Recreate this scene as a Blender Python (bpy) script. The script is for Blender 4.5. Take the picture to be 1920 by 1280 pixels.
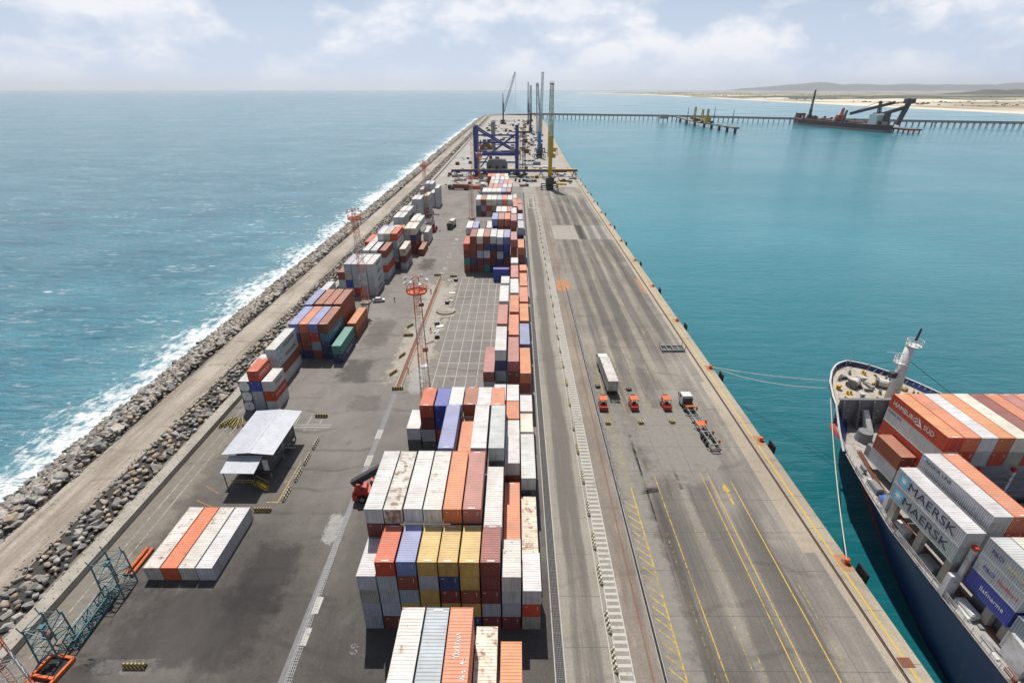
import bpy, bmesh, math, random
import numpy as np
from mathutils import Vector, Matrix, noise as mnoise
random.seed(7)
for o in list(bpy.data.objects):
    bpy.data.objects.remove(o)
SC = bpy.context.scene
COL = SC.collection
R = math.radians

# ------------------------------------------------------------------ camera
SEA = -4.5
cam_d = bpy.data.cameras.new("camera")
cam_d.sensor_width = 36.0
cam_d.lens = 17.81
cam_d.clip_start = 0.5
cam_d.clip_end = 120000.0
cam = bpy.data.objects.new("camera", cam_d)
COL.objects.link(cam)
cam.location = (0, 0, 66)
cam.rotation_euler = (R(90 - 26.468), 0, R(0.324))
SC.camera = cam

# ------------------------------------------------------------------ sky, sun, exposure
SUN_EL, SUN_AZ = R(62), R(-12.5)          # azimuth measured from +Y towards +X
world = bpy.data.worlds.new("World")
SC.world = world
world.use_nodes = True
wn, wl = world.node_tree.nodes, world.node_tree.links
wn.clear()
w_out = wn.new("ShaderNodeOutputWorld")
w_bg = wn.new("ShaderNodeBackground")
w_bg.inputs["Strength"].default_value = 0.068
sky = wn.new("ShaderNodeTexSky")
sky.sky_type = 'NISHITA'
sky.sun_disc = False
sky.sun_elevation = SUN_EL
sky.sun_rotation = SUN_AZ
sky.altitude = 10
sky.air_density = 1.0
sky.dust_density = 1.3
sky.ozone_density = 1.2
w_tc = wn.new("ShaderNodeTexCoord")
w_map = wn.new("ShaderNodeMapping")
w_map.inputs["Scale"].default_value = (1.0, 1.0, 1.9)
w_map.inputs["Location"].default_value = (3.1, 1.7, 0.31)
wl.new(w_tc.outputs["Generated"], w_map.inputs["Vector"])
w_up = wn.new("ShaderNodeVectorMath"); w_up.operation = 'ADD'
w_up.inputs[1].default_value = (-0.006, 0.01, 0.035)
wl.new(w_map.outputs["Vector"], w_up.inputs[0])
def cloud_noise(vec):
    n = wn.new("ShaderNodeTexNoise")
    n.inputs["Scale"].default_value = 6.4
    n.inputs["Detail"].default_value = 10.0
    n.inputs["Roughness"].default_value = 0.55
    wl.new(vec, n.inputs["Vector"])
    return n.outputs["Fac"]
w_d0, w_d1 = cloud_noise(w_map.outputs["Vector"]), cloud_noise(w_up.outputs[0])
w_r1 = wn.new("ShaderNodeValToRGB")
w_r1.color_ramp.elements[0].position = 0.425
w_r1.color_ramp.elements[0].color = (0, 0, 0, 1)
w_r1.color_ramp.elements[1].position = 0.565
w_r1.color_ramp.elements[1].color = (1, 1, 1, 1)
wl.new(w_d0, w_r1.inputs["Fac"])
w_s0 = wn.new("ShaderNodeMath"); w_s0.operation = 'SUBTRACT'
wl.new(w_d0, w_s0.inputs[0]); wl.new(w_d1, w_s0.inputs[1])
w_s1 = wn.new("ShaderNodeMath"); w_s1.operation = 'MULTIPLY_ADD'; w_s1.use_clamp = True
wl.new(w_s0.outputs[0], w_s1.inputs[0]); w_s1.inputs[1].default_value = 6.5; w_s1.inputs[2].default_value = 0.55
w_cc = wn.new("ShaderNodeMixRGB")             # lit tops, greyer undersides
w_cc.inputs["Color1"].default_value = (11.8, 12.5, 14.2, 1)
w_cc.inputs["Color2"].default_value = (15.0, 14.9, 15.2, 1)
wl.new(w_s1.outputs[0], w_cc.inputs["Fac"])
w_sep = wn.new("ShaderNodeSeparateXYZ")
wl.new(w_tc.outputs["Generated"], w_sep.inputs[0])
def w_math(op, a, b_):
    n = wn.new("ShaderNodeMath"); n.operation = op; n.use_clamp = op in ('SUBTRACT', 'MAXIMUM')
    for i, q in enumerate((a, b_)):
        if isinstance(q, (int, float)):
            n.inputs[i].default_value = q
        else:
            wl.new(q, n.inputs[i])
    return n.outputs[0]
w_el = w_math('MAXIMUM', w_sep.outputs["Z"], 0.0)
w_lim = w_math('POWER', w_math('SUBTRACT', 1.0, w_el), 3.6)      # bright moist air low over the sea
w_haz = wn.new("ShaderNodeMixRGB")
wl.new(w_math('MULTIPLY', w_lim, 0.95), w_haz.inputs["Fac"])
w_haz.inputs["Color2"].default_value = (9.7, 11.5, 14.9, 1)
wl.new(sky.outputs["Color"], w_haz.inputs["Color1"])
w_fm = wn.new("ShaderNodeMath")
w_fm.operation = 'MULTIPLY'
wl.new(w_math('MULTIPLY', w_math('POWER', w_math('SUBTRACT', 1.0, w_el), 1.6), 0.9), w_fm.inputs[1])
w_low = wn.new("ShaderNodeMapRange")              # the lowest clouds drown in the sea haze
w_low.inputs['From Min'].default_value = 0.0; w_low.inputs['From Max'].default_value = 0.07
w_low.inputs['To Min'].default_value = 0.3; w_low.inputs['To Max'].default_value = 1.0
wl.new(w_el, w_low.inputs['Value'])
wl.new(w_math('MULTIPLY', w_r1.outputs["Color"], w_low.outputs[0]), w_fm.inputs[0])
w_mix = wn.new("ShaderNodeMixRGB")
wl.new(w_fm.outputs["Value"], w_mix.inputs["Fac"])
wl.new(w_haz.outputs["Color"], w_mix.inputs["Color1"])
wl.new(w_cc.outputs["Color"], w_mix.inputs["Color2"])
wl.new(w_mix.outputs["Color"], w_bg.inputs["Color"])
wl.new(w_bg.outputs["Background"], w_out.inputs["Surface"])

sun_d = bpy.data.lights.new("sun", 'SUN')
sun_d.energy = 5.0
sun_d.angle = R(0.53)
sun_d.color = (1.0, 0.955, 0.89)
sun = bpy.data.objects.new("sun", sun_d)
COL.objects.link(sun)
sv = Vector((math.sin(SUN_AZ) * math.cos(SUN_EL), math.cos(SUN_AZ) * math.cos(SUN_EL), math.sin(SUN_EL)))
sun.rotation_euler = sv.to_track_quat('Z', 'Y').to_euler()
sun.location = sv * 300

vs = SC.view_settings
vs.view_transform = 'Standard'
vs.look = 'None'
vs.exposure = 0.0
vs.gamma = 1.0
vs.use_curve_mapping = False
SC.render.engine = 'CYCLES'
SC.cycles.use_denoising = True
SC.cycles.max_bounces = 5
SC.cycles.diffuse_bounces = 2
SC.cycles.glossy_bounces = 2
SC.cycles.transmission_bounces = 2
SC.cycles.transparent_max_bounces = 6
SC.cycles.volume_bounces = 0
SC.cycles.caustics_reflective = False
SC.cycles.caustics_refractive = False

# ------------------------------------------------------------------ helpers
class MB:
    """collects shapes; build() links them as one mesh object"""
    def __init__(self):
        self.v, self.f, self.m = [], [], []
        self.mi = 0
    def add(self, vs_, fs_):
        n = len(self.v)
        self.v += [tuple(p) for p in vs_]
        self.f += [tuple(i + n for i in f) for f in fs_]
        self.m += [self.mi] * len(fs_)
        return self
    def box(self, x0, x1, y0, y1, z0, z1):
        vs_ = [(x0, y0, z0), (x1, y0, z0), (x1, y1, z0), (x0, y1, z0), (x0, y0, z1), (x1, y0, z1), (x1, y1, z1), (x0, y1, z1)]
        return self.add(vs_, [(3, 2, 1, 0), (4, 5, 6, 7), (0, 1, 5, 4), (1, 2, 6, 5), (2, 3, 7, 6), (3, 0, 4, 7)])
    def bar(self, a, b, w, h=None):
        """rectangular bar from a to b"""
        h = h or w
        a, b = Vector(a), Vector(b)
        d = (b - a)
        if d.length < 1e-6:
            return self
        d.normalize()
        up = Vector((0, 0, 1)) if abs(d.z) < 0.95 else Vector((0, 1, 0))
        s = d.cross(up).normalized()
        u = s.cross(d).normalized()
        s, u = s * w / 2, u * h / 2
        vs_ = [a - s - u, a + s - u, a + s + u, a - s + u, b - s - u, b + s - u, b + s + u, b - s + u]
        return self.add(vs_, [(0, 1, 2, 3), (7, 6, 5, 4), (1, 0, 4, 5), (2, 1, 5, 6), (3, 2, 6, 7), (0, 3, 7, 4)])
    def cyl(self, a, b, r0, r1=None, n=8, caps=True):
        r1 = r0 if r1 is None else r1
        a, b = Vector(a), Vector(b)
        d = (b - a).normalized()
        up = Vector((0, 0, 1)) if abs(d.z) < 0.95 else Vector((0, 1, 0))
        s = d.cross(up).normalized()
        u = s.cross(d).normalized()
        vs_ = []
        for c, r in ((a, r0), (b, r1)):
            for i in range(n):
                t = 2 * math.pi * i / n
                vs_.append(c + s * math.cos(t) * r + u * math.sin(t) * r)
        fs_ = [(i, n + i, n + (i + 1) % n, (i + 1) % n) for i in range(n)]
        if caps:
            fs_ += [tuple(range(n)), tuple(range(2 * n - 1, n - 1, -1))]
        return self.add(vs_, fs_)
    def lathe(self, c, prof, n=12):
        c = Vector(c)
        vs_ = []
        for r, z in prof:
            for i in range(n):
                t = 2 * math.pi * i / n
                vs_.append(c + Vector((math.cos(t) * r, math.sin(t) * r, z)))
        fs_ = []
        for k in range(len(prof) - 1):
            fs_ += [(k * n + i, k * n + (i + 1) % n, (k + 1) * n + (i + 1) % n, (k + 1) * n + i) for i in range(n)]
        fs_ += [tuple(range(n - 1, -1, -1)), tuple(range((len(prof) - 1) * n, len(prof) * n))]
        return self.add(vs_, fs_)
    def prism(self, poly, axis, a, b):
        """poly of 2D points in the plane normal to axis, extruded from a to b"""
        def P(p, t):
            return {'x': (t, p[0], p[1]), 'y': (p[0], t, p[1]), 'z': (p[0], p[1], t)}[axis]
        n = len(poly)
        vs_ = [P(p, a) for p in poly] + [P(p, b) for p in poly]
        fs_ = [(i, (i + 1) % n, n + (i + 1) % n, n + i) for i in range(n)] + [tuple(range(n - 1, -1, -1)), tuple(range(n, 2 * n))]
        return self.add(vs_, fs_)
    def sheet(self, x0, x1, y0, y1, z):
        return self.add([(x0, y0, z), (x1, y0, z), (x1, y1, z), (x0, y1, z)], [(0, 1, 2, 3)])
    def lattice(self, a, b, wa, wb, n, t, tb=None, legs=4):
        """four (or three) chord lattice member from a to b, widths wa..wb, n panels"""
        a, b = Vector(a), Vector(b)
        tb = tb or t * 0.6
        d = (b - a).normalized()
        up = Vector((0, 0, 1)) if abs(d.z) < 0.9 else Vector((0, 1, 0))
        s = d.cross(up).normalized()
        u = s.cross(d).normalized()
        ang = [math.pi / 4 + i * math.pi / 2 for i in range(4)] if legs == 4 else [math.pi / 2 + i * 2 * math.pi / 3 for i in range(3)]
        def ring(k):
            f = k / n
            c = a.lerp(b, f)
            w = (wa + (wb - wa) * f) / math.sqrt(2 if legs == 4 else 1.7)
            return [c + s * math.cos(q) * w + u * math.sin(q) * w for q in ang]
        L = len(ang)
        r0, r1 = ring(0), ring(n)
        for i in range(L):
            self.bar(r0[i], r1[i], t)
        for k in range(n + 1):
            r = ring(k)
            for i in range(L):
                self.bar(r[i], r[(i + 1) % L], tb)
            if k < n:
                q = ring(k + 1)
                for i in range(L):
                    if (k + i) % 2:
                        self.bar(r[i], q[(i + 1) % L], tb)
                    else:
                        self.bar(r[(i + 1) % L], q[i], tb)
        return self
    def mesh(self, name):
        me = bpy.data.meshes.new(name)
        me.from_pydata(self.v, [], self.f)
        me.update()
        return me
    def build(self, name, mats, parent=None, loc=None, rz=0.0, smooth=False):
        me = self.mesh(name)
        for m in (mats if isinstance(mats, (list, tuple)) else [mats]):
            me.materials.append(m)
        if any(self.m):
            me.polygons.foreach_set("material_index", self.m)
        if smooth:
            me.polygons.foreach_set("use_smooth", [True] * len(me.polygons))
        return link(name, me, parent, loc, rz)

def link(name, data, parent=None, loc=None, rz=0.0):
    o = bpy.data.objects.new(name, data)
    COL.objects.link(o)
    if loc is not None:
        o.location = loc
    o.rotation_euler = (0, 0, rz)
    if parent is not None:
        o.parent = parent
    return o

def thing(name, label, cat, loc=(0, 0, 0), rz=0.0, group=None):
    o = link(name, None, None, loc, rz)
    return tag(o, label, cat, group)

def tag(o, label, cat, group=None):
    o["label"] = label
    o["category"] = cat
    if group:
        o["group"] = group
    return o

def struct(o):
    o["kind"] = "structure"
    return o

def dup(root, loc, rz=None, label=None):
    r = root.copy()
    COL.objects.link(r)
    r.location = loc
    if rz is not None:
        r.rotation_euler = (0, 0, rz)
    if label:
        r["label"] = label
    for ch in list(root.children):
        c = ch.copy()
        COL.objects.link(c)
        c.parent = r
        for g in list(ch.children):
            d = g.copy()
            COL.objects.link(d)
            d.parent = c
    return r

# ------------------------------------------------------------------ materials
def new_mat(name):
    m = bpy.data.materials.new(name)
    m.use_nodes = True
    nt = m.node_tree
    b = nt.nodes["Principled BSDF"]
    return m, nt, b

def nd(nt, typ, **kw):
    n = nt.nodes.new(typ)
    for k, v in kw.items():
        if k.startswith("_"):
            setattr(n, k[1:], v)
        else:
            n.inputs[k.replace("__", " ")].default_value = v
    return n

def math_n(nt, op, a, b=None, clamp=False):
    n = nt.nodes.new("ShaderNodeMath")
    n.operation = op
    n.use_clamp = clamp
    for i, x in enumerate((a, b)):
        if x is None:
            continue
        if isinstance(x, (int, float)):
            n.inputs[i].default_value = x
        else:
            nt.links.new(x, n.inputs[i])
    return n.outputs[0]

def mix_c(nt, fac, a, b, mode='MIX'):
    n = nt.nodes.new("ShaderNodeMixRGB")
    n.blend_type = mode
    for key, x in (("Fac", fac), ("Color1", a), ("Color2", b)):
        if isinstance(x, (int, float)):
            n.inputs[key].default_value = x
        elif isinstance(x, tuple):
            n.inputs[key].default_value = x if len(x) == 4 else x + (1,)
        else:
            nt.links.new(x, n.inputs[key])
    return n.outputs["Color"]

def ramp(nt, fac, p0, p1, c0=(0, 0, 0), c1=(1, 1, 1)):
    n = nt.nodes.new("ShaderNodeValToRGB")
    e = n.color_ramp.elements
    e[0].position, e[0].color = p0, c0 + (1,)
    e[1].position, e[1].color = p1, c1 + (1,)
    nt.links.new(fac, n.inputs["Fac"])
    return n.outputs["Color"]

def noise_n(nt, vec, scale, detail=4, rough=0.55, stretch=None, off=(0, 0, 0)):
    if stretch or off != (0, 0, 0):
        mp = nd(nt, "ShaderNodeMapping")
        mp.inputs["Scale"].default_value = stretch or (1, 1, 1)
        mp.inputs["Location"].default_value = off
        nt.links.new(vec, mp.inputs["Vector"])
        vec = mp.outputs["Vector"]
    n = nd(nt, "ShaderNodeTexNoise", Scale=scale, Detail=detail, Roughness=rough)
    nt.links.new(vec, n.inputs["Vector"])
    return n.outputs["Fac"]

def pos_of(nt):
    return nt.nodes.new("ShaderNodeNewGeometry").outputs["Position"]

def simple(name, col, rough=0.6, metal=0.0, var=0.25, scale=1.2, grime=None):
    """painted or bare surface with uneven tone and grime"""
    m, nt, b = new_mat(name)
    tc = nt.nodes.new("ShaderNodeTexCoord").outputs["Object"]
    f = noise_n(nt, tc, scale, 5, 0.6)
    c = mix_c(nt, ramp(nt, f, 0.3, 0.75), tuple(x * (1 - var) for x in col), tuple(min(1, x * (1 + var * 0.5)) for x in col))
    if grime:
        f2 = noise_n(nt, tc, scale * 2.7, 6, 0.65, off=(3, 7, 1))
        c = mix_c(nt, math_n(nt, 'MULTIPLY', ramp(nt, f2, 0.52, 0.68), 0.8), c, grime)
    nt.links.new(c, b.inputs["Base Color"])
    b.inputs["Roughness"].default_value = rough
    b.inputs["Metallic"].default_value = metal
    return m

RUST = (0.17, 0.062, 0.022)
M = {}
M['white'] = simple('white_paint', (0.66, 0.66, 0.64), 0.5, grime=(0.4, 0.36, 0.3))
M['black'] = simple('black_rubber', (0.018, 0.018, 0.02), 0.8)
M['darksteel'] = simple('dark_steel', (0.05, 0.05, 0.055), 0.6, grime=(0.09, 0.055, 0.04))
M['steel'] = simple('grey_steel', (0.26, 0.27, 0.28), 0.55, 0.2, grime=(0.16, 0.11, 0.08))
M['orange'] = simple('orange_paint', (0.6, 0.13, 0.025), 0.5, grime=(0.3, 0.1, 0.04))
M['red'] = simple('red_paint', (0.48, 0.035, 0.02), 0.5, grime=(0.16, 0.05, 0.03))
M['redlead'] = simple('tower_red', (0.6, 0.13, 0.05), 0.6)
M['gblue'] = simple('gantry_blue', (0.035, 0.05, 0.24), 0.5, scale=0.2, grime=(0.05, 0.06, 0.15))
M['cblue'] = simple('crane_blue', (0.04, 0.16, 0.42), 0.5, scale=0.3)
M['yellow'] = simple('crane_yellow', (0.55, 0.35, 0.02), 0.5, scale=0.3)
M['teal'] = simple('teal_paint', (0.05, 0.17, 0.2), 0.5, grime=(0.2, 0.16, 0.1))
M['greysteel2'] = simple('pale_lattice_paint', (0.42, 0.44, 0.45), 0.55)
M['concrete'] = simple('pale_concrete', (0.36, 0.33, 0.28), 0.9, scale=0.5, grime=(0.26, 0.22, 0.17))
M['concrete2'] = simple('grey_concrete', (0.27, 0.26, 0.24), 0.9, scale=0.4)
M['glass'] = simple('dark_glass', (0.02, 0.03, 0.035), 0.08)
M['tyre'] = simple('tyre_rubber', (0.02, 0.02, 0.02), 0.85)
M['roofsheet'] = simple('pale_roof_sheet', (0.48, 0.5, 0.54), 0.45, 0.0, var=0.12, scale=0.5, grime=(0.36, 0.35, 0.34))
M['darkwall'] = simple('dark_wall_panel', (0.075, 0.08, 0.085), 0.7)
M['skin'] = simple('skin', (0.25, 0.13, 0.08), 0.6)
M['cloth_blue'] = simple('blue_workwear', (0.04, 0.06, 0.12), 0.9)
M['cloth_vis'] = simple('orange_vest', (0.6, 0.16, 0.02), 0.9)
M['rope'] = simple('mooring_rope', (0.62, 0.58, 0.5), 0.9)
M['brown'] = simple('rusty_brown', (0.2, 0.075, 0.04), 0.8, grime=(0.1, 0.05, 0.03))
M['grate'] = simple('grate_iron', (0.13, 0.125, 0.125), 0.6)
M['void'] = simple('channel_dark', (0.03, 0.028, 0.027), 0.95)
M['hydr'] = simple('earth_red', (0.23, 0.1, 0.065), 0.95, scale=0.7)

def ground_mat(name, dark, light, spec, rough=0.9):
    """spec: list of (scale, stretch, p0, p1, amount, colour) stains"""
    m, nt, b = new_mat(name)
    p = pos_of(nt)
    f = noise_n(nt, p, 0.045, 6, 0.62)
    c = mix_c(nt, ramp(nt, f, 0.33, 0.68), dark, light)
    for i, (sc, st, p0, p1, am, colr) in enumerate(spec):
        g = noise_n(nt, p, sc, 5, 0.62, stretch=st, off=(i * 13.7, i * 5.1, 0))
        c = mix_c(nt, math_n(nt, 'MULTIPLY', ramp(nt, g, p0, p1), am), c, colr)
    wv = nd(nt, "ShaderNodeTexWave", Scale=0.045, Distortion=10.0, Detail=3.0)
    wv.inputs["Detail Scale"].default_value = 0.7
    wv.wave_type = 'RINGS'
    nt.links.new(p, wv.inputs["Vector"])
    arc = math_n(nt, 'MULTIPLY', ramp(nt, wv.outputs["Fac"], 0.94, 0.99), math_n(nt, 'MULTIPLY', ramp(nt, noise_n(nt, p, 0.09, 3, 0.5, off=(3, 6, 0)), 0.46, 0.6), 0.3))
    c = mix_c(nt, arc, c, tuple(v * 0.4 for v in dark))
    fine = noise_n(nt, p, 3.0, 5, 0.7)
    c = mix_c(nt, 0.28, c, ramp(nt, fine, 0.25, 0.8), 'OVERLAY')
    nt.links.new(c, b.inputs["Base Color"])
    b.inputs["Roughness"].default_value = rough
    return m, nt, b, c

M['yard'], nt_, b_, c_ = ground_mat('yard_asphalt', (0.105, 0.093, 0.084), (0.205, 0.185, 0.165), [
    (0.09, (1, 0.6, 1), 0.5, 0.72, 0.6, (0.235, 0.215, 0.192)),
    (0.16, (1, 0.35, 1), 0.52, 0.74, 0.75, (0.06, 0.054, 0.052)),
    (0.6, None, 0.6, 0.75, 0.55, (0.05, 0.045, 0.043)),
    (0.35, (1, 0.12, 1), 0.6, 0.75, 0.3, (0.05, 0.045, 0.043)),
    (1.7, None, 0.66, 0.74, 0.5, (0.3, 0.28, 0.25))])
# the nearer yard is older, oil darkened asphalt; the far yard is paler and dustier
sx_ = nt_.nodes.new("ShaderNodeSeparateXYZ"); nt_.links.new(pos_of(nt_), sx_.inputs[0])
wob_ = noise_n(nt_, pos_of(nt_), 0.05, 4, 0.6)
yy_ = math_n(nt_, 'ADD', sx_.outputs['Y'], math_n(nt_, 'MULTIPLY', wob_, 60))
old_ = nt_.nodes.new("ShaderNodeMapRange"); old_.inputs['From Min'].default_value = 84; old_.inputs['From Max'].default_value = 128
nt_.links.new(yy_, old_.inputs['Value'])
xw_ = nt_.nodes.new("ShaderNodeMapRange"); xw_.inputs['From Min'].default_value = -54; xw_.inputs['From Max'].default_value = -64
nt_.links.new(math_n(nt_, 'ADD', sx_.outputs['X'], math_n(nt_, 'MULTIPLY', wob_, 12)), xw_.inputs['Value'])
pale_ = math_n(nt_, 'MAXIMUM', old_.outputs[0], xw_.outputs[0])
cy_ = mix_c(nt_, pale_, mix_c(nt_, 1.0, c_, (0.5, 0.49, 0.49), 'MULTIPLY'), mix_c(nt_, 0.35, c_, (0.27, 0.25, 0.225)))
wv_ = nd(nt_, "ShaderNodeTexWave", Scale=0.05, Distortion=9.0, Detail=3.0)
wv_.inputs["Detail Scale"].default_value = 0.6; wv_.wave_type = 'RINGS'
nt_.links.new(pos_of(nt_), wv_.inputs["Vector"])
arc_ = math_n(nt_, 'MULTIPLY', ramp(nt_, wv_.outputs["Fac"], 0.93, 0.99), math_n(nt_, 'MULTIPLY', ramp(nt_, noise_n(nt_, pos_of(nt_), 0.08, 3, 0.5, off=(7, 1, 0)), 0.45, 0.6), 0.4))
cy_ = mix_c(nt_, arc_, cy_, (0.03, 0.027, 0.026))
vo_ = nt_.nodes.new("ShaderNodeTexVoronoi"); vo_.feature = 'DISTANCE_TO_EDGE'; vo_.inputs["Scale"].default_value = 0.11
nt_.links.new(pos_of(nt_), vo_.inputs["Vector"])
crk_ = math_n(nt_, 'MULTIPLY', math_n(nt_, 'LESS_THAN', vo_.outputs["Distance"], 0.006), 0.1)
cy_ = mix_c(nt_, crk_, cy_, (0.03, 0.028, 0.027))
oil_ = noise_n(nt_, pos_of(nt_), 0.33, 6, 0.7, off=(2, 8, 0))
cy_ = mix_c(nt_, math_n(nt_, 'MULTIPLY', ramp(nt_, oil_, 0.6, 0.7), 0.55), cy_, (0.035, 0.031, 0.03))
lit_ = noise_n(nt_, pos_of(nt_), 0.07, 5, 0.65, stretch=(1, 0.5, 1), off=(12, 3, 0))
cy_ = mix_c(nt_, math_n(nt_, 'MULTIPLY', ramp(nt_, lit_, 0.5, 0.68), 0.4), cy_, (0.2, 0.182, 0.162))
nt_.links.new(cy_, b_.inputs["Base Color"])

M['apron'] = ground_mat('apron_concrete', (0.235, 0.215, 0.18), (0.315, 0.29, 0.245), [
    (0.25, (1, 0.1, 1), 0.5, 0.75, 0.5, (0.15, 0.14, 0.125)),
    (1.4, None, 0.66, 0.72, 0.5, (0.38, 0.36, 0.32)),
    (0.5, None, 0.62, 0.74, 0.35, (0.12, 0.11, 0.1))])[0]
M['road'] = ground_mat('quay_road', (0.165, 0.15, 0.133), (0.27, 0.248, 0.213), [
    (0.2, (1, 0.035, 1), 0.46, 0.66, 0.8, (0.115, 0.1, 0.092)),
    (0.3, (1, 0.045, 1), 0.55, 0.7, 0.75, (0.36, 0.325, 0.27)),
    (0.8, (1, 0.06, 1), 0.6, 0.68, 0.45, (0.08, 0.07, 0.065)),
    (0.07, (1, 0.5, 1), 0.52, 0.62, 0.5, (0.33, 0.3, 0.25)),
    (0.9, None, 0.62, 0.75, 0.35, (0.09, 0.082, 0.08)),
    (2.2, None, 0.66, 0.73, 0.35, (0.36, 0.34, 0.3))])[0]
M['brownband'] = ground_mat('rail_bed', (0.17, 0.143, 0.118), (0.28, 0.24, 0.195), [
    (0.4, (1, 0.12, 1), 0.5, 0.7, 0.7, (0.125, 0.1, 0.082)),
    (0.7, (1, 0.3, 1), 0.56, 0.7, 0.6, (0.33, 0.27, 0.2))])[0]
M['cope'] = ground_mat('quay_edge_concrete', (0.3, 0.255, 0.195), (0.41, 0.355, 0.275), [
    (0.5, (1, 0.2, 1), 0.55, 0.75, 0.6, (0.22, 0.175, 0.125)),
    (2.0, None, 0.64, 0.72, 0.5, (0.2, 0.16, 0.12))])[0]
M['dirt'] = ground_mat('dirt_track', (0.285, 0.247, 0.2), (0.44, 0.39, 0.325), [
    (0.45, (1, 0.06, 1), 0.5, 0.64, 0.8, (0.2, 0.165, 0.13)),
    (0.12, (1, 0.4, 1), 0.52, 0.66, 0.6, (0.24, 0.2, 0.16)),
    (0.5, (1, 0.2, 1), 0.58, 0.72, 0.5, (0.48, 0.43, 0.36)),
    (1.5, None, 0.6, 0.72, 0.5, (0.16, 0.14, 0.12))], 1.0)[0]
M['dust'] = ground_mat('construction_dust', (0.33, 0.295, 0.245), (0.42, 0.385, 0.33), [
    (0.6, None, 0.55, 0.7, 0.6, (0.24, 0.21, 0.18)),
    (1.2, None, 0.62, 0.72, 0.6, (0.55, 0.52, 0.47))])[0]
M['bright'] = ground_mat('new_concrete', (0.27, 0.25, 0.22), (0.34, 0.315, 0.28), [])[0]
M['orangepatch'] = simple('orange_stain', (0.4, 0.2, 0.1), 0.9, scale=0.6)

def paint_mat(name, col, wear=0.5):
    m, nt, b = new_mat(name)
    p = pos_of(nt)
    f = noise_n(nt, p, 1.3, 7, 0.72)
    f2 = noise_n(nt, p, 0.06, 3, 0.6)
    s = math_n(nt, 'ADD', math_n(nt, 'MULTIPLY', f, 0.7), math_n(nt, 'MULTIPLY', f2, 0.3))
    a = ramp(nt, s, wear - 0.09, wear + 0.05, (1, 1, 1), (0, 0, 0))
    nt.links.new(mix_c(nt, f, tuple(x * 0.8 for x in col), col), b.inputs["Base Color"])
    nt.links.new(a, b.inputs["Alpha"])
    b.inputs["Roughness"].default_value = 0.8
    return m
M['pwhite'] = paint_mat('worn_white_paint', (0.5, 0.48, 0.44), 0.62)
M['pwhite2'] = paint_mat('very_worn_white_paint', (0.48, 0.46, 0.42), 0.53)
M['pyellow'] = paint_mat('worn_yellow_paint', (0.58, 0.39, 0.06), 0.58)
M['pyellow2'] = paint_mat('very_worn_yellow_paint', (0.5, 0.39, 0.12), 0.5)
M['pedge'] = paint_mat('fresh_yellow_paint', (0.68, 0.43, 0.02), 0.7)

def stripe_mat(name, a, b_col, n, axis=0, diag=0.0):
    m, nt, b = new_mat(name)
    tc = nt.nodes.new("ShaderNodeTexCoord").outputs["Object"]
    s = nt.nodes.new("ShaderNodeSeparateXYZ")
    nt.links.new(tc, s.inputs[0])
    v = math_n(nt, 'ADD', math_n(nt, 'MULTIPLY', s.outputs[axis], n), math_n(nt, 'MULTIPLY', s.outputs[2], diag))
    k = math_n(nt, 'GREATER_THAN', math_n(nt, 'FRACT', math_n(nt, 'ADD', v, 50.0)), 0.5)
    c = mix_c(nt, k, a, b_col)
    g = noise_n(nt, tc, 3, 5, 0.65)
    c = mix_c(nt, math_n(nt, 'MULTIPLY', ramp(nt, g, 0.45, 0.7), 0.5), c, (0.2, 0.17, 0.13))
    nt.links.new(c, b.inputs["Base Color"])
    b.inputs["Roughness"].default_value = 0.8
    return m
M['stripe'] = stripe_mat('yellow_black_stripes', (0.03, 0.028, 0.025), (0.55, 0.43, 0.16), 1.7, 0)
M['stripe_d'] = stripe_mat('diagonal_stripes', (0.03, 0.028, 0.025), (0.5, 0.36, 0.1), 2.0, 0, 1.5)
M['stripe_w'] = stripe_mat('pale_stripes', (0.035, 0.03, 0.028), (0.6, 0.56, 0.42), 1.4, 0)

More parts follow.
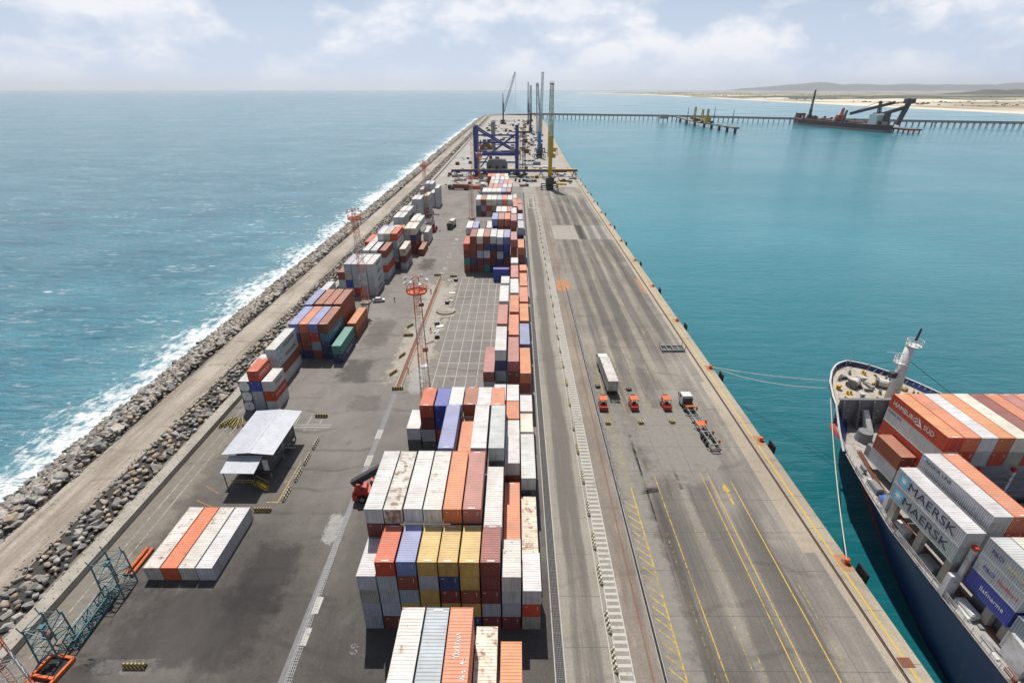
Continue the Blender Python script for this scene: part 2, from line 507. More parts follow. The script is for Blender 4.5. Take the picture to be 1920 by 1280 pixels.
# container paint: colour and rust amount come from the object itself
def container_mat(name, dust, roof, attr=False):
    m, nt, b = new_mat(name)
    oi = nt.nodes.new("ShaderNodeObjectInfo")
    csrc = oi
    if attr:
        csrc = nt.nodes.new("ShaderNodeVertexColor"); csrc.layer_name = 'Col'
    tc = nt.nodes.new("ShaderNodeTexCoord").outputs["Object"]
    off = nt.nodes.new("ShaderNodeVectorMath")
    off.operation = 'ADD'
    nt.links.new(tc, off.inputs[0])
    cb = nt.nodes.new("ShaderNodeCombineXYZ")
    for i, k in enumerate((40, 75, 22)):
        nt.links.new(math_n(nt, 'MULTIPLY', oi.outputs["Random"], k), cb.inputs[i])
    nt.links.new(cb.outputs[0], off.inputs[1])
    p = off.outputs[0]
    csock = csrc.outputs["Color"]
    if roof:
        gm_ = nt.nodes.new("ShaderNodeGamma"); gm_.inputs["Gamma"].default_value = 0.72  # lifts roof colour: faded paint plus sun-washed brightness painted in
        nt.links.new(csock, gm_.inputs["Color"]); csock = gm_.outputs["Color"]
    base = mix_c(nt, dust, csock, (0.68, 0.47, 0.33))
    f = noise_n(nt, p, 0.35, 5, 0.6)
    c = mix_c(nt, 1.0, base, ramp(nt, f, 0.3, 0.7, (0.8, 0.79, 0.77), (1.06, 1.06, 1.06)), 'MULTIPLY')
    if roof:
        s1 = noise_n(nt, p, 0.8, 4, 0.6, stretch=(0.35, 4.0, 1))
        c = mix_c(nt, math_n(nt, 'MULTIPLY', ramp(nt, s1, 0.5, 0.64), 0.4), c, (0.3, 0.25, 0.21))
        s2 = noise_n(nt, p, 1.6, 5, 0.6, off=(9, 2, 0))
        c = mix_c(nt, math_n(nt, 'MULTIPLY', ramp(nt, s2, 0.62, 0.7), 0.4), c, (0.22, 0.17, 0.14))
    else:
        s1 = noise_n(nt, p, 1.1, 5, 0.6, stretch=(2.2, 2.2, 0.22))
        c = mix_c(nt, math_n(nt, 'MULTIPLY', ramp(nt, s1, 0.52, 0.7), 0.35), c, (0.16, 0.12, 0.1))
    r = noise_n(nt, p, 0.85, 7, 0.66, stretch=(1.0, 1.0, 0.5), off=(5, 5, 5))
    th = math_n(nt, 'SUBTRACT', 0.78, math_n(nt, 'MULTIPLY', csrc.outputs["Alpha"], 0.5))
    k = math_n(nt, 'MULTIPLY', math_n(nt, 'SUBTRACT', r, th), 9.0, True)
    c = mix_c(nt, math_n(nt, 'MULTIPLY', k, 0.88), c, mix_c(nt, f, (0.32, 0.15, 0.05), (0.13, 0.05, 0.025)))
    nt.links.new(c, b.inputs["Base Color"])
    b.inputs["Roughness"].default_value = 0.55 if not roof else 0.62
    return m
M['cpaint'] = container_mat('container_paint', 0.03, False)
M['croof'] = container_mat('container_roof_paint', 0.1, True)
M['cpaint_m'] = container_mat('container_paint_mass', 0.03, False, True)
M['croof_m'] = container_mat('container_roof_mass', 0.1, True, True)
M['ctrim'] = container_mat('container_trim', 0.0, False)
M['lettering_dark'] = simple('dark_lettering', (0.02, 0.035, 0.07), 0.6)
M['lettering_white'] = simple('white_lettering', (0.7, 0.7, 0.68), 0.6)
M['lettering_blue'] = simple('blue_lettering', (0.03, 0.04, 0.25), 0.6)
M['lettering_red'] = simple('red_lettering', (0.55, 0.03, 0.02), 0.6)
M['lettering_yellow'] = simple('pale_yellow_lettering', (0.66, 0.62, 0.35), 0.6)
M['starblue'] = simple('pale_blue_panel', (0.16, 0.42, 0.62), 0.6)
# ------------------------------------------------------------------ sea
def make_sea():
    mb = MB()
    mb.add([(-44000, -4000, SEA), (44000, -4000, SEA), (44000, 44000, SEA), (-44000, 44000, SEA)], [(0, 1, 2, 3)])
    m, nt, b = new_mat('sea_water')
    p = pos_of(nt)
    s = nt.nodes.new("ShaderNodeSeparateXYZ")
    nt.links.new(p, s.inputs[0])
    X, Y = s.outputs['X'], s.outputs['Y']
    def mr(v, a, b_, c=0.0, d=1.0):
        n = nt.nodes.new("ShaderNodeMapRange")
        n.inputs['From Min'].default_value, n.inputs['From Max'].default_value = a, b_
        n.inputs['To Min'].default_value, n.inputs['To Max'].default_value = c, d
        nt.links.new(v, n.inputs['Value'])
        return n.outputs[0]
    right = mr(X, -20, 30)                         # sheltered harbour side
    big = noise_n(nt, p, 0.006, 4, 0.6, stretch=(1, 0.5, 1))
    mid = noise_n(nt, p, 0.035, 5, 0.6, stretch=(0.7, 1.3, 1))
    left_c = mix_c(nt, ramp(nt, mid, 0.35, 0.68), (0.018, 0.15, 0.215), (0.06, 0.25, 0.32))
    right_c = mix_c(nt, ramp(nt, big, 0.2, 0.8), (0.02, 0.185, 0.235), (0.05, 0.25, 0.295))
    near = mr(Y, 60, 260)
    right_c = mix_c(nt, near, (0.006, 0.1, 0.115), right_c)
    c = mix_c(nt, right, left_c, right_c)
    # foam: whitecaps and painted sun-glint streaks out at sea, surf against the breakwater
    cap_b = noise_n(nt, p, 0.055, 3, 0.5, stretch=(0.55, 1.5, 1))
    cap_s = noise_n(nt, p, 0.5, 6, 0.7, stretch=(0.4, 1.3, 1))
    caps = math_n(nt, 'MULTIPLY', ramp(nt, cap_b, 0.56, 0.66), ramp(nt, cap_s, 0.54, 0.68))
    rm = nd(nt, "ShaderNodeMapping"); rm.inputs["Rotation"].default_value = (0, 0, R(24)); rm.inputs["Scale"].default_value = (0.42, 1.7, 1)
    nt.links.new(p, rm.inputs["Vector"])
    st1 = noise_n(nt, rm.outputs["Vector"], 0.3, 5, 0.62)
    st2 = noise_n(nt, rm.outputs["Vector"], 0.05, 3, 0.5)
    glint_streak = math_n(nt, 'MULTIPLY', ramp(nt, st1, 0.58, 0.7), math_n(nt, 'ADD', math_n(nt, 'MULTIPLY', ramp(nt, st2, 0.42, 0.62), 0.42), 0.06))  # pale streaks painted into the colour as sun glints
    caps = math_n(nt, 'MAXIMUM', caps, glint_streak)
    caps = math_n(nt, 'MULTIPLY', caps, math_n(nt, 'SUBTRACT', 1.0, right))
    wig = math_n(nt, 'MULTIPLY', math_n(nt, 'SUBTRACT', noise_n(nt, p, 0.035, 4, 0.6), 0.5), 26.0)
    dist = math_n(nt, 'SUBTRACT', math_n(nt, 'MULTIPLY', X, -1.0), math_n(nt, 'ADD', wig, 97.0))
    belt = mr(dist, 20.0, -2.0)
    surf_n = noise_n(nt, p, 0.42, 7, 0.72, stretch=(1.0, 0.7, 1))
    surf = math_n(nt, 'MULTIPLY', math_n(nt, 'SUBTRACT', math_n(nt, 'ADD', surf_n, math_n(nt, 'MULTIPLY', belt, 0.42)), 0.66), 5.0, True)
    surf = math_n(nt, 'MULTIPLY', surf, math_n(nt, 'SUBTRACT', 1.0, right))
    surf = math_n(nt, 'MULTIPLY', surf, math_n(nt, 'MULTIPLY', math_n(nt, 'GREATER_THAN', dist, -16.0), math_n(nt, 'LESS_THAN', Y, 1500.0)))
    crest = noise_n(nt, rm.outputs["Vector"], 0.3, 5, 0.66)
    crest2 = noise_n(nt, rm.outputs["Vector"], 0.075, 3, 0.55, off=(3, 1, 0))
    glint_f = math_n(nt, 'MULTIPLY', math_n(nt, 'MULTIPLY', ramp(nt, crest, 0.5, 0.62), ramp(nt, crest2, 0.36, 0.64, (0.35, 0.35, 0.35), (1, 1, 1))), math_n(nt, 'SUBTRACT', 0.85, math_n(nt, 'MULTIPLY', right, 0.78)))
    c = mix_c(nt, glint_f, c, (0.26, 0.48, 0.52))  # lighter crests: sun sparkle painted in along with some translucency
    trough_shade_f = math_n(nt, 'MULTIPLY', ramp(nt, crest, 0.5, 0.36), math_n(nt, 'SUBTRACT', 0.5, math_n(nt, 'MULTIPLY', right, 0.36)))
    c = mix_c(nt, trough_shade_f, c, (0.008, 0.085, 0.135))  # darker troughs: wave shading painted into the water colour
    foam_glint = math_n(nt, 'MAXIMUM', math_n(nt, 'MULTIPLY', caps, 0.75), surf, True)
    milky = math_n(nt, 'MULTIPLY', math_n(nt, 'MULTIPLY', mr(dist, 34.0, 0.0), 0.35), math_n(nt, 'LESS_THAN', Y, 1500.0))
    c = mix_c(nt, math_n(nt, 'MULTIPLY', milky, math_n(nt, 'SUBTRACT', 1.0, right)), c, (0.22, 0.42, 0.45))
    c = mix_c(nt, foam_glint, c, (0.8, 0.82, 0.82))
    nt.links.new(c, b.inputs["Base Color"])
    b.inputs["IOR"].default_value = 1.33
    wind = ramp(nt, noise_n(nt, p, 0.009, 4, 0.6, stretch=(0.5, 1.3, 1), off=(5, 2, 0)), 0.38, 0.62)
    rough = math_n(nt, 'ADD', mr(right, 0, 1, 0.1, 0.12), math_n(nt, 'ADD', math_n(nt, 'MULTIPLY', wind, 0.06), math_n(nt, 'MULTIPLY', foam_glint, 0.6)))
    nt.links.new(rough, b.inputs["Roughness"])
    w1 = noise_n(nt, p, 0.045, 3, 0.5, stretch=(0.6, 1.5, 1))
    w2 = noise_n(nt, rm.outputs["Vector"], 0.2, 4, 0.6)
    w3 = noise_n(nt, rm.outputs["Vector"], 0.9, 4, 0.6)
    h = math_n(nt, 'ADD', math_n(nt, 'MULTIPLY', w1, 2.6), math_n(nt, 'ADD', math_n(nt, 'MULTIPLY', w2, 2.4), math_n(nt, 'MULTIPLY', w3, 1.0)))
    h = math_n(nt, 'MULTIPLY', h, math_n(nt, 'MULTIPLY', mr(right, 0, 1, 1.0, 0.26), math_n(nt, 'ADD', math_n(nt, 'MULTIPLY', wind, 0.6), 0.7)))
    bp = nt.nodes.new("ShaderNodeBump")
    bp.inputs["Strength"].default_value = 0.85
    bp.inputs["Distance"].default_value = 1.0
    nt.links.new(h, bp.inputs["Height"])
    nt.links.new(bp.outputs["Normal"], b.inputs["Normal"])
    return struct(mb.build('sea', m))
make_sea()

# ------------------------------------------------------------------ pier
Y0, Y1 = -40.0, 1560.0
pb = MB()
pb.prism([(-66, Y0), (52.15, Y0), (52.45, 520), (56.8, 780), (65.8, 1180), (65.8, 1559), (-66, 1559)], 'z', -9.0, -0.3)
struct(pb.build('pier_body', M['concrete2']))
g = MB(); g.box(-65.05, 5.3, Y0, Y1, -0.3, 0.0); struct(g.build('yard_ground', M['yard']))
g = MB(); g.box(6.45, 15.25, Y0, Y1, -0.3, 0.0); struct(g.build('apron_pavement', M['apron']))
g = MB(); g.box(15.25, 19.4, Y0, Y1, -0.3, 0.0); struct(g.build('rail_strip', M['brownband']))
g = MB(); g.box(19.4, 47.9, Y0, Y1, -0.3, 0.0); struct(g.build('quay_road', M['road']))
g = MB(); g.prism([(47.9, Y0), (52.3, Y0), (52.6, 520), (57, 780), (66, 1180), (66, Y1), (47.9, Y1)], 'z', -0.3, 0.0)
struct(g.build('quay_edge', M['cope']))

# ground patches (thin sheets above the pavement)
def patch(name, mat, poly, z=0.004):
    mb = MB(); mb.add([(x, y, z) for x, y in poly], [tuple(range(len(poly)))])
    return struct(mb.build(name, mat))
def soft_mat(name, col_a, col_b, amt=0.75, ns=0.5, stretch=None):
    m, nt, b = new_mat(name)
    gc = nt.nodes.new("ShaderNodeTexCoord").outputs["Generated"]
    p = pos_of(nt)
    sp = nt.nodes.new("ShaderNodeSeparateXYZ"); nt.links.new(gc, sp.inputs[0])
    ax = math_n(nt, 'ABSOLUTE', math_n(nt, 'SUBTRACT', math_n(nt, 'MULTIPLY', sp.outputs[0], 2.0), 1.0))
    ay = math_n(nt, 'ABSOLUTE', math_n(nt, 'SUBTRACT', math_n(nt, 'MULTIPLY', sp.outputs[1], 2.0), 1.0))
    d = math_n(nt, 'SUBTRACT', 1.0, math_n(nt, 'MAXIMUM', math_n(nt, 'POWER', ax, 2.0), math_n(nt, 'POWER', ay, 4.0)))
    f = noise_n(nt, p, ns, 7, 0.7, stretch=stretch)
    a = math_n(nt, 'MULTIPLY', math_n(nt, 'ADD', math_n(nt, 'MULTIPLY', d, 1.3), math_n(nt, 'MULTIPLY', math_n(nt, 'SUBTRACT', f, 0.62), 3.0)), 1.6, True)
    f2 = noise_n(nt, p, 1.1, 6, 0.65, off=(4, 4, 0))
    nt.links.new(mix_c(nt, ramp(nt, f2, 0.3, 0.7), col_a, col_b), b.inputs["Base Color"])
    nt.links.new(math_n(nt, 'MULTIPLY', a, amt), b.inputs["Alpha"])
    b.inputs["Roughness"].default_value = 0.95
    return m
def blotch(x0, x1, y0, y1, n=28, amp=0.12, seed=1):
    rd = random.Random(seed); cx, cy = (x0 + x1) / 2, (y0 + y1) / 2; out = []
    for i in range(n):
        t = 2 * math.pi * i / n; k = 1 + rd.uniform(-amp, amp)
        sx, sy = math.cos(t), math.sin(t)
        q = (abs(sx) ** 4 + abs(sy) ** 4) ** -0.25
        out.append((cx + sx * q * k * (x1 - x0) / 2, cy + sy * q * k * (y1 - y0) / 2))
    return out
patch('new_concrete_patch', M['bright'], [(19.5, 245), (47.6, 245), (47.6, 274), (19.5, 274)])
patch('orange_stain', M['orangepatch'], blotch(15.6, 20.8, 174, 186, 24, 0.06, 3))
patch('brown_stain', M['orangepatch'], blotch(46.6, 47.8, 172, 187, 20, 0.1, 4))
M['palesoft'] = soft_mat('pale_road_concrete', (0.25, 0.235, 0.205), (0.32, 0.3, 0.265), 0.7, 0.25)
patch('pale_road_patch', M['palesoft'], [(21.5, 104), (47.8, 104), (47.8, 88), (35.8, 72.5), (21.5, 70)])  # paler area of the road with one slanting edge
patch('pale_road_patch', M['palesoft'], [(18.5, 104), (25, 104), (24, 30), (18.5, 30)], 0.003)
patch('concrete_pad', M['cope'], [(45.9, 57.5), (47.9, 57.5), (47.9, 110), (46.7, 110)], 0.003)
patch('construction_dust', soft_mat('construction_dust_soft', (0.29, 0.26, 0.215), (0.4, 0.365, 0.31), 0.95, 0.3), [(-35.5, 101), (-19.5, 101), (-19.5, 192), (-35.5, 192)], 0.003)
patch('sand_heap_base', M['dirt'], blotch(-26.2, -19, 150.5, 158, 20, 0.15, 6), 0.006)
M['salt'] = soft_mat('spilled_white_powder', (0.36, 0.35, 0.32), (0.52, 0.51, 0.48), 0.6, 2.0)
patch('powder_spill', M['salt'], blotch(-32.0, -28.9, 58.6, 65.4, 24, 0.2, 8), 0.007)
patch('powder_spill', M['salt'], blotch(-27.0, -22.0, 104.0, 118.0, 26, 0.2, 9), 0.007)
patch('cement_spill', soft_mat('cement_splash', (0.22, 0.21, 0.195), (0.45, 0.44, 0.41), 0.3, 2.2), blotch(-54.5, -45.0, 38.2, 40.2, 30, 0.25, 10), 0.004)
patch('yard_concrete', soft_mat('dusty_wall_strip', (0.2, 0.175, 0.145), (0.27, 0.24, 0.2), 0.8, 0.12), [(-72.0, 20), (-59.0, 20), (-56.0, 100), (-72.0, 100)], 0.002)
patch('dark_strip', M['darkroad'] if 'darkroad' in M else M['void'], [(49.0, Y0), (49.45, Y0), (49.45, 500), (49.0, 500)], 0.004)

patch('far_pier_pavement', ground_mat('far_pier_concrete', (0.3, 0.28, 0.255), (0.4, 0.375, 0.345), [(0.03, None, 0.5, 0.7, 0.6, (0.22, 0.2, 0.185)), (0.2, None, 0.6, 0.72, 0.5, (0.16, 0.145, 0.135))])[0], [(-64.9, 400), (47.8, 392), (47.8, 1555), (-64.9, 1555)], 0.012)
M['lane'] = soft_mat('tyre_darkened_lane', (0.085, 0.077, 0.072), (0.125, 0.113, 0.103), 0.34, 0.5, (1, 0.05, 1))
M['lane_far'] = soft_mat('tyre_darkened_far_lane', (0.1, 0.09, 0.083), (0.14, 0.127, 0.115), 0.34, 0.5, (1, 0.03, 1))
for k, (x0, x1, y0_, y1_) in enumerate(((21.6, 26.6, 8, 72), (24.2, 31.2, 8, 88), (30.6, 37.4, 8, 84), (36.6, 42.0, 8, 70), (22.6, 26.2, 100, 372), (26.8, 31.0, 98, 372), (31.6, 36.2, 98, 372), (36.8, 41.2, 100, 372), (42.0, 46.6, 108, 372), (7.2, 11.8, 8, 372))):
    patch('tyre_lane', (M['lane'] if k < 4 else M['lane_far']) if k < 9 else soft_mat('tyre_dulled_apron', (0.15, 0.137, 0.122), (0.19, 0.175, 0.155), 0.6, 0.5, (1, 0.05, 1)), [(x0, y0_), (x1, y0_), (x1, y1_), (x0, y1_)], 0.0022 + 0.0003 * k)
for k, (x0, x1, y0_, y1_, dk) in enumerate(((-43, -32, 46, 60, 1), (-39.5, -30.5, 96, 104, 0), (-47, -36, 108, 122, 1), (-27.6, -21.4, 46, 74, 0), (-60, -50, 24, 41, 1), (-41, -33, 196, 214, 1), (-46, -36, 128, 150, 0), (-58, -30, 38, 52, 1))):
    patch('asphalt_patch', soft_mat('asphalt_patch_%d' % k, (0.04, 0.036, 0.035) if dk else (0.15, 0.136, 0.122), (0.06, 0.054, 0.052) if dk else (0.19, 0.173, 0.155), 0.36, 0.35), [(x0, y0_), (x1, y0_ + 0.4), (x1, y1_), (x0, y1_ - 0.3)], 0.0024 + 0.0002 * k)
jt = MB()
y = 24.0
while y < 200:
    jt.box(19.5, 47.9, y, y + 0.06, -0.01, 0.0055); jt.box(6.6, 12.5, y + 3, y + 3.05, -0.01, 0.0055); jt.box(49.6, 52.2, y + 1, y + 1.05, -0.01, 0.0065)
    y += 7.5
for x in (28.6, 34.2, 43.6):
    jt.box(x, x + 0.06, 20, 360, -0.01, 0.0056)
struct(jt.build('slab_joint', M['joint'] if 'joint' in M else simple('joint_sealant', (0.085, 0.078, 0.07), 0.95)))
# painted markings
def marking(name, mat, rects=(), polys=(), z=0.008):
    mb = MB()
    for x0, x1, y0, y1 in rects:
        mb.sheet(x0, x1, y0, y1, z)
    for pl in polys:
        mb.add([(x, y, z) for x, y in pl], [tuple(range(len(pl)))])
    return struct(mb.build(name, mat))
rects = [(12.52, 12.64, 20, 345), (13.22, 13.34, 20, 345), (15.06, 15.2, 20, 300)]
y = 24.0
while y < 206:
    rects.append((13.34, 15.06, y, y + 0.42)); y += 1.03
marking('ladder_marking', M['pwhite'], rects)
rects = []
y = 206
while y < 330:
    rects.append((13.34, 15.06, y, y + 0.42)); y += 1.03
marking('ladder_marking', M['pwhite2'], rects)
marking('box_marking', M['pwhite'], [(8.6, 8.9, 318, 352), (12.0, 12.3, 318, 352), (8.9, 12.0, 318, 319.2), (8.9, 12.0, 350.8, 352), (8.9, 12.0, 334, 335)])
polys = []
y = 22.0
while y < 68:
    polys.append([(21.5, y), (21.5, y + 0.24), (19.75, y + 2.0), (19.75, y + 1.76)]); y += 1.72
marking('yellow_hatching', M['pyellow'], [(21.5, 21.72, 20, 72)], polys)
polys = []
y = 70.0
while y < 160:
    polys.append([(21.5, y), (21.5, y + 0.24), (19.75, y + 2.0), (19.75, y + 1.76)]); y += 1.72
marking('yellow_hatching', M['pyellow2'], [(21.5, 21.72, 72, 350)], polys)
marking('yellow_lane_line', M['pyellow'], [(26.62, 26.78, 20, 75), (35.62, 35.78, 20, 76), (36.88, 37.04, 20, 76), (40.65, 40.82, 20, 74)])
marking('faded_lane_line', M['pyellow2'], [(25.28, 25.42, 20, 62), (30.2, 30.34, 20, 78), (31.6, 31.74, 20, 68), (42.3, 42.42, 20, 52)] +
        [(x, x + 0.16, 96, 365) for x in (25.4, 26.7, 30.3, 31.7, 35.7, 37.0, 40.7, 42.4)])
marking('yellow_arrow', M['pyellow'], [(38.85, 39.2, 67.9, 71.2)], [[(38.4, 71.2), (39.65, 71.2), (39.1, 73.4)]])
marking('yellow_arrow', M['pyellow2'], [(38.85, 39.2, 136, 139)], [[(38.4, 139), (39.65, 139), (39.1, 141.4)]])
marking('edge_line', M['pedge'], [(50.42, 50.66, Y0, 330)])
marking('edge_line', M['pyellow2'], [(50.42, 50.66, 330, 500)])
# yard markings
grid = [(-20.55 + 2.73 * i, -20.41 + 2.73 * i, 100, 188) for i in range(6)]
grid += [(-20.4, -4.4, 105.5 + 6.88 * k, 105.72 + 6.88 * k) for k in range(13)]
marking('storage_grid', M['pwhite'], grid)
marking('gutter_dashes', M['pwhite'], [(-29.5, -28.3, 86.4, 89.6), (-29.5, -28.3, 77.8, 81.0), (-28.6, -27.6, 46.6, 49.2), (-28.4, -27.6, 42, 44.5)])
rects = []
for k, yy in enumerate((193, 198, 206, 214, 219, 228, 236, 243, 252, 261, 270, 281, 292)):
    rects.append((-29.8 + 0.4 * (k % 3), -28.2 + 0.5 * (k % 2), yy, yy + (3.2 if k % 2 else 1.4)))
marking('worn_road_patch', M['pwhite2'], rects)
marking('parking_lines', M['pwhite'], [(-48.3, -48.18, 91.6, 94.4), (-45.7, -45.58, 91.6, 94.6), (-42.98, -42.86, 91.6, 93.5), (-48.6, -40.1, 90.3, 90.45), (-48.6, -40.1, 91.2, 91.33)])
marking('building_kerb_line', M['pyellow'], [(-44.2, -42.2, 67.9, 68.05), (-42.3, -42.15, 68.05, 79), (-43.2, -42.3, 73.2, 73.35)])
marking('red_survey_line', M['orangepatch'], [], [[(-57.0, 68.5), (-52.9, 66.6), (-52.9, 66.45), (-57.0, 68.35)], [(-57.4, 72.2), (-54, 70.2), (-54, 70.05), (-57.4, 72.05)]])
marking('barrel_line', M['pwhite2'], [(-60.9, -60.75, 40, 96), (-62.8, -62.65, 40, 100), (-40, -25, 190.2, 190.8)])

TEXTS = []
def text(name, body, mat, loc, rot, size, parent=None, ext=0.004, sx=1.0, align='CENTER'):
    cu = bpy.data.curves.new(name, 'FONT')
    cu.body = body
    cu.size = size
    cu.extrude = ext
    cu.align_x = align
    cu.align_y = 'CENTER'
    cu.materials.append(mat)
    cu.resolution_u = 3
    o = bpy.data.objects.new(name, cu)
    COL.objects.link(o)
    o.location, o.rotation_euler = loc, rot
    o.scale = (sx, 1, 1)
    if parent:
        o.parent = parent
    TEXTS.append(o)
    return o
for body, x, yy, sz, rz in (("69", -21.0, 41.6, 1.5, R(90)), ("C", -47.9, 89.3, 1.5, 0), ("B", -45.2, 89.3, 1.5, 0), ("4", -43.0, 89.3, 1.4, 0)):
    struct(text('ground_number', body, M['pwhite2'], (x, yy, 0.012), (0, 0, rz), sz, ext=0.0, sx=1.1))

# crane rail and cable trough
rl = MB(); rl.box(17.44, 17.54, Y0, 372, 0.0, 0.03); rl.box(17.3, 17.36, Y0, 372, 0.0, 0.02)
struct(rl.build('crane_rail', M['brown']))
rl = MB(); rl.box(18.72, 18.78, Y0, 178, 0, 0.03); rl.box(19.12, 19.18, Y0, 178, 0, 0.03)
struct(rl.build('trough_edging', M['greysteel2']))
rl = MB(); rl.sheet(18.78, 19.12, Y0, 178, 0.006); struct(rl.build('cable_trough', M['void']))
# chain of cable links lying beside the trough further out
rl = MB(); yy = 68.0
while yy < 175:
    rl.bar((19.35 + 0.12 * math.sin(yy * 1.7), yy, 0.05), (19.35 + 0.12 * math.sin(yy * 1.7 + 1.2), yy + 0.8, 0.05), 0.22, 0.1); yy += 1.1
struct(rl.build('cable_chain', M['grate']))
struct((lambda m_: (m_.box(49.1, 49.2, Y0, 500, 0, 0.03), m_.build('quay_rail', M['brown']))[1])(MB()))

# trench drain with iron grates
dr = MB(); dr.sheet(5.3, 6.45, Y0, 372, -0.29)
struct(dr.build('drain_channel', M['void']))
dk = MB(); dk.box(5.18, 5.3, Y0, 372, 0.001, 0.006); dk.box(6.45, 6.57, Y0, 372, 0.001, 0.006)
struct(dk.build('drain_kerb', M['pwhite']))
gm = MB()
for i in range(6):
    gm.box(-0.53 + i * 0.2, -0.47 + i * 0.2, 0, 1.96, -0.05, 0)
for i in range(9):
    gm.box(-0.56, 0.56, 0.02 + i * 0.24, 0.07 + i * 0.24, -0.04, -0.003)
grate_me = gm.mesh('grate_panel'); grate_me.materials.append(M['grate'])
yard_drain = struct(link('trench_drain', None, None, (0, 0, 0)))
for k in range(46):
    link('grate_panel', grate_me, yard_drain, (5.875, 30 + 2.0 * k, -0.01 - 0.012 * random.random()))
fm = MB()
for i in range(6):
    fm.box(5.345 + i * 0.2, 5.405 + i * 0.2, 122, 372, -0.06, -0.01)
for k in range(250):
    fm.box(5.31, 6.44, 122 + k, 122.35 + k, -0.05, -0.013)
fo = fm.build('far_grating', M['grate'], yard_drain); fo["kind"] = "stuff"
# second gutter across the yard
gut = struct(link('yard_gutter', None, None, (0, 0, 0)))
gs = MB(); gs.sheet(-29.35, -28.35, 30, 105, 0.005); gs.build('gutter_bed', M['grate'], gut)
g2 = MB()
for i in range(4):
    g2.box(-0.42 + i * 0.26, -0.36 + i * 0.26, 0, 1.9, 0, 0.03)
for i in range(5):
    g2.box(-0.45, 0.45, 0.05 + i * 0.42, 0.11 + i * 0.42, 0, 0.025)
g2me = g2.mesh('gutter_grate'); g2me.materials.append(M['steel'])
for k in range(37):
    yy = 30 + 2 * k
    link('gutter_grate', g2me, gut, (-28.85 + (0.0 if yy > 60 else (60 - yy) * 0.03), yy, 0.006))

# construction trench with concrete kerbs
tr = struct(link('open_trench', None, None, (0, 0, 0)))
t1 = MB(); t1.sheet(-29.2, -28.2, 106.4, 189, 0.006); t1.build('trench_bed', M['hydr'], tr)
for k in range(20):
    kb = MB(); kb.box(-29.5, -29.2, 106.4 + 4.13 * k, 110.4 + 4.13 * k, 0, 0.28); kb.build('kerb_block', M['concrete'], tr)
    kb = MB(); kb.box(-28.2, -27.9, 106.4 + 4.13 * k, 110.4 + 4.13 * k, 0, 0.28); kb.build('kerb_block', M['concrete'], tr)

# ------------------------------------------------------------------ breakwater
WALL_T = 1.1
wall = struct(link('parapet_wall', None, None, (0, 0, 0)))
for k in range(60):
    wb = MB(); wb.box(-67.3 + random.uniform(-.02, .02), -65.08 + random.uniform(-0.015, 0.015), 20 + 3.0 * k, 22.985 + 3.0 * k, -0.3, WALL_T + random.uniform(-0.02, 0.02))
    wb.build('wall_block', M['concrete'], wall)
wb = MB(); wb.box(-67.3, -65.08, 200, 1560, -0.3, WALL_T); wb.build('far_wall', M['concrete'], wall)
ped = MB()
for k in range(240):
    for xx in (-66.9, -65.6):
        ped.box(xx - 0.06, xx + 0.06, 20.9 + 1.5 * k, 21.02 + 1.5 * k, WALL_T - 0.01, WALL_T + 0.05)
po = ped.build('lifting_eye', M['darksteel'], wall); po["kind"] = "stuff"

def bw_curve(t):
    """centre line of the breakwater road: straight, then turning right round the pier head"""
    if t < 1480:
        return Vector((-78.0, t, 0)), Vector((0, 1, 0))
    a = (t - 1480) / 150.0
    if a < math.pi / 2:
        return Vector((72 - 150 * math.cos(a), 1480 + 150 * math.sin(a), 0)), Vector((math.sin(a), math.cos(a), 0))
    return Vector((72 + (t - 1480 - 150 * math.pi / 2), 1630, 0)), Vector((1, 0, 0))
def bw_pt(t, off, z):
    c, d = bw_curve(t)
    n = Vector((d.y, -d.x, 0))
    return c + n * off + Vector((0, 0, z))
def ribbon(name, mat, profile, t0, t1, step, jitter=0.0):
    ts = list(np.arange(t0, t1, step)) + [t1]
    vs_, fs_ = [], []
    n = len(profile)
    for t in ts:
        for (off, z) in profile:
            q = bw_pt(t, off, z)
            if jitter:
                q.z += jitter * (mnoise.noise(q * 0.4) + 0.5 * mnoise.noise(q * 1.3))
            vs_.append(q)
    for i in range(len(ts) - 1):
        for j in range(n - 1):
            a = i * n + j
            fs_.append((a, a + 1, a + n + 1, a + n))
    mb = MB(); mb.add(vs_, fs_)
    return struct(mb.build(name, mat, smooth=True))
M['rockbase'] = ground_mat('rock_gaps', (0.035, 0.032, 0.03), (0.07, 0.063, 0.055), [])[0]
ribbon('breakwater_road', M['dirt'], [(-4.2, 1.0), (-3.4, 1.22), (-1.6, 1.12), (0, 1.22), (1.8, 1.12), (3.4, 1.2), (4.2, 0.9)], 10, 1720, 3.0, 0.12)
ribbon('breakwater_core', M['rockbase'], [(-24, -7.5), (-4.0, 0.75), (4.0, 0.8), (10.65, -0.25), (10.7, -1.0)], 10, 1720, 8.0)

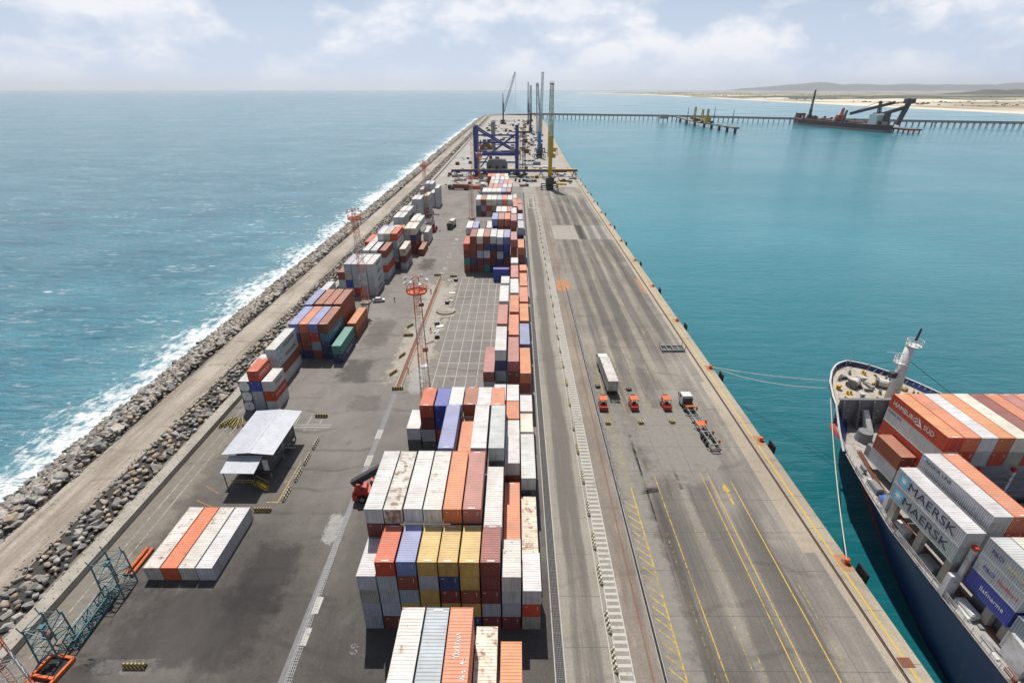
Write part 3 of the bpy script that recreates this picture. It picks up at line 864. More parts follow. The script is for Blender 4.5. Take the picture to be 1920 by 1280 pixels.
def rock_mat():
    m, nt, b = new_mat('breakwater_rock')
    oi = nt.nodes.new("ShaderNodeObjectInfo")
    g_ = nt.nodes.new("ShaderNodeNewGeometry")
    p = g_.outputs["Position"]
    rnd = nt.nodes.new("ShaderNodeMath"); rnd.operation = 'MAXIMUM'
    nt.links.new(oi.outputs["Random"], rnd.inputs[0]); nt.links.new(g_.outputs["Random Per Island"], rnd.inputs[1])
    r = math_n(nt, 'FRACT', math_n(nt, 'MULTIPLY', rnd.outputs[0], 7.31))
    n = nt.nodes.new("ShaderNodeValToRGB")
    e = n.color_ramp.elements
    e[0].position, e[0].color = 0.0, (0.2, 0.185, 0.17, 1)
    e[1].position, e[1].color = 1.0, (0.32, 0.24, 0.165, 1)
    for pos, col in ((0.45, (0.29, 0.27, 0.245, 1)), (0.8, (0.42, 0.4, 0.37, 1)), (0.92, (0.42, 0.34, 0.25, 1))):
        q = e.new(pos); q.color = col
    nt.links.new(r, n.inputs["Fac"])
    f = noise_n(nt, p, 1.3, 6, 0.65)
    c = mix_c(nt, 0.55, n.outputs["Color"], ramp(nt, f, 0.25, 0.78), 'OVERLAY')
    s = nt.nodes.new("ShaderNodeSeparateXYZ"); nt.links.new(p, s.inputs[0])
    wet = nt.nodes.new("ShaderNodeMapRange")
    wet.inputs['From Min'].default_value, wet.inputs['From Max'].default_value = -2.6, -3.6
    nt.links.new(math_n(nt, 'ADD', s.outputs['Z'], math_n(nt, 'MULTIPLY', f, 0.8)), wet.inputs['Value'])
    c = mix_c(nt, math_n(nt, 'MULTIPLY', wet.outputs[0], 0.6), c, (0.06, 0.055, 0.045))
    nt.links.new(c, b.inputs["Base Color"])
    b.inputs["Roughness"].default_value = 0.85
    bp = nt.nodes.new("ShaderNodeBump"); bp.inputs["Strength"].default_value = 0.5; bp.inputs["Distance"].default_value = 0.1
    nt.links.new(noise_n(nt, p, 3.5, 6, 0.7), bp.inputs["Height"]); nt.links.new(bp.outputs["Normal"], b.inputs["Normal"])
    return m
M['rock'] = rock_mat()
def rock_proto(rd, n):
    bm = bmesh.new()
    for i in range(n):
        v = Vector((rd.gauss(0, 1), rd.gauss(0, 1), rd.gauss(0, 1))).normalized() * rd.uniform(0.8, 1.0)
        v = Vector((max(-0.78, min(0.78, v.x)), max(-0.74, min(0.74, v.y)), max(-0.7, min(0.7, v.z))))
        bm.verts.new(v)
    res = bmesh.ops.convex_hull(bm, input=bm.verts)
    dead = list({e for e in res.get('geom_interior', []) + res.get('geom_unused', []) if isinstance(e, bmesh.types.BMVert)})
    bmesh.ops.delete(bm, geom=dead, context='VERTS')
    bm.verts.ensure_lookup_table()
    vs_ = np.array([v.co[:] for v in bm.verts]); bm.verts.index_update()
    fs_ = np.array([[v.index for v in f.verts] for f in bm.faces])
    bm.free()
    return vs_, fs_
rd = random.Random(11)
protos = [rock_proto(rd, 11) for _ in range(14)]
protos_s = [rock_proto(rd, 9) for _ in range(8)]
def surf_z(off):
    """rock surface height at an offset from the road centre"""
    if abs(off) < 4.4:
        return 1.2
    if off > 0:
        return 1.15 - max(0, off - 4.3) * 0.1 - max(0, off - 8.5) * 0.35
    o_ = -off - 4.2
    if o_ < 3.5:
        return 1.1 + 0.55 * math.sin(o_ / 3.5 * math.pi)
    return 1.1 - (o_ - 3.5) * 0.47
spots = []
t = 24.0
while t < 1705:
    sz = 1.0 if t < 150 else (1.12 if t < 300 else (1.6 if t < 600 else 2.7))
    dens = 1.22 * sz
    for (a, b_) in ((4.5, 10.6), (-20.5, -4.3)):
        w = b_ - a
        for j in range(int(w / dens) + 1):
            off = a + (j + rd.uniform(0.15, 0.85)) * dens
            if off > b_:
                continue
            s_ = rd.uniform(0.42, 1.0) ** 1.0 * sz * (1.15 if a < 0 else 0.95)
            if rd.random() < 0.16:
                s_ *= 1.6
            tt = t + rd.uniform(-0.6, 0.6) * sz
            if a > 0:
                s_ = min(s_, 0.55 + 0.5 * min(off - a + 0.4, b_ + 0.4 - off))
            elif off > -5.6:
                s_ *= 0.7
            spots.append((tt, off, s_))
    t += dens * 0.92
for _ in range(1500):
    tt = 26 + 330 * rd.random() ** 1.5
    oo = rd.choice((-1, 1)) * (4.4 - abs(rd.gauss(0, 0.9)))
    spots.append((tt, oo, rd.uniform(0.1, 0.3)))
bw = struct(link('rock_armour', None, None, (0, 0, 0)))
def in_view(q):
    v = q - Vector((0, 0, 66)); 
    return True
near_n = 0
big_v, big_f, off_i = [], [], 0
proto_me = []
for k, (vs_, fs_) in enumerate(protos):
    me = bpy.data.meshes.new('boulder'); me.from_pydata(vs_.tolist(), [], fs_.tolist()); me.materials.append(M['rock']); proto_me.append(me)
cand = []
for i, (tt, off, s_) in enumerate(spots):
    q = bw_pt(tt, off, surf_z(off) - 0.28 * s_)
    vx = q.x / max(1.0, (q.y * 0.895 + 61 * 0.4457))
    cand.append((q, s_, i, abs(vx) < 1.05))
vis = sorted([c for c in cand if c[3] and c[1] is not None], key=lambda c: -(c[2] * 0 + c[1] / (c[0] - Vector((0, 0, 66))).length))
own = set(c[2] for c in vis[:290])
for (q, s_, i, ok) in cand:
    e = Matrix.Rotation(rd.uniform(0, 6.28), 3, 'Z') @ Matrix.Rotation(rd.uniform(-0.5, 0.5), 3, 'X') @ Matrix.Rotation(rd.uniform(-0.5, 0.5), 3, 'Y')
    scl = Vector((s_ * rd.uniform(0.85, 1.35), s_ * rd.uniform(0.8, 1.15), s_ * rd.uniform(0.6, 0.95)))
    if i in own:
        o = link('boulder', proto_me[i % len(proto_me)], bw, q)
        o.rotation_euler = e.to_euler(); o.scale = scl
    else:
        if not ok and q.y < 60:
            continue
        vs_, fs_ = (protos if q.y < 330 else protos_s)[i % 8]
        mt = np.array(e) * np.array(scl)[None, :]
        big_v.append(vs_ @ mt.T + np.array(q)); big_f.append(fs_ + off_i); off_i += len(vs_)
me = bpy.data.meshes.new('rock_mass')
V = np.concatenate(big_v); Fq = np.concatenate(big_f)
me.vertices.add(len(V)); me.vertices.foreach_set('co', V.ravel())
me.loops.add(len(Fq) * 3); me.loops.foreach_set('vertex_index', Fq.ravel().astype(np.int32))
me.polygons.add(len(Fq)); me.polygons.foreach_set('loop_start', np.arange(0, len(Fq) * 3, 3, dtype=np.int32))
me.update(calc_edges=True); me.materials.append(M['rock'])
rk = link('rock_mass', me, bw); rk["kind"] = "stuff"

# ------------------------------------------------------------------ far shore
def terrain(name, mat, pts_fn, nu, nv):
    vs_, fs_ = [], []
    for i in range(nu + 1):
        for j in range(nv + 1):
            vs_.append(pts_fn(i / nu, j / nv))
    for i in range(nu):
        for j in range(nv):
            a = i * (nv + 1) + j
            fs_.append((a, a + nv + 1, a + nv + 2, a + 1))
    mb = MB(); mb.add(vs_, fs_)
    return struct(mb.build(name, mat, smooth=True))
coast = [(1640, -3500), (1600, 900), (1585, 2140), (1600, 3250), (1740, 7000), (1500, 9500), (1250, 11500), (2500, 15000)]
def coast_x(v):
    k = v * (len(coast) - 1); i = min(int(k), len(coast) - 2); f = k - i
    return coast[i][0] + (coast[i + 1][0] - coast[i][0]) * f, coast[i][1] + (coast[i + 1][1] - coast[i][1]) * f
def land_pt(u, v):
    x, yy = coast_x(v)
    d = u ** 2.2 * 16000
    z = SEA - 0.6 + min(d, 90) * 0.055
    if d > 90:
        z += 3.5 * mnoise.noise(Vector((x + d, yy, 0)) * 0.0016) + min(4.0, d * 0.0008)
    return (x + d, yy + 0.12 * d, z)
def land_mat():
    m, nt, b = new_mat('coast_land')
    p = pos_of(nt)
    s = nt.nodes.new("ShaderNodeSeparateXYZ"); nt.links.new(p, s.inputs[0])
    f = noise_n(nt, p, 0.003, 6, 0.65, stretch=(1, 0.45, 1))
    veg = mix_c(nt, ramp(nt, f, 0.42, 0.6), (0.42, 0.35, 0.25), (0.085, 0.1, 0.06))
    k = nt.nodes.new("ShaderNodeMapRange"); k.inputs['From Min'].default_value = SEA + 3.4; k.inputs['From Max'].default_value = SEA + 4.6
    nt.links.new(s.outputs['Z'], k.inputs['Value'])
    c = mix_c(nt, k.outputs[0], (0.62, 0.56, 0.45), veg)
    nt.links.new(c, b.inputs["Base Color"]); b.inputs["Roughness"].default_value = 1.0
    return m
terrain('coast_land', land_mat(), land_pt, 40, 70)
M['sand'] = simple('dune_sand', (0.66, 0.58, 0.44), 1.0, var=0.12, scale=0.006)
def dune(cx, cy, lx, ly, h, seed):
    def f(u, v):
        x, yy = (u - 0.5) * 2, (v - 0.5) * 2
        w = max(0, 1 - x * x) * max(0, 1 - yy * yy)
        z = h * w * (0.75 + 0.5 * mnoise.noise(Vector((x * 2.2 + seed, yy * 1.5, seed))))
        return (cx + x * lx, cy + yy * ly, -2 + z)
    return terrain('sand_dune', M['sand'], f, 28, 16)
dune(2330, 3420, 560, 260, 22, 1.0)
dune(3050, 3300, 620, 240, 13, 4.0)
dune(1990, 4300, 240, 160, 9, 6.0)
dune(3600, 2600, 900, 260, 10, 9.0)
M['scrub'] = simple('scrub_green', (0.07, 0.085, 0.055), 1.0, var=0.3, scale=0.004)
def scrub(cx, cy, lx, ly, h, seed):
    def f(u, v):
        x, yy = (u - 0.5) * 2, (v - 0.5) * 2
        w = max(0, 1 - x ** 4) * max(0, 1 - yy * yy)
        return (cx + x * lx, cy + yy * ly, -2 + h * w * (0.7 + 0.6 * mnoise.noise(Vector((x * 6 + seed, yy * 2, seed)))))
    return terrain('scrub_hill', M['scrub'], f, 40, 8)
scrub(3800, 5200, 2100, 300, 16, 2.0)
scrub(7200, 7000, 1900, 350, 95, 7.0)
scrub(2700, 4300, 800, 200, 13, 5.0)
M['mount'] = simple('mountain_slope', (0.07, 0.08, 0.085), 1.0, var=0.3, scale=0.0006)
def mountain(u, v):
    x = 10500 + u * 30000
    ridge = 0.55 * math.sin(min(1, u / 0.2) * math.pi / 2) + 0.22
    prof = max(0, 1 - (2 * v - 1) ** 2)
    hh = 500 * ridge * (0.62 + 0.75 * abs(mnoise.noise(Vector((u * 7.5, 3.3, 0.2)))) + 0.28 * mnoise.noise(Vector((u * 24, 1.0, v * 2)))) * min(1, u / 0.03)
    return (x, 25500 + 4500 * v - 2500 * u, -6 + hh * prof)
terrain('mountains', M['mount'], mountain, 130, 14)

# ------------------------------------------------------------------ hazy sea air
hz = MB(); hz.box(-46000, 46000, -6000, 46000, -12.0, 520.0)
hm = bpy.data.materials.new('sea_air'); hm.use_nodes = True
hn = hm.node_tree; hn.nodes.clear()
ho = hn.nodes.new("ShaderNodeOutputMaterial"); hv = hn.nodes.new("ShaderNodeVolumePrincipled")
hv.inputs["Color"].default_value = (0.93, 0.97, 1.0, 1)
hv.inputs["Density"].default_value = 0.000031
hv.inputs["Anisotropy"].default_value = 0.35
hn.links.new(hv.outputs[0], ho.inputs["Volume"])
haze = hz.build('haze', hm); haze["kind"] = "stuff"
# ------------------------------------------------------------------ shipping containers
CW = 2.44
L20, L40 = 6.06, 12.19
CODE = {  # code: (colour, rust, words)
    'W': ((0.55, 0.555, 0.555), 0.10, 'white'), 'w': ((0.56, 0.54, 0.5), 0.42, 'rust-stained white'),
    'C': ((0.64, 0.59, 0.49), 0.22, 'cream'), 'c': ((0.66, 0.58, 0.46), 0.55, 'rusty cream'),
    'G': ((0.43, 0.46, 0.48), 0.12, 'light grey'), 'D': ((0.1, 0.11, 0.115), 0.1, 'dark grey'),
    'H': ((0.27, 0.33, 0.38), 0.15, 'steel blue'), 'L': ((0.38, 0.4, 0.46), 0.1, 'lilac grey'),
    'E': ((0.36, 0.35, 0.29), 0.2, 'olive grey'), 'R': ((0.49, 0.058, 0.022), 0.12, 'bright red'),
    'O': ((0.58, 0.17, 0.06), 0.15, 'orange'), 'S': ((0.56, 0.15, 0.07), 0.16, 'salmon red'),
    'M': ((0.17, 0.035, 0.032), 0.1, 'maroon'), 'P': ((0.36, 0.115, 0.1), 0.1, 'dusty pink'),
    'K': ((0.25, 0.065, 0.035), 0.15, 'brown'), 'N': ((0.022, 0.045, 0.15), 0.05, 'navy'),
    'B': ((0.03, 0.06, 0.34), 0.05, 'royal blue'), 'b': ((0.17, 0.22, 0.44), 0.14, 'pale blue'),
    'V': ((0.035, 0.05, 0.13), 0.05, 'dark blue'),
    'Y': ((0.50, 0.32, 0.085), 0.1, 'yellow'), 'T': ((0.045, 0.21, 0.18), 0.05, 'teal green'),
    'Q': ((0.05, 0.16, 0.24), 0.05, 'petrol blue'),
}
_cm = {}
def corr(n, a, b, depth):
    """trapezoid wave: list of (s, d) from a to b"""
    out = []
    step = (b - a) / n
    for i in range(n):
        s = a + i * step
        out += [(s, 0), (s + step * 0.3, 0), (s + step * 0.5, depth), (s + step * 0.8, depth)]
    out.append((b, 0))
    return out
def cmeshes(L, H):
    key = (L, H)
    if key in _cm:
        return _cm[key]
    h, w = L / 2, CW / 2
    d = {}
    f = MB()
    for sx in (-1, 1):
        for sy in (-1, 1):
            x0, x1 = sorted((sx * w, sx * (w - 0.15)))
            y0, y1 = sorted((sy * h, sy * (h - 0.12)))
            f.box(x0, x1, y0, y1, 0.12, H - 0.12)
            x0, x1 = sorted((sx * (w + 0.004), sx * (w - 0.17)))
            y0, y1 = sorted((sy * (h + 0.004), sy * (h - 0.18)))
            f.box(x0, x1, y0, y1, 0, 0.12)
            f.box(x0, x1, y0, y1, H - 0.12, H)
        x0, x1 = sorted((sx * w, sx * (w - 0.06)))
        f.box(x0, x1, -h + 0.18, h - 0.18, 0.02, 0.17)
        f.box(x0, x1, -h + 0.18, h - 0.18, H - 0.08, H - 0.008)
    for sy in (-1, 1):
        y0, y1 = sorted((sy * h, sy * (h - 0.08)))
        f.box(-w + 0.17, w - 0.17, y0, y1, 0.02, 0.15)
        f.box(-w + 0.17, w - 0.17, y0, y1, H - 0.13, H - 0.006)
    f.box(-w + 0.06, w - 0.06, -h + 0.08, h - 0.08, 0.12, 0.16)
    d['frame'] = f
    r = MB()
    pr_ = corr(max(8, int((L - 0.16) / 0.36)), -h + 0.08, h - 0.08, 0.04)
    vs_ = []
    for s, q in pr_:
        z = H - 0.016 - q
        vs_ += [(-w + 0.06, s, z), (w - 0.06, s, z)]
    r.add(vs_, [(2 * i, 2 * i + 1, 2 * i + 3, 2 * i + 2) for i in range(len(pr_) - 1)])
    d['roof_panel'] = r
    for sx, nm in ((-1, 'side_l'), (1, 'side_r')):
        m = MB()
        pr_ = corr(int(L / 0.28), -h + 0.1, h - 0.1, 0.045)
        vs_ = []
        for s, q in pr_:
            x = sx * (w - 0.012 - q)
            vs_ += [(x, s, 0.15), (x, s, H - 0.06)]
        fs_ = [(2 * i, 2 * i + 2, 2 * i + 3, 2 * i + 1) for i in range(len(pr_) - 1)]
        m.add(vs_, [tuple(reversed(q)) for q in fs_] if sx < 0 else fs_)
        d[nm] = m
    m = MB()
    pr_ = corr(9, -w + 0.12, w - 0.12, 0.045)
    vs_ = []
    for s, q in pr_:
        vs_ += [(s, h - 0.015 - q, 0.12), (s, h - 0.015 - q, H - 0.1)]
    m.add(vs_, [(2 * i, 2 * i + 2, 2 * i + 3, 2 * i + 1)[::-1] for i in range(len(pr_) - 1)])
    d['end_wall'] = m
    for sx, nm in ((-1, 'door_l'), (1, 'door_r')):
        m = MB()
        x0, x1 = sorted((sx * 0.015, sx * (w - 0.14)))
        m.box(x0, x1, -h + 0.02, -h + 0.06, 0.15, H - 0.13)
        for zz in (0.3, 0.9, 1.5, 2.05):
            m.box(x0 + 0.08, x1 - 0.08, -h + 0.008, -h + 0.02, zz, zz + 0.42)
        d[nm] = m
    for k, xx in enumerate((-0.85, -0.28, 0.28, 0.85)):
        m = MB()
        m.box(xx - 0.02, xx + 0.02, -h - 0.025, -h + 0.006, 0.12, H - 0.1)
        m.box(xx - 0.02, xx + 0.2, -h - 0.03, -h - 0.005, 1.0, 1.05)
        d['rod%d' % k] = m
    meshes = {}
    for k, mb in d.items():
        me = mb.mesh(k.split('_')[0] if k.startswith('rod') else k)
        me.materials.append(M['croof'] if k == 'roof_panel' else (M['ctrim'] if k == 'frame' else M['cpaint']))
        meshes[k] = me
    al = MB()
    for k, mb in d.items():
        if k.startswith('rod'):
            continue
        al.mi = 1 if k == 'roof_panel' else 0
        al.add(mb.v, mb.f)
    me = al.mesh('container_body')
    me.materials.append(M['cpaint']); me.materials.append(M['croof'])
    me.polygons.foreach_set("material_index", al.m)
    meshes['lite'] = me
    _cm[key] = meshes
    return meshes

crd = random.Random(5)
_mk = {}
def marks(L, H, kind):
    key = (L, H, kind)
    if key not in _mk:
        m = MB(); h, w = L / 2, CW / 2
        if kind == 'end':           # stencilled number beside the right post, on both ends
            for s_ in (-1, 1):
                y0_, y1_ = sorted((s_ * (h + 0.028), s_ * (h + 0.033)))
                xx = 0.78 if s_ < 0 else -0.78
                for i in range(7):
                    m.box(xx - 0.05, xx + 0.05, y0_, y1_, H - 1.05 + 0.1 * i, H - 0.99 + 0.1 * i)
                m.box(-xx - 0.22, -xx + 0.12, y0_, y1_, H - 0.52, H - 0.42)
        else:                       # painted dash on the roof header
            for s_ in (-1, 1):
                y0_, y1_ = sorted((s_ * (h - 0.16), s_ * (h - 0.34)))
                m.box(-0.55, 0.4, y0_, y1_, H - 0.012, H - 0.004)
        me = m.mesh('stencil_mark'); me.materials.append(M['lettering_white']); _mk[key] = me
    return _mk[key]
N_CONT = [0]
def container(code, x, y, z, L, H, label, group, full, doors=None, rz=0.0, name='shipping_container'):
    """x: left side, y: near end, z: floor"""
    col, rust, _w = CODE[code]
    j = 1 + crd.uniform(-0.1, 0.1)
    col = tuple(max(0, min(1, c * j * (1 + crd.uniform(-0.03, 0.03)))) for c in col)
    rust = max(0, rust + crd.uniform(-0.05, 0.2))
    rgba = col + (rust,)
    me = cmeshes(L, H)
    if doors is None:
        doors = crd.random() < 0.33
    flip = 0.0 if doors else math.pi
    loc = (x + CW / 2, y + L / 2, z)
    N_CONT[0] += 1
    if not full:
        o = link(name, me['lite'], None, loc, flip + rz)
        o.color = rgba
        return tag(o, label, 'container', group)
    o = thing(name, label, 'container', loc, flip + rz, group)
    o.color = rgba
    for k, nm in (('frame', 'frame'), ('roof_panel', 'roof_panel'), ('side_l', 'side_wall'), ('side_r', 'side_wall'), ('end_wall', 'end_wall'), ('door_l', 'door'), ('door_r', 'door')):
        c = link(nm, me[k], o)
        c.color = rgba
        if nm == 'door':
            for r_ in ((0, 1) if k == 'door_l' else (2, 3)):
                q = link('lock_rod', me['rod%d' % r_], c)
                q.color = tuple(v * 0.8 for v in col) + (rust,)
    if code not in 'WwCcGLE':
        if crd.random() < 0.75:
            link('stencil_mark', marks(L, H, 'end'), o)['kind'] = 'stuff'
        if crd.random() < 0.6:
            link('roof_dash', marks(L, H, 'roof'), o)['kind'] = 'stuff'
    return o

ORD = ['first', 'second', 'third', 'fourth', 'fifth', 'sixth', 'seventh', 'eighth', 'ninth']
TIER = ['ground', 'second', 'third', 'fourth', 'fifth', 'sixth', 'seventh']
ALLC = {}
def bay(tagname, phrase, y, L, cols, th=2.6, full=True, jit=0.08):
    """cols: list of (x, n_tiers, codes from the top down, near-end shift)"""
    grp = 'stacked containers ' + phrase
    for ci, cdef in enumerate(cols):
        if cdef is None:
            continue
        x, n, codes = cdef[:3]
        dy = cdef[3] if len(cdef) > 3 else 0.0
        for k, cd in enumerate(codes):
            if cd == '.':
                continue
            t = n - 1 - k
            if t < 0:
                break
            if (tagname, ci, t) in HIDDEN:
                continue
            if (tagname, ci, t) in SMALL:
                MASS.append((cd, x, y + dy, t * th + 0.004, L, th - 0.012))
                continue
            lab = "%s container, %s from left, %s tier, %s" % (CODE[cd][2], ORD[ci], TIER[t], phrase)
            o = container(cd, x + crd.uniform(-0.03, 0.03), y + dy + crd.uniform(-jit, jit), t * th + 0.004, L, th - 0.012, lab, grp, full)
            ALLC[(tagname, ci, t)] = o

def _keys(s):
    return {(a.split(':')[0], int(q[0]), int(q[1])) for a in s.split() for q in a.split(':')[1].split(',')}
HIDDEN = _keys('A:20,30 B:71 C:71 D2:72,81 E2:13 E3:22,13 E4:13,22 E5:03,12 E6:03,12 F2:13,33,43,63,73,82,53 F3:03,04,12 F4:03 G:82 G0:43,53 H1:04,14,24,34,44,62,54 H2:52 L10:10,20,21,11 L11:02,11 L6:41 L8:02,10,11,21 L9:00 S6:01 S7:01 S8:01 Sp3:00 Sq:01 Sr:02 Sz:00 Z6:20,21,22 Zr:10,11 L2b:30')        # wholly behind other containers
SMALL = _keys('L2:01,00 L10:41,40,02,13,32,22,31,30,12 G:24,23,14,13,04,03,34,33,73,44,54,64 B:03,80,02 L8:03,12,22 C:63,34,80 Z6:23 H5:05,35,45,25,15,04,03 L3:31,10,00 L9:22,21,20,02,01,10 F4:04,12 L7:12,02 F:40,81,72,60,50 L5:13,33,23 H6:04,03,02 F2:83,74,54,64,44,03 H2:45,62,35,53,05,15,25 E1:31 L6:03,33,23,13 H3:05,45,35,25,15 H4:25,15,35,05 Zr:01,00 E2:03,04,22 D:22,01,81 H1:63,72 E3:04,03 E4b:04 G0:63 F3:13 A:40')         # past the three hundred that show largest
MASS = []
XC = [-20.2 + 2.665 * i for i in range(9)]
# near edge of frame
bay('Z6', 'row cut by the bottom edge', 36.35 - L40, L40, [(-12.1, 6, 'w'), (-9.47, 6, 'H'), (-6.83, 6, 'SSKSMK')])
bay('Zr', 'low row at the bottom edge', 37.7 - L40, L40, [(-4.3, 4, 'cGKE'), (-1.5, 3, 'OKK')])
# front block of short containers
bay('A', 'front block with yellow containers', 44.45, L20, [
    (XC[0], 4, 'WELH'), (XC[1], 5, 'RGGLM'), (XC[2], 5, 'bKHYK'), (XC[3], 5, 'YLYYK'), (XC[4], 5, 'YNMYM'),
    (XC[5], 5, 'YYKYV'), (XC[6], 5, 'MMMLM'), (XC[7], 4, 'wGLM'), (XC[8], 3, 'WRE')], jit=0.04)
bay('B', 'long row behind yellow containers', 50.75, L40, [
    (XC[0], 6, 'WMGK'), (XC[1], 6, 'w'), (XC[2], 6, 'W'), (XC[3], 6, 'w'), (XC[4], 6, 'O'), (XC[5], 6, 'P'),
    (XC[6] + 0.1, 5, 'WS', -0.6), (XC[7], 3, 'SK', 1.8), (XC[8], 2, 'cD', 1.3)])
bay('C', 'long row before orange and blue', 63.75, L40, [
    None, None, None, (XC[3] + 0.2, 6, 'bN'), (XC[4] + 0.1, 5, 'S'), (XC[5], 6, 'WM'), (XC[6] + 0.15, 6, 'GDM'), (XC[7], 4, 'WKD', 2.6), (XC[8] + 0.1, 3, 'WDK', 2.0)])
bay('D', 'short row beside the empty grid', 75.9, L20, [
    (XC[0] + 0.4, 4, 'WDD'), (XC[1] + 0.6, 6, 'RMGD', -0.4), (XC[2] + 0.6, 6, 'BBRD', -0.4), (XC[3] + 0.4, 6, 'W'), (XC[4] + 0.4, 6, 'K'),
    (XC[5] + 0.2, 6, 'W'), (XC[6], 6, 'S'), (XC[7], 4, 'S', 3.1), (XC[8], 3, 'CD', 2.6)])
bay('D2', 'short containers behind the grid row', 85.3, L20, [
    None, None, None, None, None, None, (XC[6], 4, 'W', 0.2), (XC[7], 4, 'WK'), (XC[8] + 0.1, 3, 'WG')])
# narrow row along the drain
bay('E1', 'first of the narrow row', 96.7, L40, [(-6.9, 4, 'PG'), (-4.25, 6, 'WNHD', 0.4), (-1.45, 5, 'PMK'), (1.2, 4, 'OKL', -0.5)])
bay('E2', 'second of the narrow row', 110.2, L40, [(-4.2, 6, 'PKM', 0.6), (-1.4, 5, 'SK'), (1.3, 4, 'bN')], full=False)
bay('E3', 'third of the narrow row', 124.2, L40, [(-4.1, 6, 'WKG', 1.0), (-1.3, 5, 'SM'), (1.4, 4, 'OK')], full=False)
bay('E4', 'fourth of the narrow row', 137.9, L40, [None, (-1.3, 5, 'WK', 0.4), (1.5, 4, 'SM')], full=False)
bay('E4b', 'white pair end of narrow row', 139.3, L20, [(-4.0, 6, 'WG')], full=False)
bay('E5', 'fifth of the narrow row', 151.3, L40, [(-1.3, 5, 'PM', 0.5), (1.6, 4, 'SK')], full=False)
bay('E6', 'short pair before the tall block', 166.6, L20, [(-1.3, 5, 'WG'), (1.7, 4, 'OR')], full=False)
# tall block of mixed colours
XF = [-20.3 + 2.66 * i for i in range(9)]
bay('F', 'tall dark block beyond the grid', 195.3, L40, [
    (XF[0], 4, 'RMTK'), (XF[1], 5, 'MKMVM'), (XF[2], 5, 'CKLMK'), (XF[3], 5, 'KVWMT'), (XF[4], 5, 'WNMMN'), (XF[5], 5, 'WVGNM', -1.2), (XF[6], 5, 'bBVMM', -1.0),
    (XF[7] + 0.1, 5, 'PMK', -4.5), (XF[8] + 0.2, 4, 'OKV', -5.2)], th=2.9, full=False)
bay('F2', 'second rank of tall dark block', 209.2, L40, [
    (XF[0], 5, 'WM'), (XF[1], 5, 'bM'), None, (XF[3] + 0.4, 5, 'WM'), (XF[4], 6, 'bNK', 3), (XF[5], 6, 'PKK', 3), (XF[6], 6, 'SKM', 3), (XF[7], 6, 'PKM', 0.5), (XF[8] + 0.3, 5, 'LNG')], th=2.9, full=False)
bay('F3', 'right pair behind the dark block', 223.0, L40, [(XF[7], 5, 'SM'), (XF[8] + 0.3, 4, 'bN')], th=2.9, full=False)
bay('F4', 'right pair by the far rail', 237.0, L40, [(XF[7], 5, 'WK'), (XF[8] + 0.3, 4, 'LM')], th=2.9, full=False)
XG = [-19.3 + 2.6 * i for i in range(9)]
bay('G', 'far block with white tops', 254.0, L40, [
    (XG[0], 6, 'WDD'), (XG[1], 6, 'KHM'), (XG[2], 6, 'CRE'), (XG[3], 6, 'CED'), (XG[4], 6, 'LH'), (XG[5], 6, 'SM'), (XG[6], 6, 'WG'), (XG[7], 5, 'PM', -2), (XG[8], 4, 'PM', 4)], th=2.9, full=False)  # left column's lower boxes: shaded white painted as dark grey
bay('G0', 'low step before far white tops', 240.5, L40, [None, None, None, None, (XG[4], 5, 'CD'), (XG[5], 5, 'CK'), (XG[6], 5, 'PK')], th=2.9, full=False)
bay('H1', 'first far rank by the cranes', 275.0, L40, [(XG[1] - 0.8 + 0.2 * i, 6, q) for i, q in enumerate(())] or [
    (-17.4, 6, 'WE'), (-14.85, 6, 'WE'), (-12.3, 6, 'WD'), (-9.75, 6, 'WD'), (-7.2, 6, 'bB'), (-4.6, 6, 'PM'), (-1.6, 4, 'SD'), (1.4, 3, 'P')], th=2.9, full=False)
bay('H2', 'second far rank by the cranes', 288.6, L40, [(-14.8, 6, 'P'), (-12.1, 6, 'S'), (-9.5, 6, 'P'), (-6.9, 6, 'W'), (-4.2, 6, 'L'), (-1.5, 4, 'WE'), (1.3, 3, 'R')], th=2.9, full=False)
bay('H3', 'third far rank by the cranes', 301.6, L40, [(-14.6, 6, 'E'), (-12.0, 6, 'W'), (-9.2, 6, 'b'), (-6.6, 6, 'P'), (-3.9, 6, 'S')], th=2.9, full=False)
bay('H4', 'fourth far rank by the cranes', 315.0, L40, [(-14.5, 6, 'W'), (-11.8, 6, 'W'), (-8.9, 6, 'C'), (-6.2, 6, 'W')], th=2.9, full=False)
bay('H5', 'last rank below the blue gantry', 328.0, L40, [(-17.2, 6, 'RRR'), (-14.6, 6, 'S'), (-12.0, 6, 'W'), (-9.4, 6, 'O'), (-6.8, 6, 'C')], th=2.9, full=False)
bay('H6', 'grey stack left of last rank', 318.0, L20, [(-21.0, 5, 'WLD')], th=2.9, full=False)

# left yard, stacks beside the wall
bay('L1', 'small stack by the shed', 96.6, L20, [(-61.6, 3, 'WWW'), (-59.1, 4, 'RBGH'), (-56.4, 3, 'WRW')], jit=0.03)
bay('L1b', 'long stack behind the shed', 107.0, L40, [(-59.6, 4, 'WWKW')])
bay('L1c', 'white stack against the wall', 103.6, L20, [(-62.2, 3, 'W')])
bay('L2', 'wide block beside the wall', 121.6, L40, [(-59.95, 4, 'bNKN'), (-57.3, 4, 'SKKN'), (-54.7, 4, 'bRHK'), (-52.05, 4, 'KQVN'), (-48.5, 2, 'TV', -2.4)])
bay('L2b', 'brown block beside the wall', 135.7, L40, [(-60.9, 4, 'b', -0.4), (-58.05, 4, 'K'), (-55.35, 4, 'K'), (-52.65, 4, 'KKKK'), (-48.6, 2, 'OK', -2.2)])
bay('L2c', 'lone white against the wall', 149.8, L40, [(-63.2, 3, 'W')], full=False)
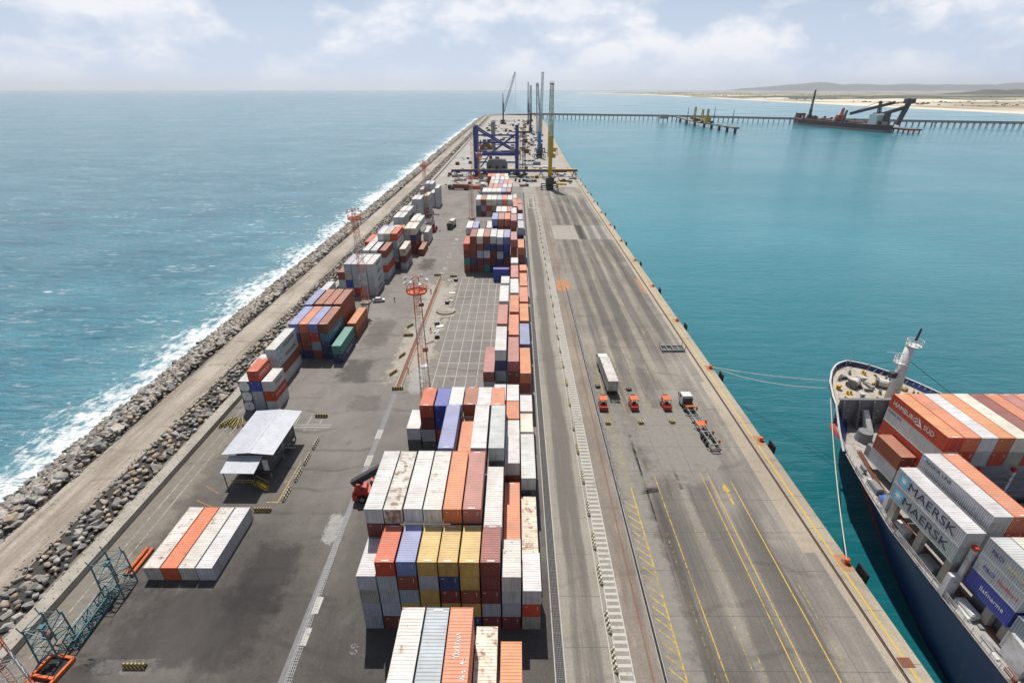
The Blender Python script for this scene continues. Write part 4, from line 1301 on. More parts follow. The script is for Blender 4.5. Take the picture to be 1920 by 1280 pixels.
bay('L3', 'grey block behind the lamp tower', 169.2, L40, [(-62.1, 3, 'KGE'), (-59.6, 4, 'LEBG'), (-57.0, 4, 'GGGR'), (-54.35, 4, 'WGGG'), (-51.7, 4, 'WGGG')], th=2.9, full=False)
bay('L4', 'stepped stack with brown corner', 185.9, L40, [(-57.5, 4, 'W'), (-54.5, 4, 'W'), (-51.1, 4, 'KGRG')], th=2.9, full=False)
bay('L5', 'stack with red corner container', 198.4, L40, [(-59.8, 4, 'R', -0.6), (-57.3, 4, 'G', -0.6), (-54.8, 5, 'WG', 0.8), (-52.2, 5, 'EG', 0.8), (-49.5, 5, 'RGLLM', 0.8), (-46.35, 3, 'CMG', -0.5)], th=2.9, full=False)
bay('L6', 'stack behind red corner container', 219.5, L40, [(-58.6, 4, 'b', -6), (-56.0, 4, 'b', -6), (-53.6, 4, 'C', -6), (-51.2, 4, 'O', -6), (-48.5, 4, 'CLG'), (-45.9, 4, 'CVMM'), (-42.7, 1, 'K', -2)], th=2.9, full=False)
bay('L6b', 'pale stack beyond the orange one', 233.6, L40, [(-48.4, 4, 'C'), (-45.8, 4, 'W'), (-44.2 + 1.0, 2, 'WW', 2.4)], th=2.9, full=False)
bay('L7', 'white stack by the dirt track', 241.0, L40, [(-57.8, 4, 'WG'), (-55.2, 4, 'WC')], th=2.9, full=False)
bay('L8', 'white stack before the far lamp', 255.2, L40, [(-57.7, 4, 'WG'), (-55.1, 4, 'WDDG'), (-50.5, 3, 'WD', -5)], th=2.9, full=False)
bay('L9', 'far white refrigerated stack', 285.0, L40, [(-57.2, 4, 'WWWW'), (-54.5, 4, 'WWWW'), (-51.8, 4, 'CGGG', 10)], th=2.9, full=False)
bay('L10', 'farthest white stack', 320.0, L40, [(-60.9, 3, 'G', 12), (-58.2, 4, 'WWGG', 16), (-55.2, 4, 'WWGG', 16), (-52.3, 4, '.GGG', 0.5), (-49.4, 4, 'WGGG')], th=2.9, full=False)
bay('L11', 'last white boxes by the wall', 353.5, L20, [(-58.1, 3, 'W'), (-54.6, 2, 'W', 6)], th=2.9, full=False)
# four old containers on the open yard
for i, (x, cd, lab) in enumerate(((-55.0, 'w', 'old white container with rust patches, left of the four by the barriers'), (-52.4, 'S', 'orange-red roofed old container, second of the four in the open yard'),
                                  (-49.8, 'w', 'old white container with streaked roof, third of the four in the open yard'), (-47.15, 'W', 'clean white container, right one of the four in the open yard'))):
    o = container(cd, x, 51.9, 0.02, L40, 2.6, lab, 'old containers on the open yard', True, doors=True)
    if i == 1:
        for c in [o] + list(o.children):
            c.color = (0.62, 0.1, 0.03, 0.4)
# blue open-top pair standing crosswise
for k in range(2):
    container('B', -8.2 + 3.03 - 1.22, 184.3 - 3.03 + 1.22, 0.3 + k * 2.25, L20, 2.24, ('blue container standing crosswise at the grid end, upper one', 'blue container standing crosswise at the grid end, lower one')[1 - k], 'blue crosswise pair', False, rz=R(90), doors=True)

# the many smaller far containers form one mass
def build_mass():
    vv, ff, mi, cols, off = [], [], [], [], 0
    for (cd, x, y, z, L, H) in MASS:
        me = cmeshes(L, H)['lite']
        n = len(me.vertices); co = np.empty(n * 3); me.vertices.foreach_get('co', co)
        co = co.reshape(-1, 3)
        if crd.random() > 0.33:
            co[:, :2] *= -1
        vv.append(co + np.array([x + CW / 2, y + L / 2, z]))
        j = 1 + crd.uniform(-0.1, 0.1)
        col = tuple(c * j for c in CODE[cd][0]) + (CODE[cd][1],)
        cols += [col] * n
        for p in me.polygons:
            ff.append(tuple(i + off for i in p.vertices)); mi.append(p.material_index)
        off += n
    me = bpy.data.meshes.new('far_containers')
    me.from_pydata(np.concatenate(vv).tolist(), [], ff)
    at = me.color_attributes.new('Col', 'FLOAT_COLOR', 'POINT')
    at.data.foreach_set('color', np.array(cols, dtype=np.float32).ravel())
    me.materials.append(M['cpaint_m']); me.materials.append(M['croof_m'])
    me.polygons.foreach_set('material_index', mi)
    o = link('far_containers', me)
    o['kind'] = 'stuff'; o['label'] = 'mass of smaller stacked containers in the far yard'
build_mass()
# lettering and special ends -------------------------------------------------------
def side_text(o, body, mat, L, size, zc, yc=0.0, face=1, sx=1.0):
    """lettering on the +X side (face=1) or the -X side (face=-1) in world terms; o may be turned by 180 degrees"""
    fl = abs(o.rotation_euler.z) > 1
    f = face * (-1 if fl else 1)
    yy = yc * (-1 if fl else 1)
    rot = (R(90), 0, R(90)) if f > 0 else (R(90), 0, R(-90))
    return text('lettering', body, mat, (f * (CW / 2 + 0.012), yy, zc), rot, size, o, 0.004, sx)
def star_panel(o, yc, zc, size, face):
    fl = abs(o.rotation_euler.z) > 1
    f = face * (-1 if fl else 1)
    yy = yc * (-1 if fl else 1)
    x = f * (CW / 2 + 0.006)
    m = MB()
    m.box(min(x, x + f * 0.006), max(x, x + f * 0.006), yy - size / 2, yy + size / 2, zc - size / 2, zc + size / 2)
    p = m.build('emblem_panel', M['starblue'], o)
    s = MB()
    pts = []
    for i in range(14):
        a = math.pi * i / 7
        r = size * (0.44 if i % 2 == 0 else 0.13)
        pts.append((yy + math.sin(a) * r, zc + math.cos(a) * r))
    s.prism(pts, 'x', x + f * 0.006, x + f * 0.012)
    s.build('emblem_star', M['lettering_white'], p)
for t in (3, 2):
    o = ALLC[('L1b', 0, t)]
    side_text(o, 'MAERSK', M['lettering_dark'], L40, 1.45, 1.3, 1.6, 1, 1.25)
    star_panel(o, -4.6, 1.3, 1.7, 1)
side_text(ALLC[('L1', 1, 3)], 'HAMBURG SÜD', M['lettering_white'], L20, 0.72, 1.35)
side_text(ALLC[('L1', 2, 1)], 'HAMBURG SÜD', M['lettering_white'], L20, 0.72, 1.35)
side_text(ALLC[('L1', 2, 2)], 'MAERSK', M['lettering_dark'], L20, 1.0, 1.35)
side_text(ALLC[('L5', 4, 4)], 'HAMBURG SÜD', M['lettering_white'], L40, 1.4, 1.4)
for t in range(4):
    side_text(ALLC[('L3', 4, t)], 'MAERSK', M['lettering_dark'], L40, 1.4, 1.4, 0.5, 1, 1.2)
side_text(ALLC[('L5', 5, 0)], 'MAERSK', M['lettering_dark'], L40, 1.4, 1.4, 0.5, 1, 1.2)
side_text(ALLC[('L5', 4, 3)], 'MAERSK', M['lettering_dark'], L40, 1.4, 1.4, 0.5, 1, 1.2)
def strokes(o, face_x, y0, mat, seed, n, size, zc):
    """faded lettering too worn to read: short upright strokes"""
    rr = random.Random(seed)
    fl = abs(o.rotation_euler.z) > 1
    f = face_x * (-1 if fl else 1)
    x = f * (CW / 2 + 0.01)
    m = MB()
    for i in range(n):
        yy = (y0 + (i - n / 2) * size * 0.62) * (-1 if fl else 1)
        hh = size * rr.uniform(0.35, 0.6)
        m.box(min(x, x + f * .005), max(x, x + f * .005), yy - size * 0.09, yy + size * 0.09, zc - hh, zc + hh * rr.uniform(0.3, 1))
        if rr.random() < 0.7:
            zz = zc + rr.uniform(-0.4, 0.4) * size
            m.box(min(x, x + f * .005), max(x, x + f * .005), yy - size * 0.3, yy + size * 0.3, zz - size * 0.07, zz + size * 0.07)
    c = m.build('faded_lettering', mat, o); c["kind"] = "stuff"
strokes(ALLC[('L2', 3, 2)], 1, 1.0, M['lettering_white'], 1, 12, 0.8, 1.3)
strokes(ALLC[('L2', 4, 0)], 1, 0.5, M['lettering_white'], 2, 10, 0.8, 1.3)
# white lettering remnants on the salmon roof at the frame edge
o = ALLC[('Z6', 2, 5)]
rr = random.Random(3)
m = MB()
for (ya, yb, n) in ((0.6, 3.2, 8), (-3.2, -1.9, 4)):
    for i in range(n):
        yy = ya + (yb - ya) * (i + 0.5) / n
        x0 = rr.uniform(-0.5, -0.2); x1 = rr.uniform(0.05, 0.3)
        m.box(x0, x1, yy - 0.05, yy + 0.05, 2.575, 2.586)
        if i % 2:
            m.box(x1 - 0.12, x1, yy - 0.16, yy + 0.16, 2.575, 2.586)
        else:
            m.box(x0, x0 + 0.12, yy - 0.16, yy + 0.16, 2.575, 2.586)
for i in range(14):
    xx, yy = rr.uniform(0.3, 0.8), rr.uniform(-1.6, 0.5)
    m.box(xx, xx + rr.uniform(0.08, 0.25), yy, yy + rr.uniform(0.06, 0.2), 2.575, 2.586)
if abs(o.rotation_euler.z) > 1:
    m.v = [(-a, -b, c) for a, b, c in m.v]
c = m.build('faded_lettering', M['lettering_white'], o); c["kind"] = "stuff"
# round-cornered refrigeration ends
for t in range(3):
    o = ALLC[('L1', 0, t)]
    sgn = -1 if abs(o.rotation_euler.z) < 1 else 1
    h = L20 / 2
    m = MB()
    pts = []
    for i in range(24):
        a = 2 * math.pi * i / 24
        q = (abs(math.cos(a)) ** 3.2 + abs(math.sin(a)) ** 3.2) ** (-1 / 3.2)
        pts.append((math.cos(a) * q * 1.08, 1.3 + math.sin(a) * q * 1.16))
    m.prism([(-1.21, 0.02), (1.21, 0.02), (1.21, 2.56), (-1.21, 2.56)], 'y', sgn * (h + 0.03), sgn * (h + 0.01))
    p = m.build('dark_end_frame', M['darksteel'], o)
    m = MB(); m.prism(pts, 'y', sgn * (h + 0.09), sgn * (h + 0.03)); m.build('rounded_end_panel', M['white'], p)
    m = MB(); m.cyl((0.05, sgn * (h + 0.09), 1.3), (0.05, sgn * (h + 0.12), 1.3), 0.09 + 0.08 * (t == 0), n=12); m.build('port', M['darksteel'], p)
# ------------------------------------------------------------------ site shed
sh = thing('site_shed', 'dark raised shed with pale sheet roof beside the striped barriers', 'shed', (-48.9, 79.5, 0))
m = MB(); m.box(-2.6, 3.0, -5.2, 6.6, 1.0, 5.7); m.build('wall', M['darkwall'], sh)
m = MB()
for (x, y) in [(-2.5, -5.1), (2.9, -5.1), (-2.5, 0.5), (2.9, 0.5), (-2.5, 6.5), (2.9, 6.5)]:
    m.box(x - 0.12, x + 0.12, y - 0.12, y + 0.12, 0, 1.0)
m.build('footings', M['concrete2'], sh)["kind"] = "stuff"
m = MB()
vs_ = []
n = 26
for side in (-1, 1):
    for k in range(n):
        ya = -6.0 + 14.1 * k / n; yb = ya + 14.1 / n - 0.03
        a, b = (0.2, 6.55), (side * 4.75, 6.15)
        m.add([(a[0], ya, a[1]), (b[0], ya, b[1]), (b[0], yb, b[1]), (a[0], yb, a[1]), (a[0], ya, a[1] - 0.05), (b[0], ya, b[1] - 0.05), (b[0], yb, b[1] - 0.05), (a[0], yb, a[1] - 0.05)],
              [(0, 1, 2, 3), (7, 6, 5, 4), (0, 4, 5, 1), (3, 2, 6, 7), (1, 5, 6, 2)] if side > 0 else [(3, 2, 1, 0), (4, 5, 6, 7), (1, 5, 4, 0), (7, 6, 2, 3), (2, 6, 5, 1)])
m.v = [(x, y if True else y, z) for x, y, z in m.v]
rf = m.build('roof', M['roofsheet'], sh)
m = MB(); m.box(-0.05, 0.45, -6.0, 8.1, 6.5, 6.58); m.build('ridge_cap', M['roofsheet'], rf)
m = MB(); m.add([(-3.6, -9.4, 4.75), (2.5, -9.5, 4.75), (2.3, -5.1, 5.25), (-3.9, -5.1, 5.25), (-3.6, -9.4, 4.68), (2.5, -9.5, 4.68), (2.3, -5.1, 5.18), (-3.9, -5.1, 5.18)], [(0, 1, 2, 3), (7, 6, 5, 4), (0, 4, 5, 1), (1, 5, 6, 2), (3, 7, 4, 0)])
m.build('porch_roof', M['roofsheet'], sh)
for (x, y) in ((-3.3, -9.0), (2.1, -9.0)):
    m = MB(); m.box(x - 0.06, x + 0.06, y - 0.06, y + 0.06, 0, 4.7); m.build('porch_post', M['darksteel'], sh)
m = MB(); m.box(-2.2, 1.6, -9.0, -5.2, 1.7, 1.85); m.build('porch_deck', M['darksteel'], sh)
st = MB()
for k in range(7):
    st.box(1.6 + 0.28 * k, 1.9 + 0.28 * k, -8.8, -7.6, 1.5 - 0.23 * k, 1.56 - 0.23 * k)
st.bar((1.6, -8.8, 2.6), (3.6, -8.8, 1.0), 0.06); st.bar((1.6, -8.8, 1.6), (3.6, -8.8, 0.1), 0.08)
st.bar((1.6, -7.6, 2.6), (3.6, -7.6, 1.0), 0.06); st.bar((-2.2, -9.0, 2.8), (1.6, -9.0, 2.8), 0.06); st.bar((-2.2, -9.0, 2.3), (1.6, -9.0, 2.3), 0.05)
for x in (-2.2, -0.3, 1.6):
    st.bar((x, -9.0, 1.8), (x, -9.0, 2.8), 0.05)
st.build('front_stair', M['yellow'], sh)
st = MB()
for k in range(8):
    st.box(3.0, 4.0, 1.2 + 0.3 * k, 1.5 + 0.3 * k, 1.9 - 0.23 * k, 1.95 - 0.23 * k)
for x in (3.05, 4.0):
    st.bar((x, 1.2, 3.0), (x, 3.6, 1.1), 0.05); st.bar((x, 1.2, 2.0), (x, 3.6, 0.1), 0.06); st.bar((x, 1.2, 1.9), (x, 1.2, 3.0), 0.05); st.bar((x, 3.6, 0), (x, 3.6, 1.1), 0.05)
st.build('side_stair', M['greysteel2'], sh)
for (y0_, y1_) in ((-3.6, -2.4), (-1.4, -0.2), (4.2, 5.4)):
    m = MB(); m.box(3.0, 3.03, y0_, y1_, 2.9, 4.0); w_ = m.build('window', M['glass'], sh)
    m = MB(); m.box(3.0, 3.05, y0_ - 0.06, y1_ + 0.06, 2.82, 2.9); m.box(3.0, 3.05, y0_ - 0.06, y1_ + 0.06, 4.0, 4.08); m.build('frame', M['white'], w_)
m = MB(); m.box(3.0, 3.04, 0.4, 1.3, 1.9, 4.0); m.build('door', M['steel'], sh)
m = MB(); m.box(1.9, 2.9, -5.26, -5.2, 1.9, 4.3); m.build('door', M['white'], sh)

# ------------------------------------------------------------------ lamp towers
def lamp_tower(x, y, h, label, tilt_lamps=True):
    t = thing('lamp_tower', label, 'lamp tower', (x, y, 0), random.uniform(0, 1), 'red and white lattice lamp towers')
    bands = 5
    for k in range(bands):
        a, b = k / bands, (k + 1) / bands
        wa, wb = 2.3 - 0.9 * a, 2.3 - 0.9 * b
        m = MB(); m.lattice((0, 0, a * (h - 2)), (0, 0, b * (h - 2)), wa, wb, 4, 0.1, 0.05)
        m.build('tower_section', M['redlead'] if (k % 2 == 0) else M['greysteel2'], t)
    m = MB(); m.cyl((0, 0, h - 2.2), (0, 0, h - 2.05), 2.1, n=14); m.build('platform', M['redlead'], t)
    m = MB()
    for i in range(14):
        q = 2 * math.pi * i / 14; q2 = 2 * math.pi * (i + 1) / 14
        p = Vector((2.1 * math.cos(q), 2.1 * math.sin(q), h - 2.05)); p2 = Vector((2.1 * math.cos(q2), 2.1 * math.sin(q2), h - 2.05))
        m.bar(p, p + Vector((0, 0, 1.1)), 0.07)
        m.bar(p + Vector((0, 0, 1.1)), p2 + Vector((0, 0, 1.1)), 0.1); m.bar(p + Vector((0, 0, 0.55)), p2 + Vector((0, 0, 0.55)), 0.07); m.bar(p + Vector((0, 0, 0.15)), p2 + Vector((0, 0, 0.15)), 0.2)
    m.build('railing', M['redlead'], t)
    m = MB(); m.lattice((0, 0, h - 2.0), (0, 0, h + 1.2), 1.2, 1.0, 2, 0.1, 0.06); m.build('lamp_mast', M['redlead'], t)
    for i in range(8):
        q = 2 * math.pi * (i + 0.5) / 8
        c = Vector((2.0 * math.cos(q), 2.0 * math.sin(q), h + 0.4 + (i % 2) * 0.5))
        m = MB(); m.bar(c * 1.0 - Vector((math.cos(q), math.sin(q), 0)) * 1.2 , c, 0.07)
        m.cyl(c, c + Vector((math.cos(q) * 0.5, math.sin(q) * 0.5, -0.4)), 0.22, 0.42, 8)
        m.build('floodlight', M['white'], t)
    m = MB()
    for k in range(int((h - 2) / 0.5)):
        m.bar((-0.25, -0.75, 0.5 * k), (0.25, -0.75, 0.5 * k), 0.04)
    m.bar((-0.25, -0.75, 0), (-0.25, -0.75, h - 2), 0.05); m.bar((0.25, -0.75, 0), (0.25, -0.75, h - 2), 0.05)
    m.build('ladder', M['redlead'], t)
    m = MB(); m.box(-1.6, 1.6, -1.6, 1.6, 0, 0.5); m.build('footing', M['concrete'], t)
lamp_tower(-20.3, 98.5, 30.5, 'red and white lattice lamp tower beside the empty storage grid')
lamp_tower(-51.2, 162.0, 31.0, 'red and white lattice lamp tower before the grey container block')
lamp_tower(-24.5, 289.5, 24.0, 'far lamp tower left of the far container ranks')
lamp_tower(-50.3, 292.0, 30.0, 'far lamp tower among the white stacks by the wall')
lamp_tower(-25.0, 372.0, 26.0, 'distant lamp tower by the red trailer below the gantry')
lamp_tower(-56.1, 33.6, 30.0, 'nearest red lamp tower cut by the lower left corner')

# ------------------------------------------------------------------ lattice frame on the ground
lf = thing('lattice_spreader', 'teal lattice lifting frame lying by the wall with two upright ends', 'lifting frame', (-59, 45, 0), 0)
m = MB(); m.lattice((1.0, -3.6, 1.0), (0.6, 4.6, 1.0), 1.5, 1.5, 7, 0.16, 0.1); m.build('girder', M['teal'], lf)
for (cx, cy, hh) in ((-0.6, -4.0, 5.6), (1.2, 5.2, 6.2)):
    m = MB(); m.lattice((cx, cy, 0), (cx - 0.3, cy + 0.4, hh), 2.9, 2.7, 4, 0.15, 0.08)
    up_ = m.build('upright', M['teal'], lf)
    m = MB()
    for (dx, dy) in ((-1.3, -1.3), (1.3, -1.3), (-1.3, 1.3), (1.3, 1.3)):
        m.bar((cx + dx, cy + dy, hh), (cx + dx * 1.05 - 0.2, cy + dy * 1.05, hh + 1.2), 0.09)
    m.build('guide_horn', M['teal'], up_)["kind"] = "stuff"
    m = MB(); m.box(cx - 0.5, cx + 0.2, cy - 0.4, cy + 0.2, hh - 0.9, hh - 0.3); m.build('winch_box', M['teal'], up_)
m = MB(); m.cyl((-0.6, -4.3, 3.8), (0.1, -4.3, 3.8), 0.5, n=12); m.build('cable_drum', M['brown'], lf)
orf = thing('orange_base_frame', 'orange square base frame on the ground below the teal lattice', 'steel frame', (-58.5, 38.6, 0), R(-8))
m = MB()
for (a, b) in (((-1.6, -1.9, .3), (1.6, -1.9, .3)), ((1.6, -1.9, .3), (1.6, 1.6, .3)), ((1.6, 1.6, .3), (-1.6, 1.6, .3)), ((-1.6, 1.6, .3), (-1.6, -1.9, .3)), ((-1.6, -1.0, .3), (1.6, -1.0, .3))):
    m.bar(a, b, 0.32, 0.5)
m.build('beam_ring', M['orange'], orf)
m = MB(); m.box(-1.3, 1.3, -0.8, 1.3, 0.05, 0.2); m.build('base_plate', M['void'], orf)
for k, (x, dx) in enumerate(((-58.8, 0.12), (-57.85, 0.05))):
    o = thing('orange_pole', ('left orange steel pole lying beside the old containers', 'right orange steel pole lying beside the old containers')[k], 'pole', (x, 55.2, 0.3), 0)
    m = MB(); m.cyl((0, -2.6, 0), (dx, 2.3, 0), 0.27, n=10); m.build('tube', M['orange'], o)
    m = MB(); m.cyl((0, -2.75, 0), (0, -2.6, 0), 0.3, n=10); m.build('end_cap', M['darksteel'], o)

NUMW = 'one two three four five six seven eight nine ten eleven twelve thirteen fourteen fifteen sixteen seventeen eighteen nineteen twenty'.split()
NUMW += ['twenty ' + w for w in NUMW[:9]] + ['thirty'] + ['thirty ' + w for w in NUMW[:9]]
# ------------------------------------------------------------------ striped concrete barriers
def barrier_mesh(L, mat):
    m = MB()
    m.prism([(-0.3, 0), (0.3, 0), (0.27, 0.25), (0.13, 0.42), (0.1, 0.82), (-0.1, 0.82), (-0.13, 0.42), (-0.27, 0.25)], 'x', -L / 2, L / 2)
    me = m.mesh('barrier'); me.materials.append(M[mat]); return me
b_w = barrier_mesh(3.1, 'stripe_w'); b_y = barrier_mesh(2.7, 'stripe'); b_d = barrier_mesh(2.9, 'stripe_d')
near_words = ['nearest', 'second nearest', 'third nearest', 'fourth nearest', 'fifth nearest', 'sixth nearest']
ys = [40.3, 45.45, 53.0, 59.5, 66.6, 74.6]
for k, y in enumerate(ys):
    o = link('striped_barrier', b_w, None, (13.0, y, 0), R(90 + random.uniform(-3, 3)))
    tag(o, '%s black and white striped barrier along the ladder marking' % near_words[k], 'barrier', 'striped barriers along the apron')
y = 83.0; k = 0
while y < 352:
    o = link('striped_barrier', b_w if k % 3 else b_y, None, (12.95 + random.uniform(-.1, .1), y, 0), R(90 + random.uniform(-5, 5)))
    tag(o, 'striped barrier far along the ladder marking, number %s after the sixth' % NUMW[k], 'barrier', 'striped barriers along the apron')
    y += random.uniform(7.6, 9.5); k += 1
for (x, y, rz, me, lab) in ((-41.15, 84.4, 90, b_w, 'striped barrier beside the shed, farthest of its row of four'), (-41.15, 79.5, 90, b_w, 'striped barrier beside the shed, third of its row'),
                           (-41.1, 74.8, 90, b_w, 'striped barrier beside the shed, second of its row'), (-41.25, 69.7, 90, b_w, 'striped barrier beside the shed, nearest of its row'),
                           (-43.4, 94.2, 0, b_y, 'yellow striped barrier across the parking lines'), (-43.9, 65.8, 0, b_d, 'yellow striped barrier behind the white yard container'),
                           (-48.3, 39.1, 0, b_d, 'yellow striped barrier alone on the dark yard at the bottom'), (-28.7, 105.9, 4, b_y, 'yellow barrier closing the near end of the trench'),
                           (-31.4, 113.6, 62, b_y, 'barrier left of the trench, nearest slanted one'), (-31.0, 123.2, 66, b_y, 'barrier left of the trench, second slanted one'),
                           (-31.7, 136.0, 8, b_d, 'striped barrier lying across, left of the trench'), (-32.4, 142.6, 60, b_y, 'barrier left of the trench, farthest slanted one'),
                           (-24.0, 189.1, 0, b_y, 'barrier at the far end of the trench'), (-30.5, 190.5, 0, b_y, 'barrier across the far trench mouth')):
    tag(link('striped_barrier', me, None, (x, y, 0), R(rz)), lab, 'barrier', 'striped barriers in the yard')
for k in range(6):
    o = link('striped_barrier', b_y, None, (-63.6 + 0.75 * k, 91.2 + 0.35 * (k % 3), 0.0 if k % 2 == 0 else 0.02), R(70 + 9 * k))
    tag(o, 'yellow barrier in the jumble behind the shed, %s from the wall' % ORD[k], 'barrier', 'jumble of yellow barriers')

# ------------------------------------------------------------------ quay edge furniture
pro = MB(); pro.lathe((0, 0, 0), [(0.34, 0), (0.3, 0.12), (0.24, 0.2), (0.24, 0.5), (0.42, 0.62), (0.44, 0.78), (0.3, 0.86)], 14)
bme = pro.mesh('bollard_post'); bme.materials.append(M['orange']); 
for q in bme.polygons: q.use_smooth = True
pl = MB(); pl.box(-0.6, 0.6, -0.6, 0.6, 0, 0.05); plme = pl.mesh('base_plate'); plme.materials.append(M['brown'])
slab = MB(); slab.box(-1.25, 0.55, -1.5, 1.5, 0.004, 0.03); slme = slab.mesh('slab'); slme.materials.append(M['orangepatch'])
fd = MB(); fd.box(1.35, 1.65, -1.2, 1.2, -3.9, 0.55); fdm = fd.mesh('fender_panel'); fdm.materials.append(M['black'])
fc = MB(); fc.cyl((0.55, -0.45, -1.4), (1.36, -0.45, -1.4), 0.55, n=12); fc.cyl((0.55, 0.45, -2.6), (1.36, 0.45, -2.6), 0.55, n=12); fcm = fc.mesh('fender_cone'); fcm.materials.append(M['black'])
BY = [55.6, 86.2, 117.0] + [147.6 + 31.55 * k for k in range(11)]
for k, y in enumerate(BY):
    xx = 51.75 if y < 520 else 52.5
    o = thing('mooring_bollard', 'orange mooring bollard on the quay edge, %s' % (['nearest, with a mooring rope', 'second nearest, level with the empty trailer', 'third nearest, holding two ropes to the bow'] + ['number %s counted from the ship' % NUMW[j + 3] for j in range(12)])[k], 'bollard', (xx, y, 0), 0, 'bollards on the quay edge')
    link('bollard_post', bme, o, (0, 0, 0.05)); link('base_plate', plme, o, (0, 0, 0.006)); link('slab', slme, o, (0, 0, 0))
    f = thing('rubber_fender', 'black rubber fender panel on the quay face, %s' % (['nearest one by the hull', 'second one below the ship bow', 'third one near the ropes'] + ['number %s along the quay' % NUMW[j + 3] for j in range(12)])[k], 'fender', (xx + 0.15, y - 1.6 - (2 if k > 1 else 0), 0), 0, 'fenders on the quay face')
    link('fender_panel', fdm, f); link('fender_cone', fcm, f)
m = MB(); m.box(49.6, 51.3, 39.6, 40.9, 0.006, 0.03)
tag(m.build('cover_plate', M['brown']), 'rusty steel cover plate on the quay edge line', 'plate')
def rope(name, pts, r, label):
    m = MB()
    for a, b in zip(pts[:-1], pts[1:]):
        m.cyl(a, b, r, n=5, caps=False)
    return tag(m.build(name, M['rope']), label, 'rope', 'mooring ropes')
def cat(a, b, sag, n=14):
    a, b = Vector(a), Vector(b)
    return [a.lerp(b, i / n) - Vector((0, 0, sag * 4 * (i / n) * (1 - i / n))) for i in range(n + 1)]
rope('mooring_rope', cat((51.75, 55.6, 0.5), (63.6, 86.5, 10.4), 1.1), 0.09, 'pale mooring rope from the nearest bollard up to the bow')
rope('mooring_rope', cat((51.8, 117.0, 0.5), (66.6, 93.0, 10.6), 0.5), 0.08, 'upper mooring rope from the third bollard to the bow')
rope('mooring_rope', cat((51.8, 117.3, 0.4), (65.4, 91.0, 10.0), 1.4), 0.08, 'lower mooring rope from the third bollard to the bow')

# ------------------------------------------------------------------ vehicles
def wheel(mb_parent, x, y, r=0.5, w=0.32, z=None):
    z = r if z is None else z
    m = MB(); m.cyl((x - w / 2, y, z), (x + w / 2, y, z), r, n=14); q = m.build('wheel', M['tyre'], mb_parent)
    m = MB(); m.cyl((x - w / 2 - 0.01, y, z), (x + w / 2 + 0.01, y, z), r * 0.5, n=10); m.build('rim', M['steel'], q)
def cab(t, x0, x1, y0, y1, z0, z1, mat, front):
    """truck cab; front = +1 when the windscreen faces +Y"""
    ym = y1 if front > 0 else y0
    s = front
    prof = [(y0 if s > 0 else y1, z0), (ym, z0), (ym, z0 + (z1 - z0) * 0.5), (ym - s * 0.35, z1 - 0.1), (ym - s * 0.5, z1), (y0 if s > 0 else y1, z1)]
    m = MB(); m.prism(prof, 'x', x0, x1); c = m.build('cab', mat, t)
    m = MB(); m.add([(x0 + 0.15, ym + s * 0.015, z0 + (z1 - z0) * 0.53), (x1 - 0.15, ym + s * 0.015, z0 + (z1 - z0) * 0.53), (x1 - 0.2, ym - s * 0.33, z1 - 0.16), (x0 + 0.2, ym - s * 0.33, z1 - 0.16)], [(0, 1, 2, 3)])
    m.v = [(a, b + s * 0.03, c_ + 0.02) for a, b, c_ in m.v]
    m.build('windscreen', M['glass'], c)
    for x in (x0 - 0.012, x1 + 0.012):
        m = MB(); ya, yb = sorted((ym - s * 0.6, ym - s * 1.3))
        m.box(min(x, x + 0.01), max(x, x + 0.01), ya, yb, z0 + (z1 - z0) * 0.55, z1 - 0.25); m.build('side_window', M['glass'], c)
    for x in (x0 - 0.2, x1 + 0.05):
        m = MB(); m.box(x, x + 0.15, ym - 0.1, ym + 0.1, z0 + (z1 - z0) * 0.55, z0 + (z1 - z0) * 0.85); m.build('mirror', M['black'], c)
    m = MB()
    for x in (x0 + 0.2, x1 - 0.5):
        m.box(x, x + 0.3, min(ym, ym + s * 0.02), max(ym, ym + s * 0.02), z0 + 0.15, z0 + 0.35)
    m.build('headlight', M['white'], c)["kind"] = "stuff"
    return c
def box_truck(loc, rz, label, cabm, boxcol, L=12.2, boxh=2.7, roof='W'):
    t = thing('container_truck', label, 'truck', loc, rz)
    m = MB(); m.box(-0.5, 0.5, -L / 2 + 0.3, L / 2 + 3.4, 0.75, 1.05); m.box(-1.15, 1.15, -L / 2 + 0.1, L / 2 - 0.2, 1.05, 1.25); m.build('chassis', M['darksteel'], t)
    cab(t, -1.22, 1.22, L / 2 + 1.1, L / 2 + 3.4, 0.9, 3.4, cabm, 1)
    for y in (-L / 2 + 0.9, -L / 2 + 2.1, -L / 2 + 3.3, L / 2 - 0.4, L / 2 + 0.8, L / 2 + 2.6):
        for x in (-1.0, 1.0):
            wheel(t, x, y, 0.5, 0.5)
    m = MB(); m.box(-1.1, 1.1, -L / 2 + 0.02, -L / 2 + 0.1, 0.6, 0.8); m.build('rear_bumper', M['darksteel'], t)
    m = MB(); m.box(-0.5, 0.5, L / 2 + 0.2, L / 2 + 1.0, 1.1, 2.2); m.build('fuel_tank', M['steel'], t)
    return t
box_truck((23.4, 109.7, 0), R(1.5), 'white articulated lorry carrying the white container on the quay road', M['white'], None)
o = container('w', 23.4 - 1.22, 103.6, 1.27, L40, 2.7, 'white container with rusty rear roof riding on the quay lorry', 'containers on lorries', True, doors=True)
o.rotation_euler.z = R(1.5)
t = box_truck((-33.3, 270.0, 0), R(172), 'dark lorry with pale box driving towards the camera on the yard', M['darksteel'], None, L=7.0)
o = container('C', -33.3 - 1.22, 267.2, 1.27, L20, 2.6, 'pale topped grey box riding on the dark yard lorry', 'containers on lorries', False)
o.rotation_euler.z = R(172)
t = box_truck((-39.5, 381.5, 0), R(82), 'red container lorry parked crosswise before the gantry', M['darksteel'], None)
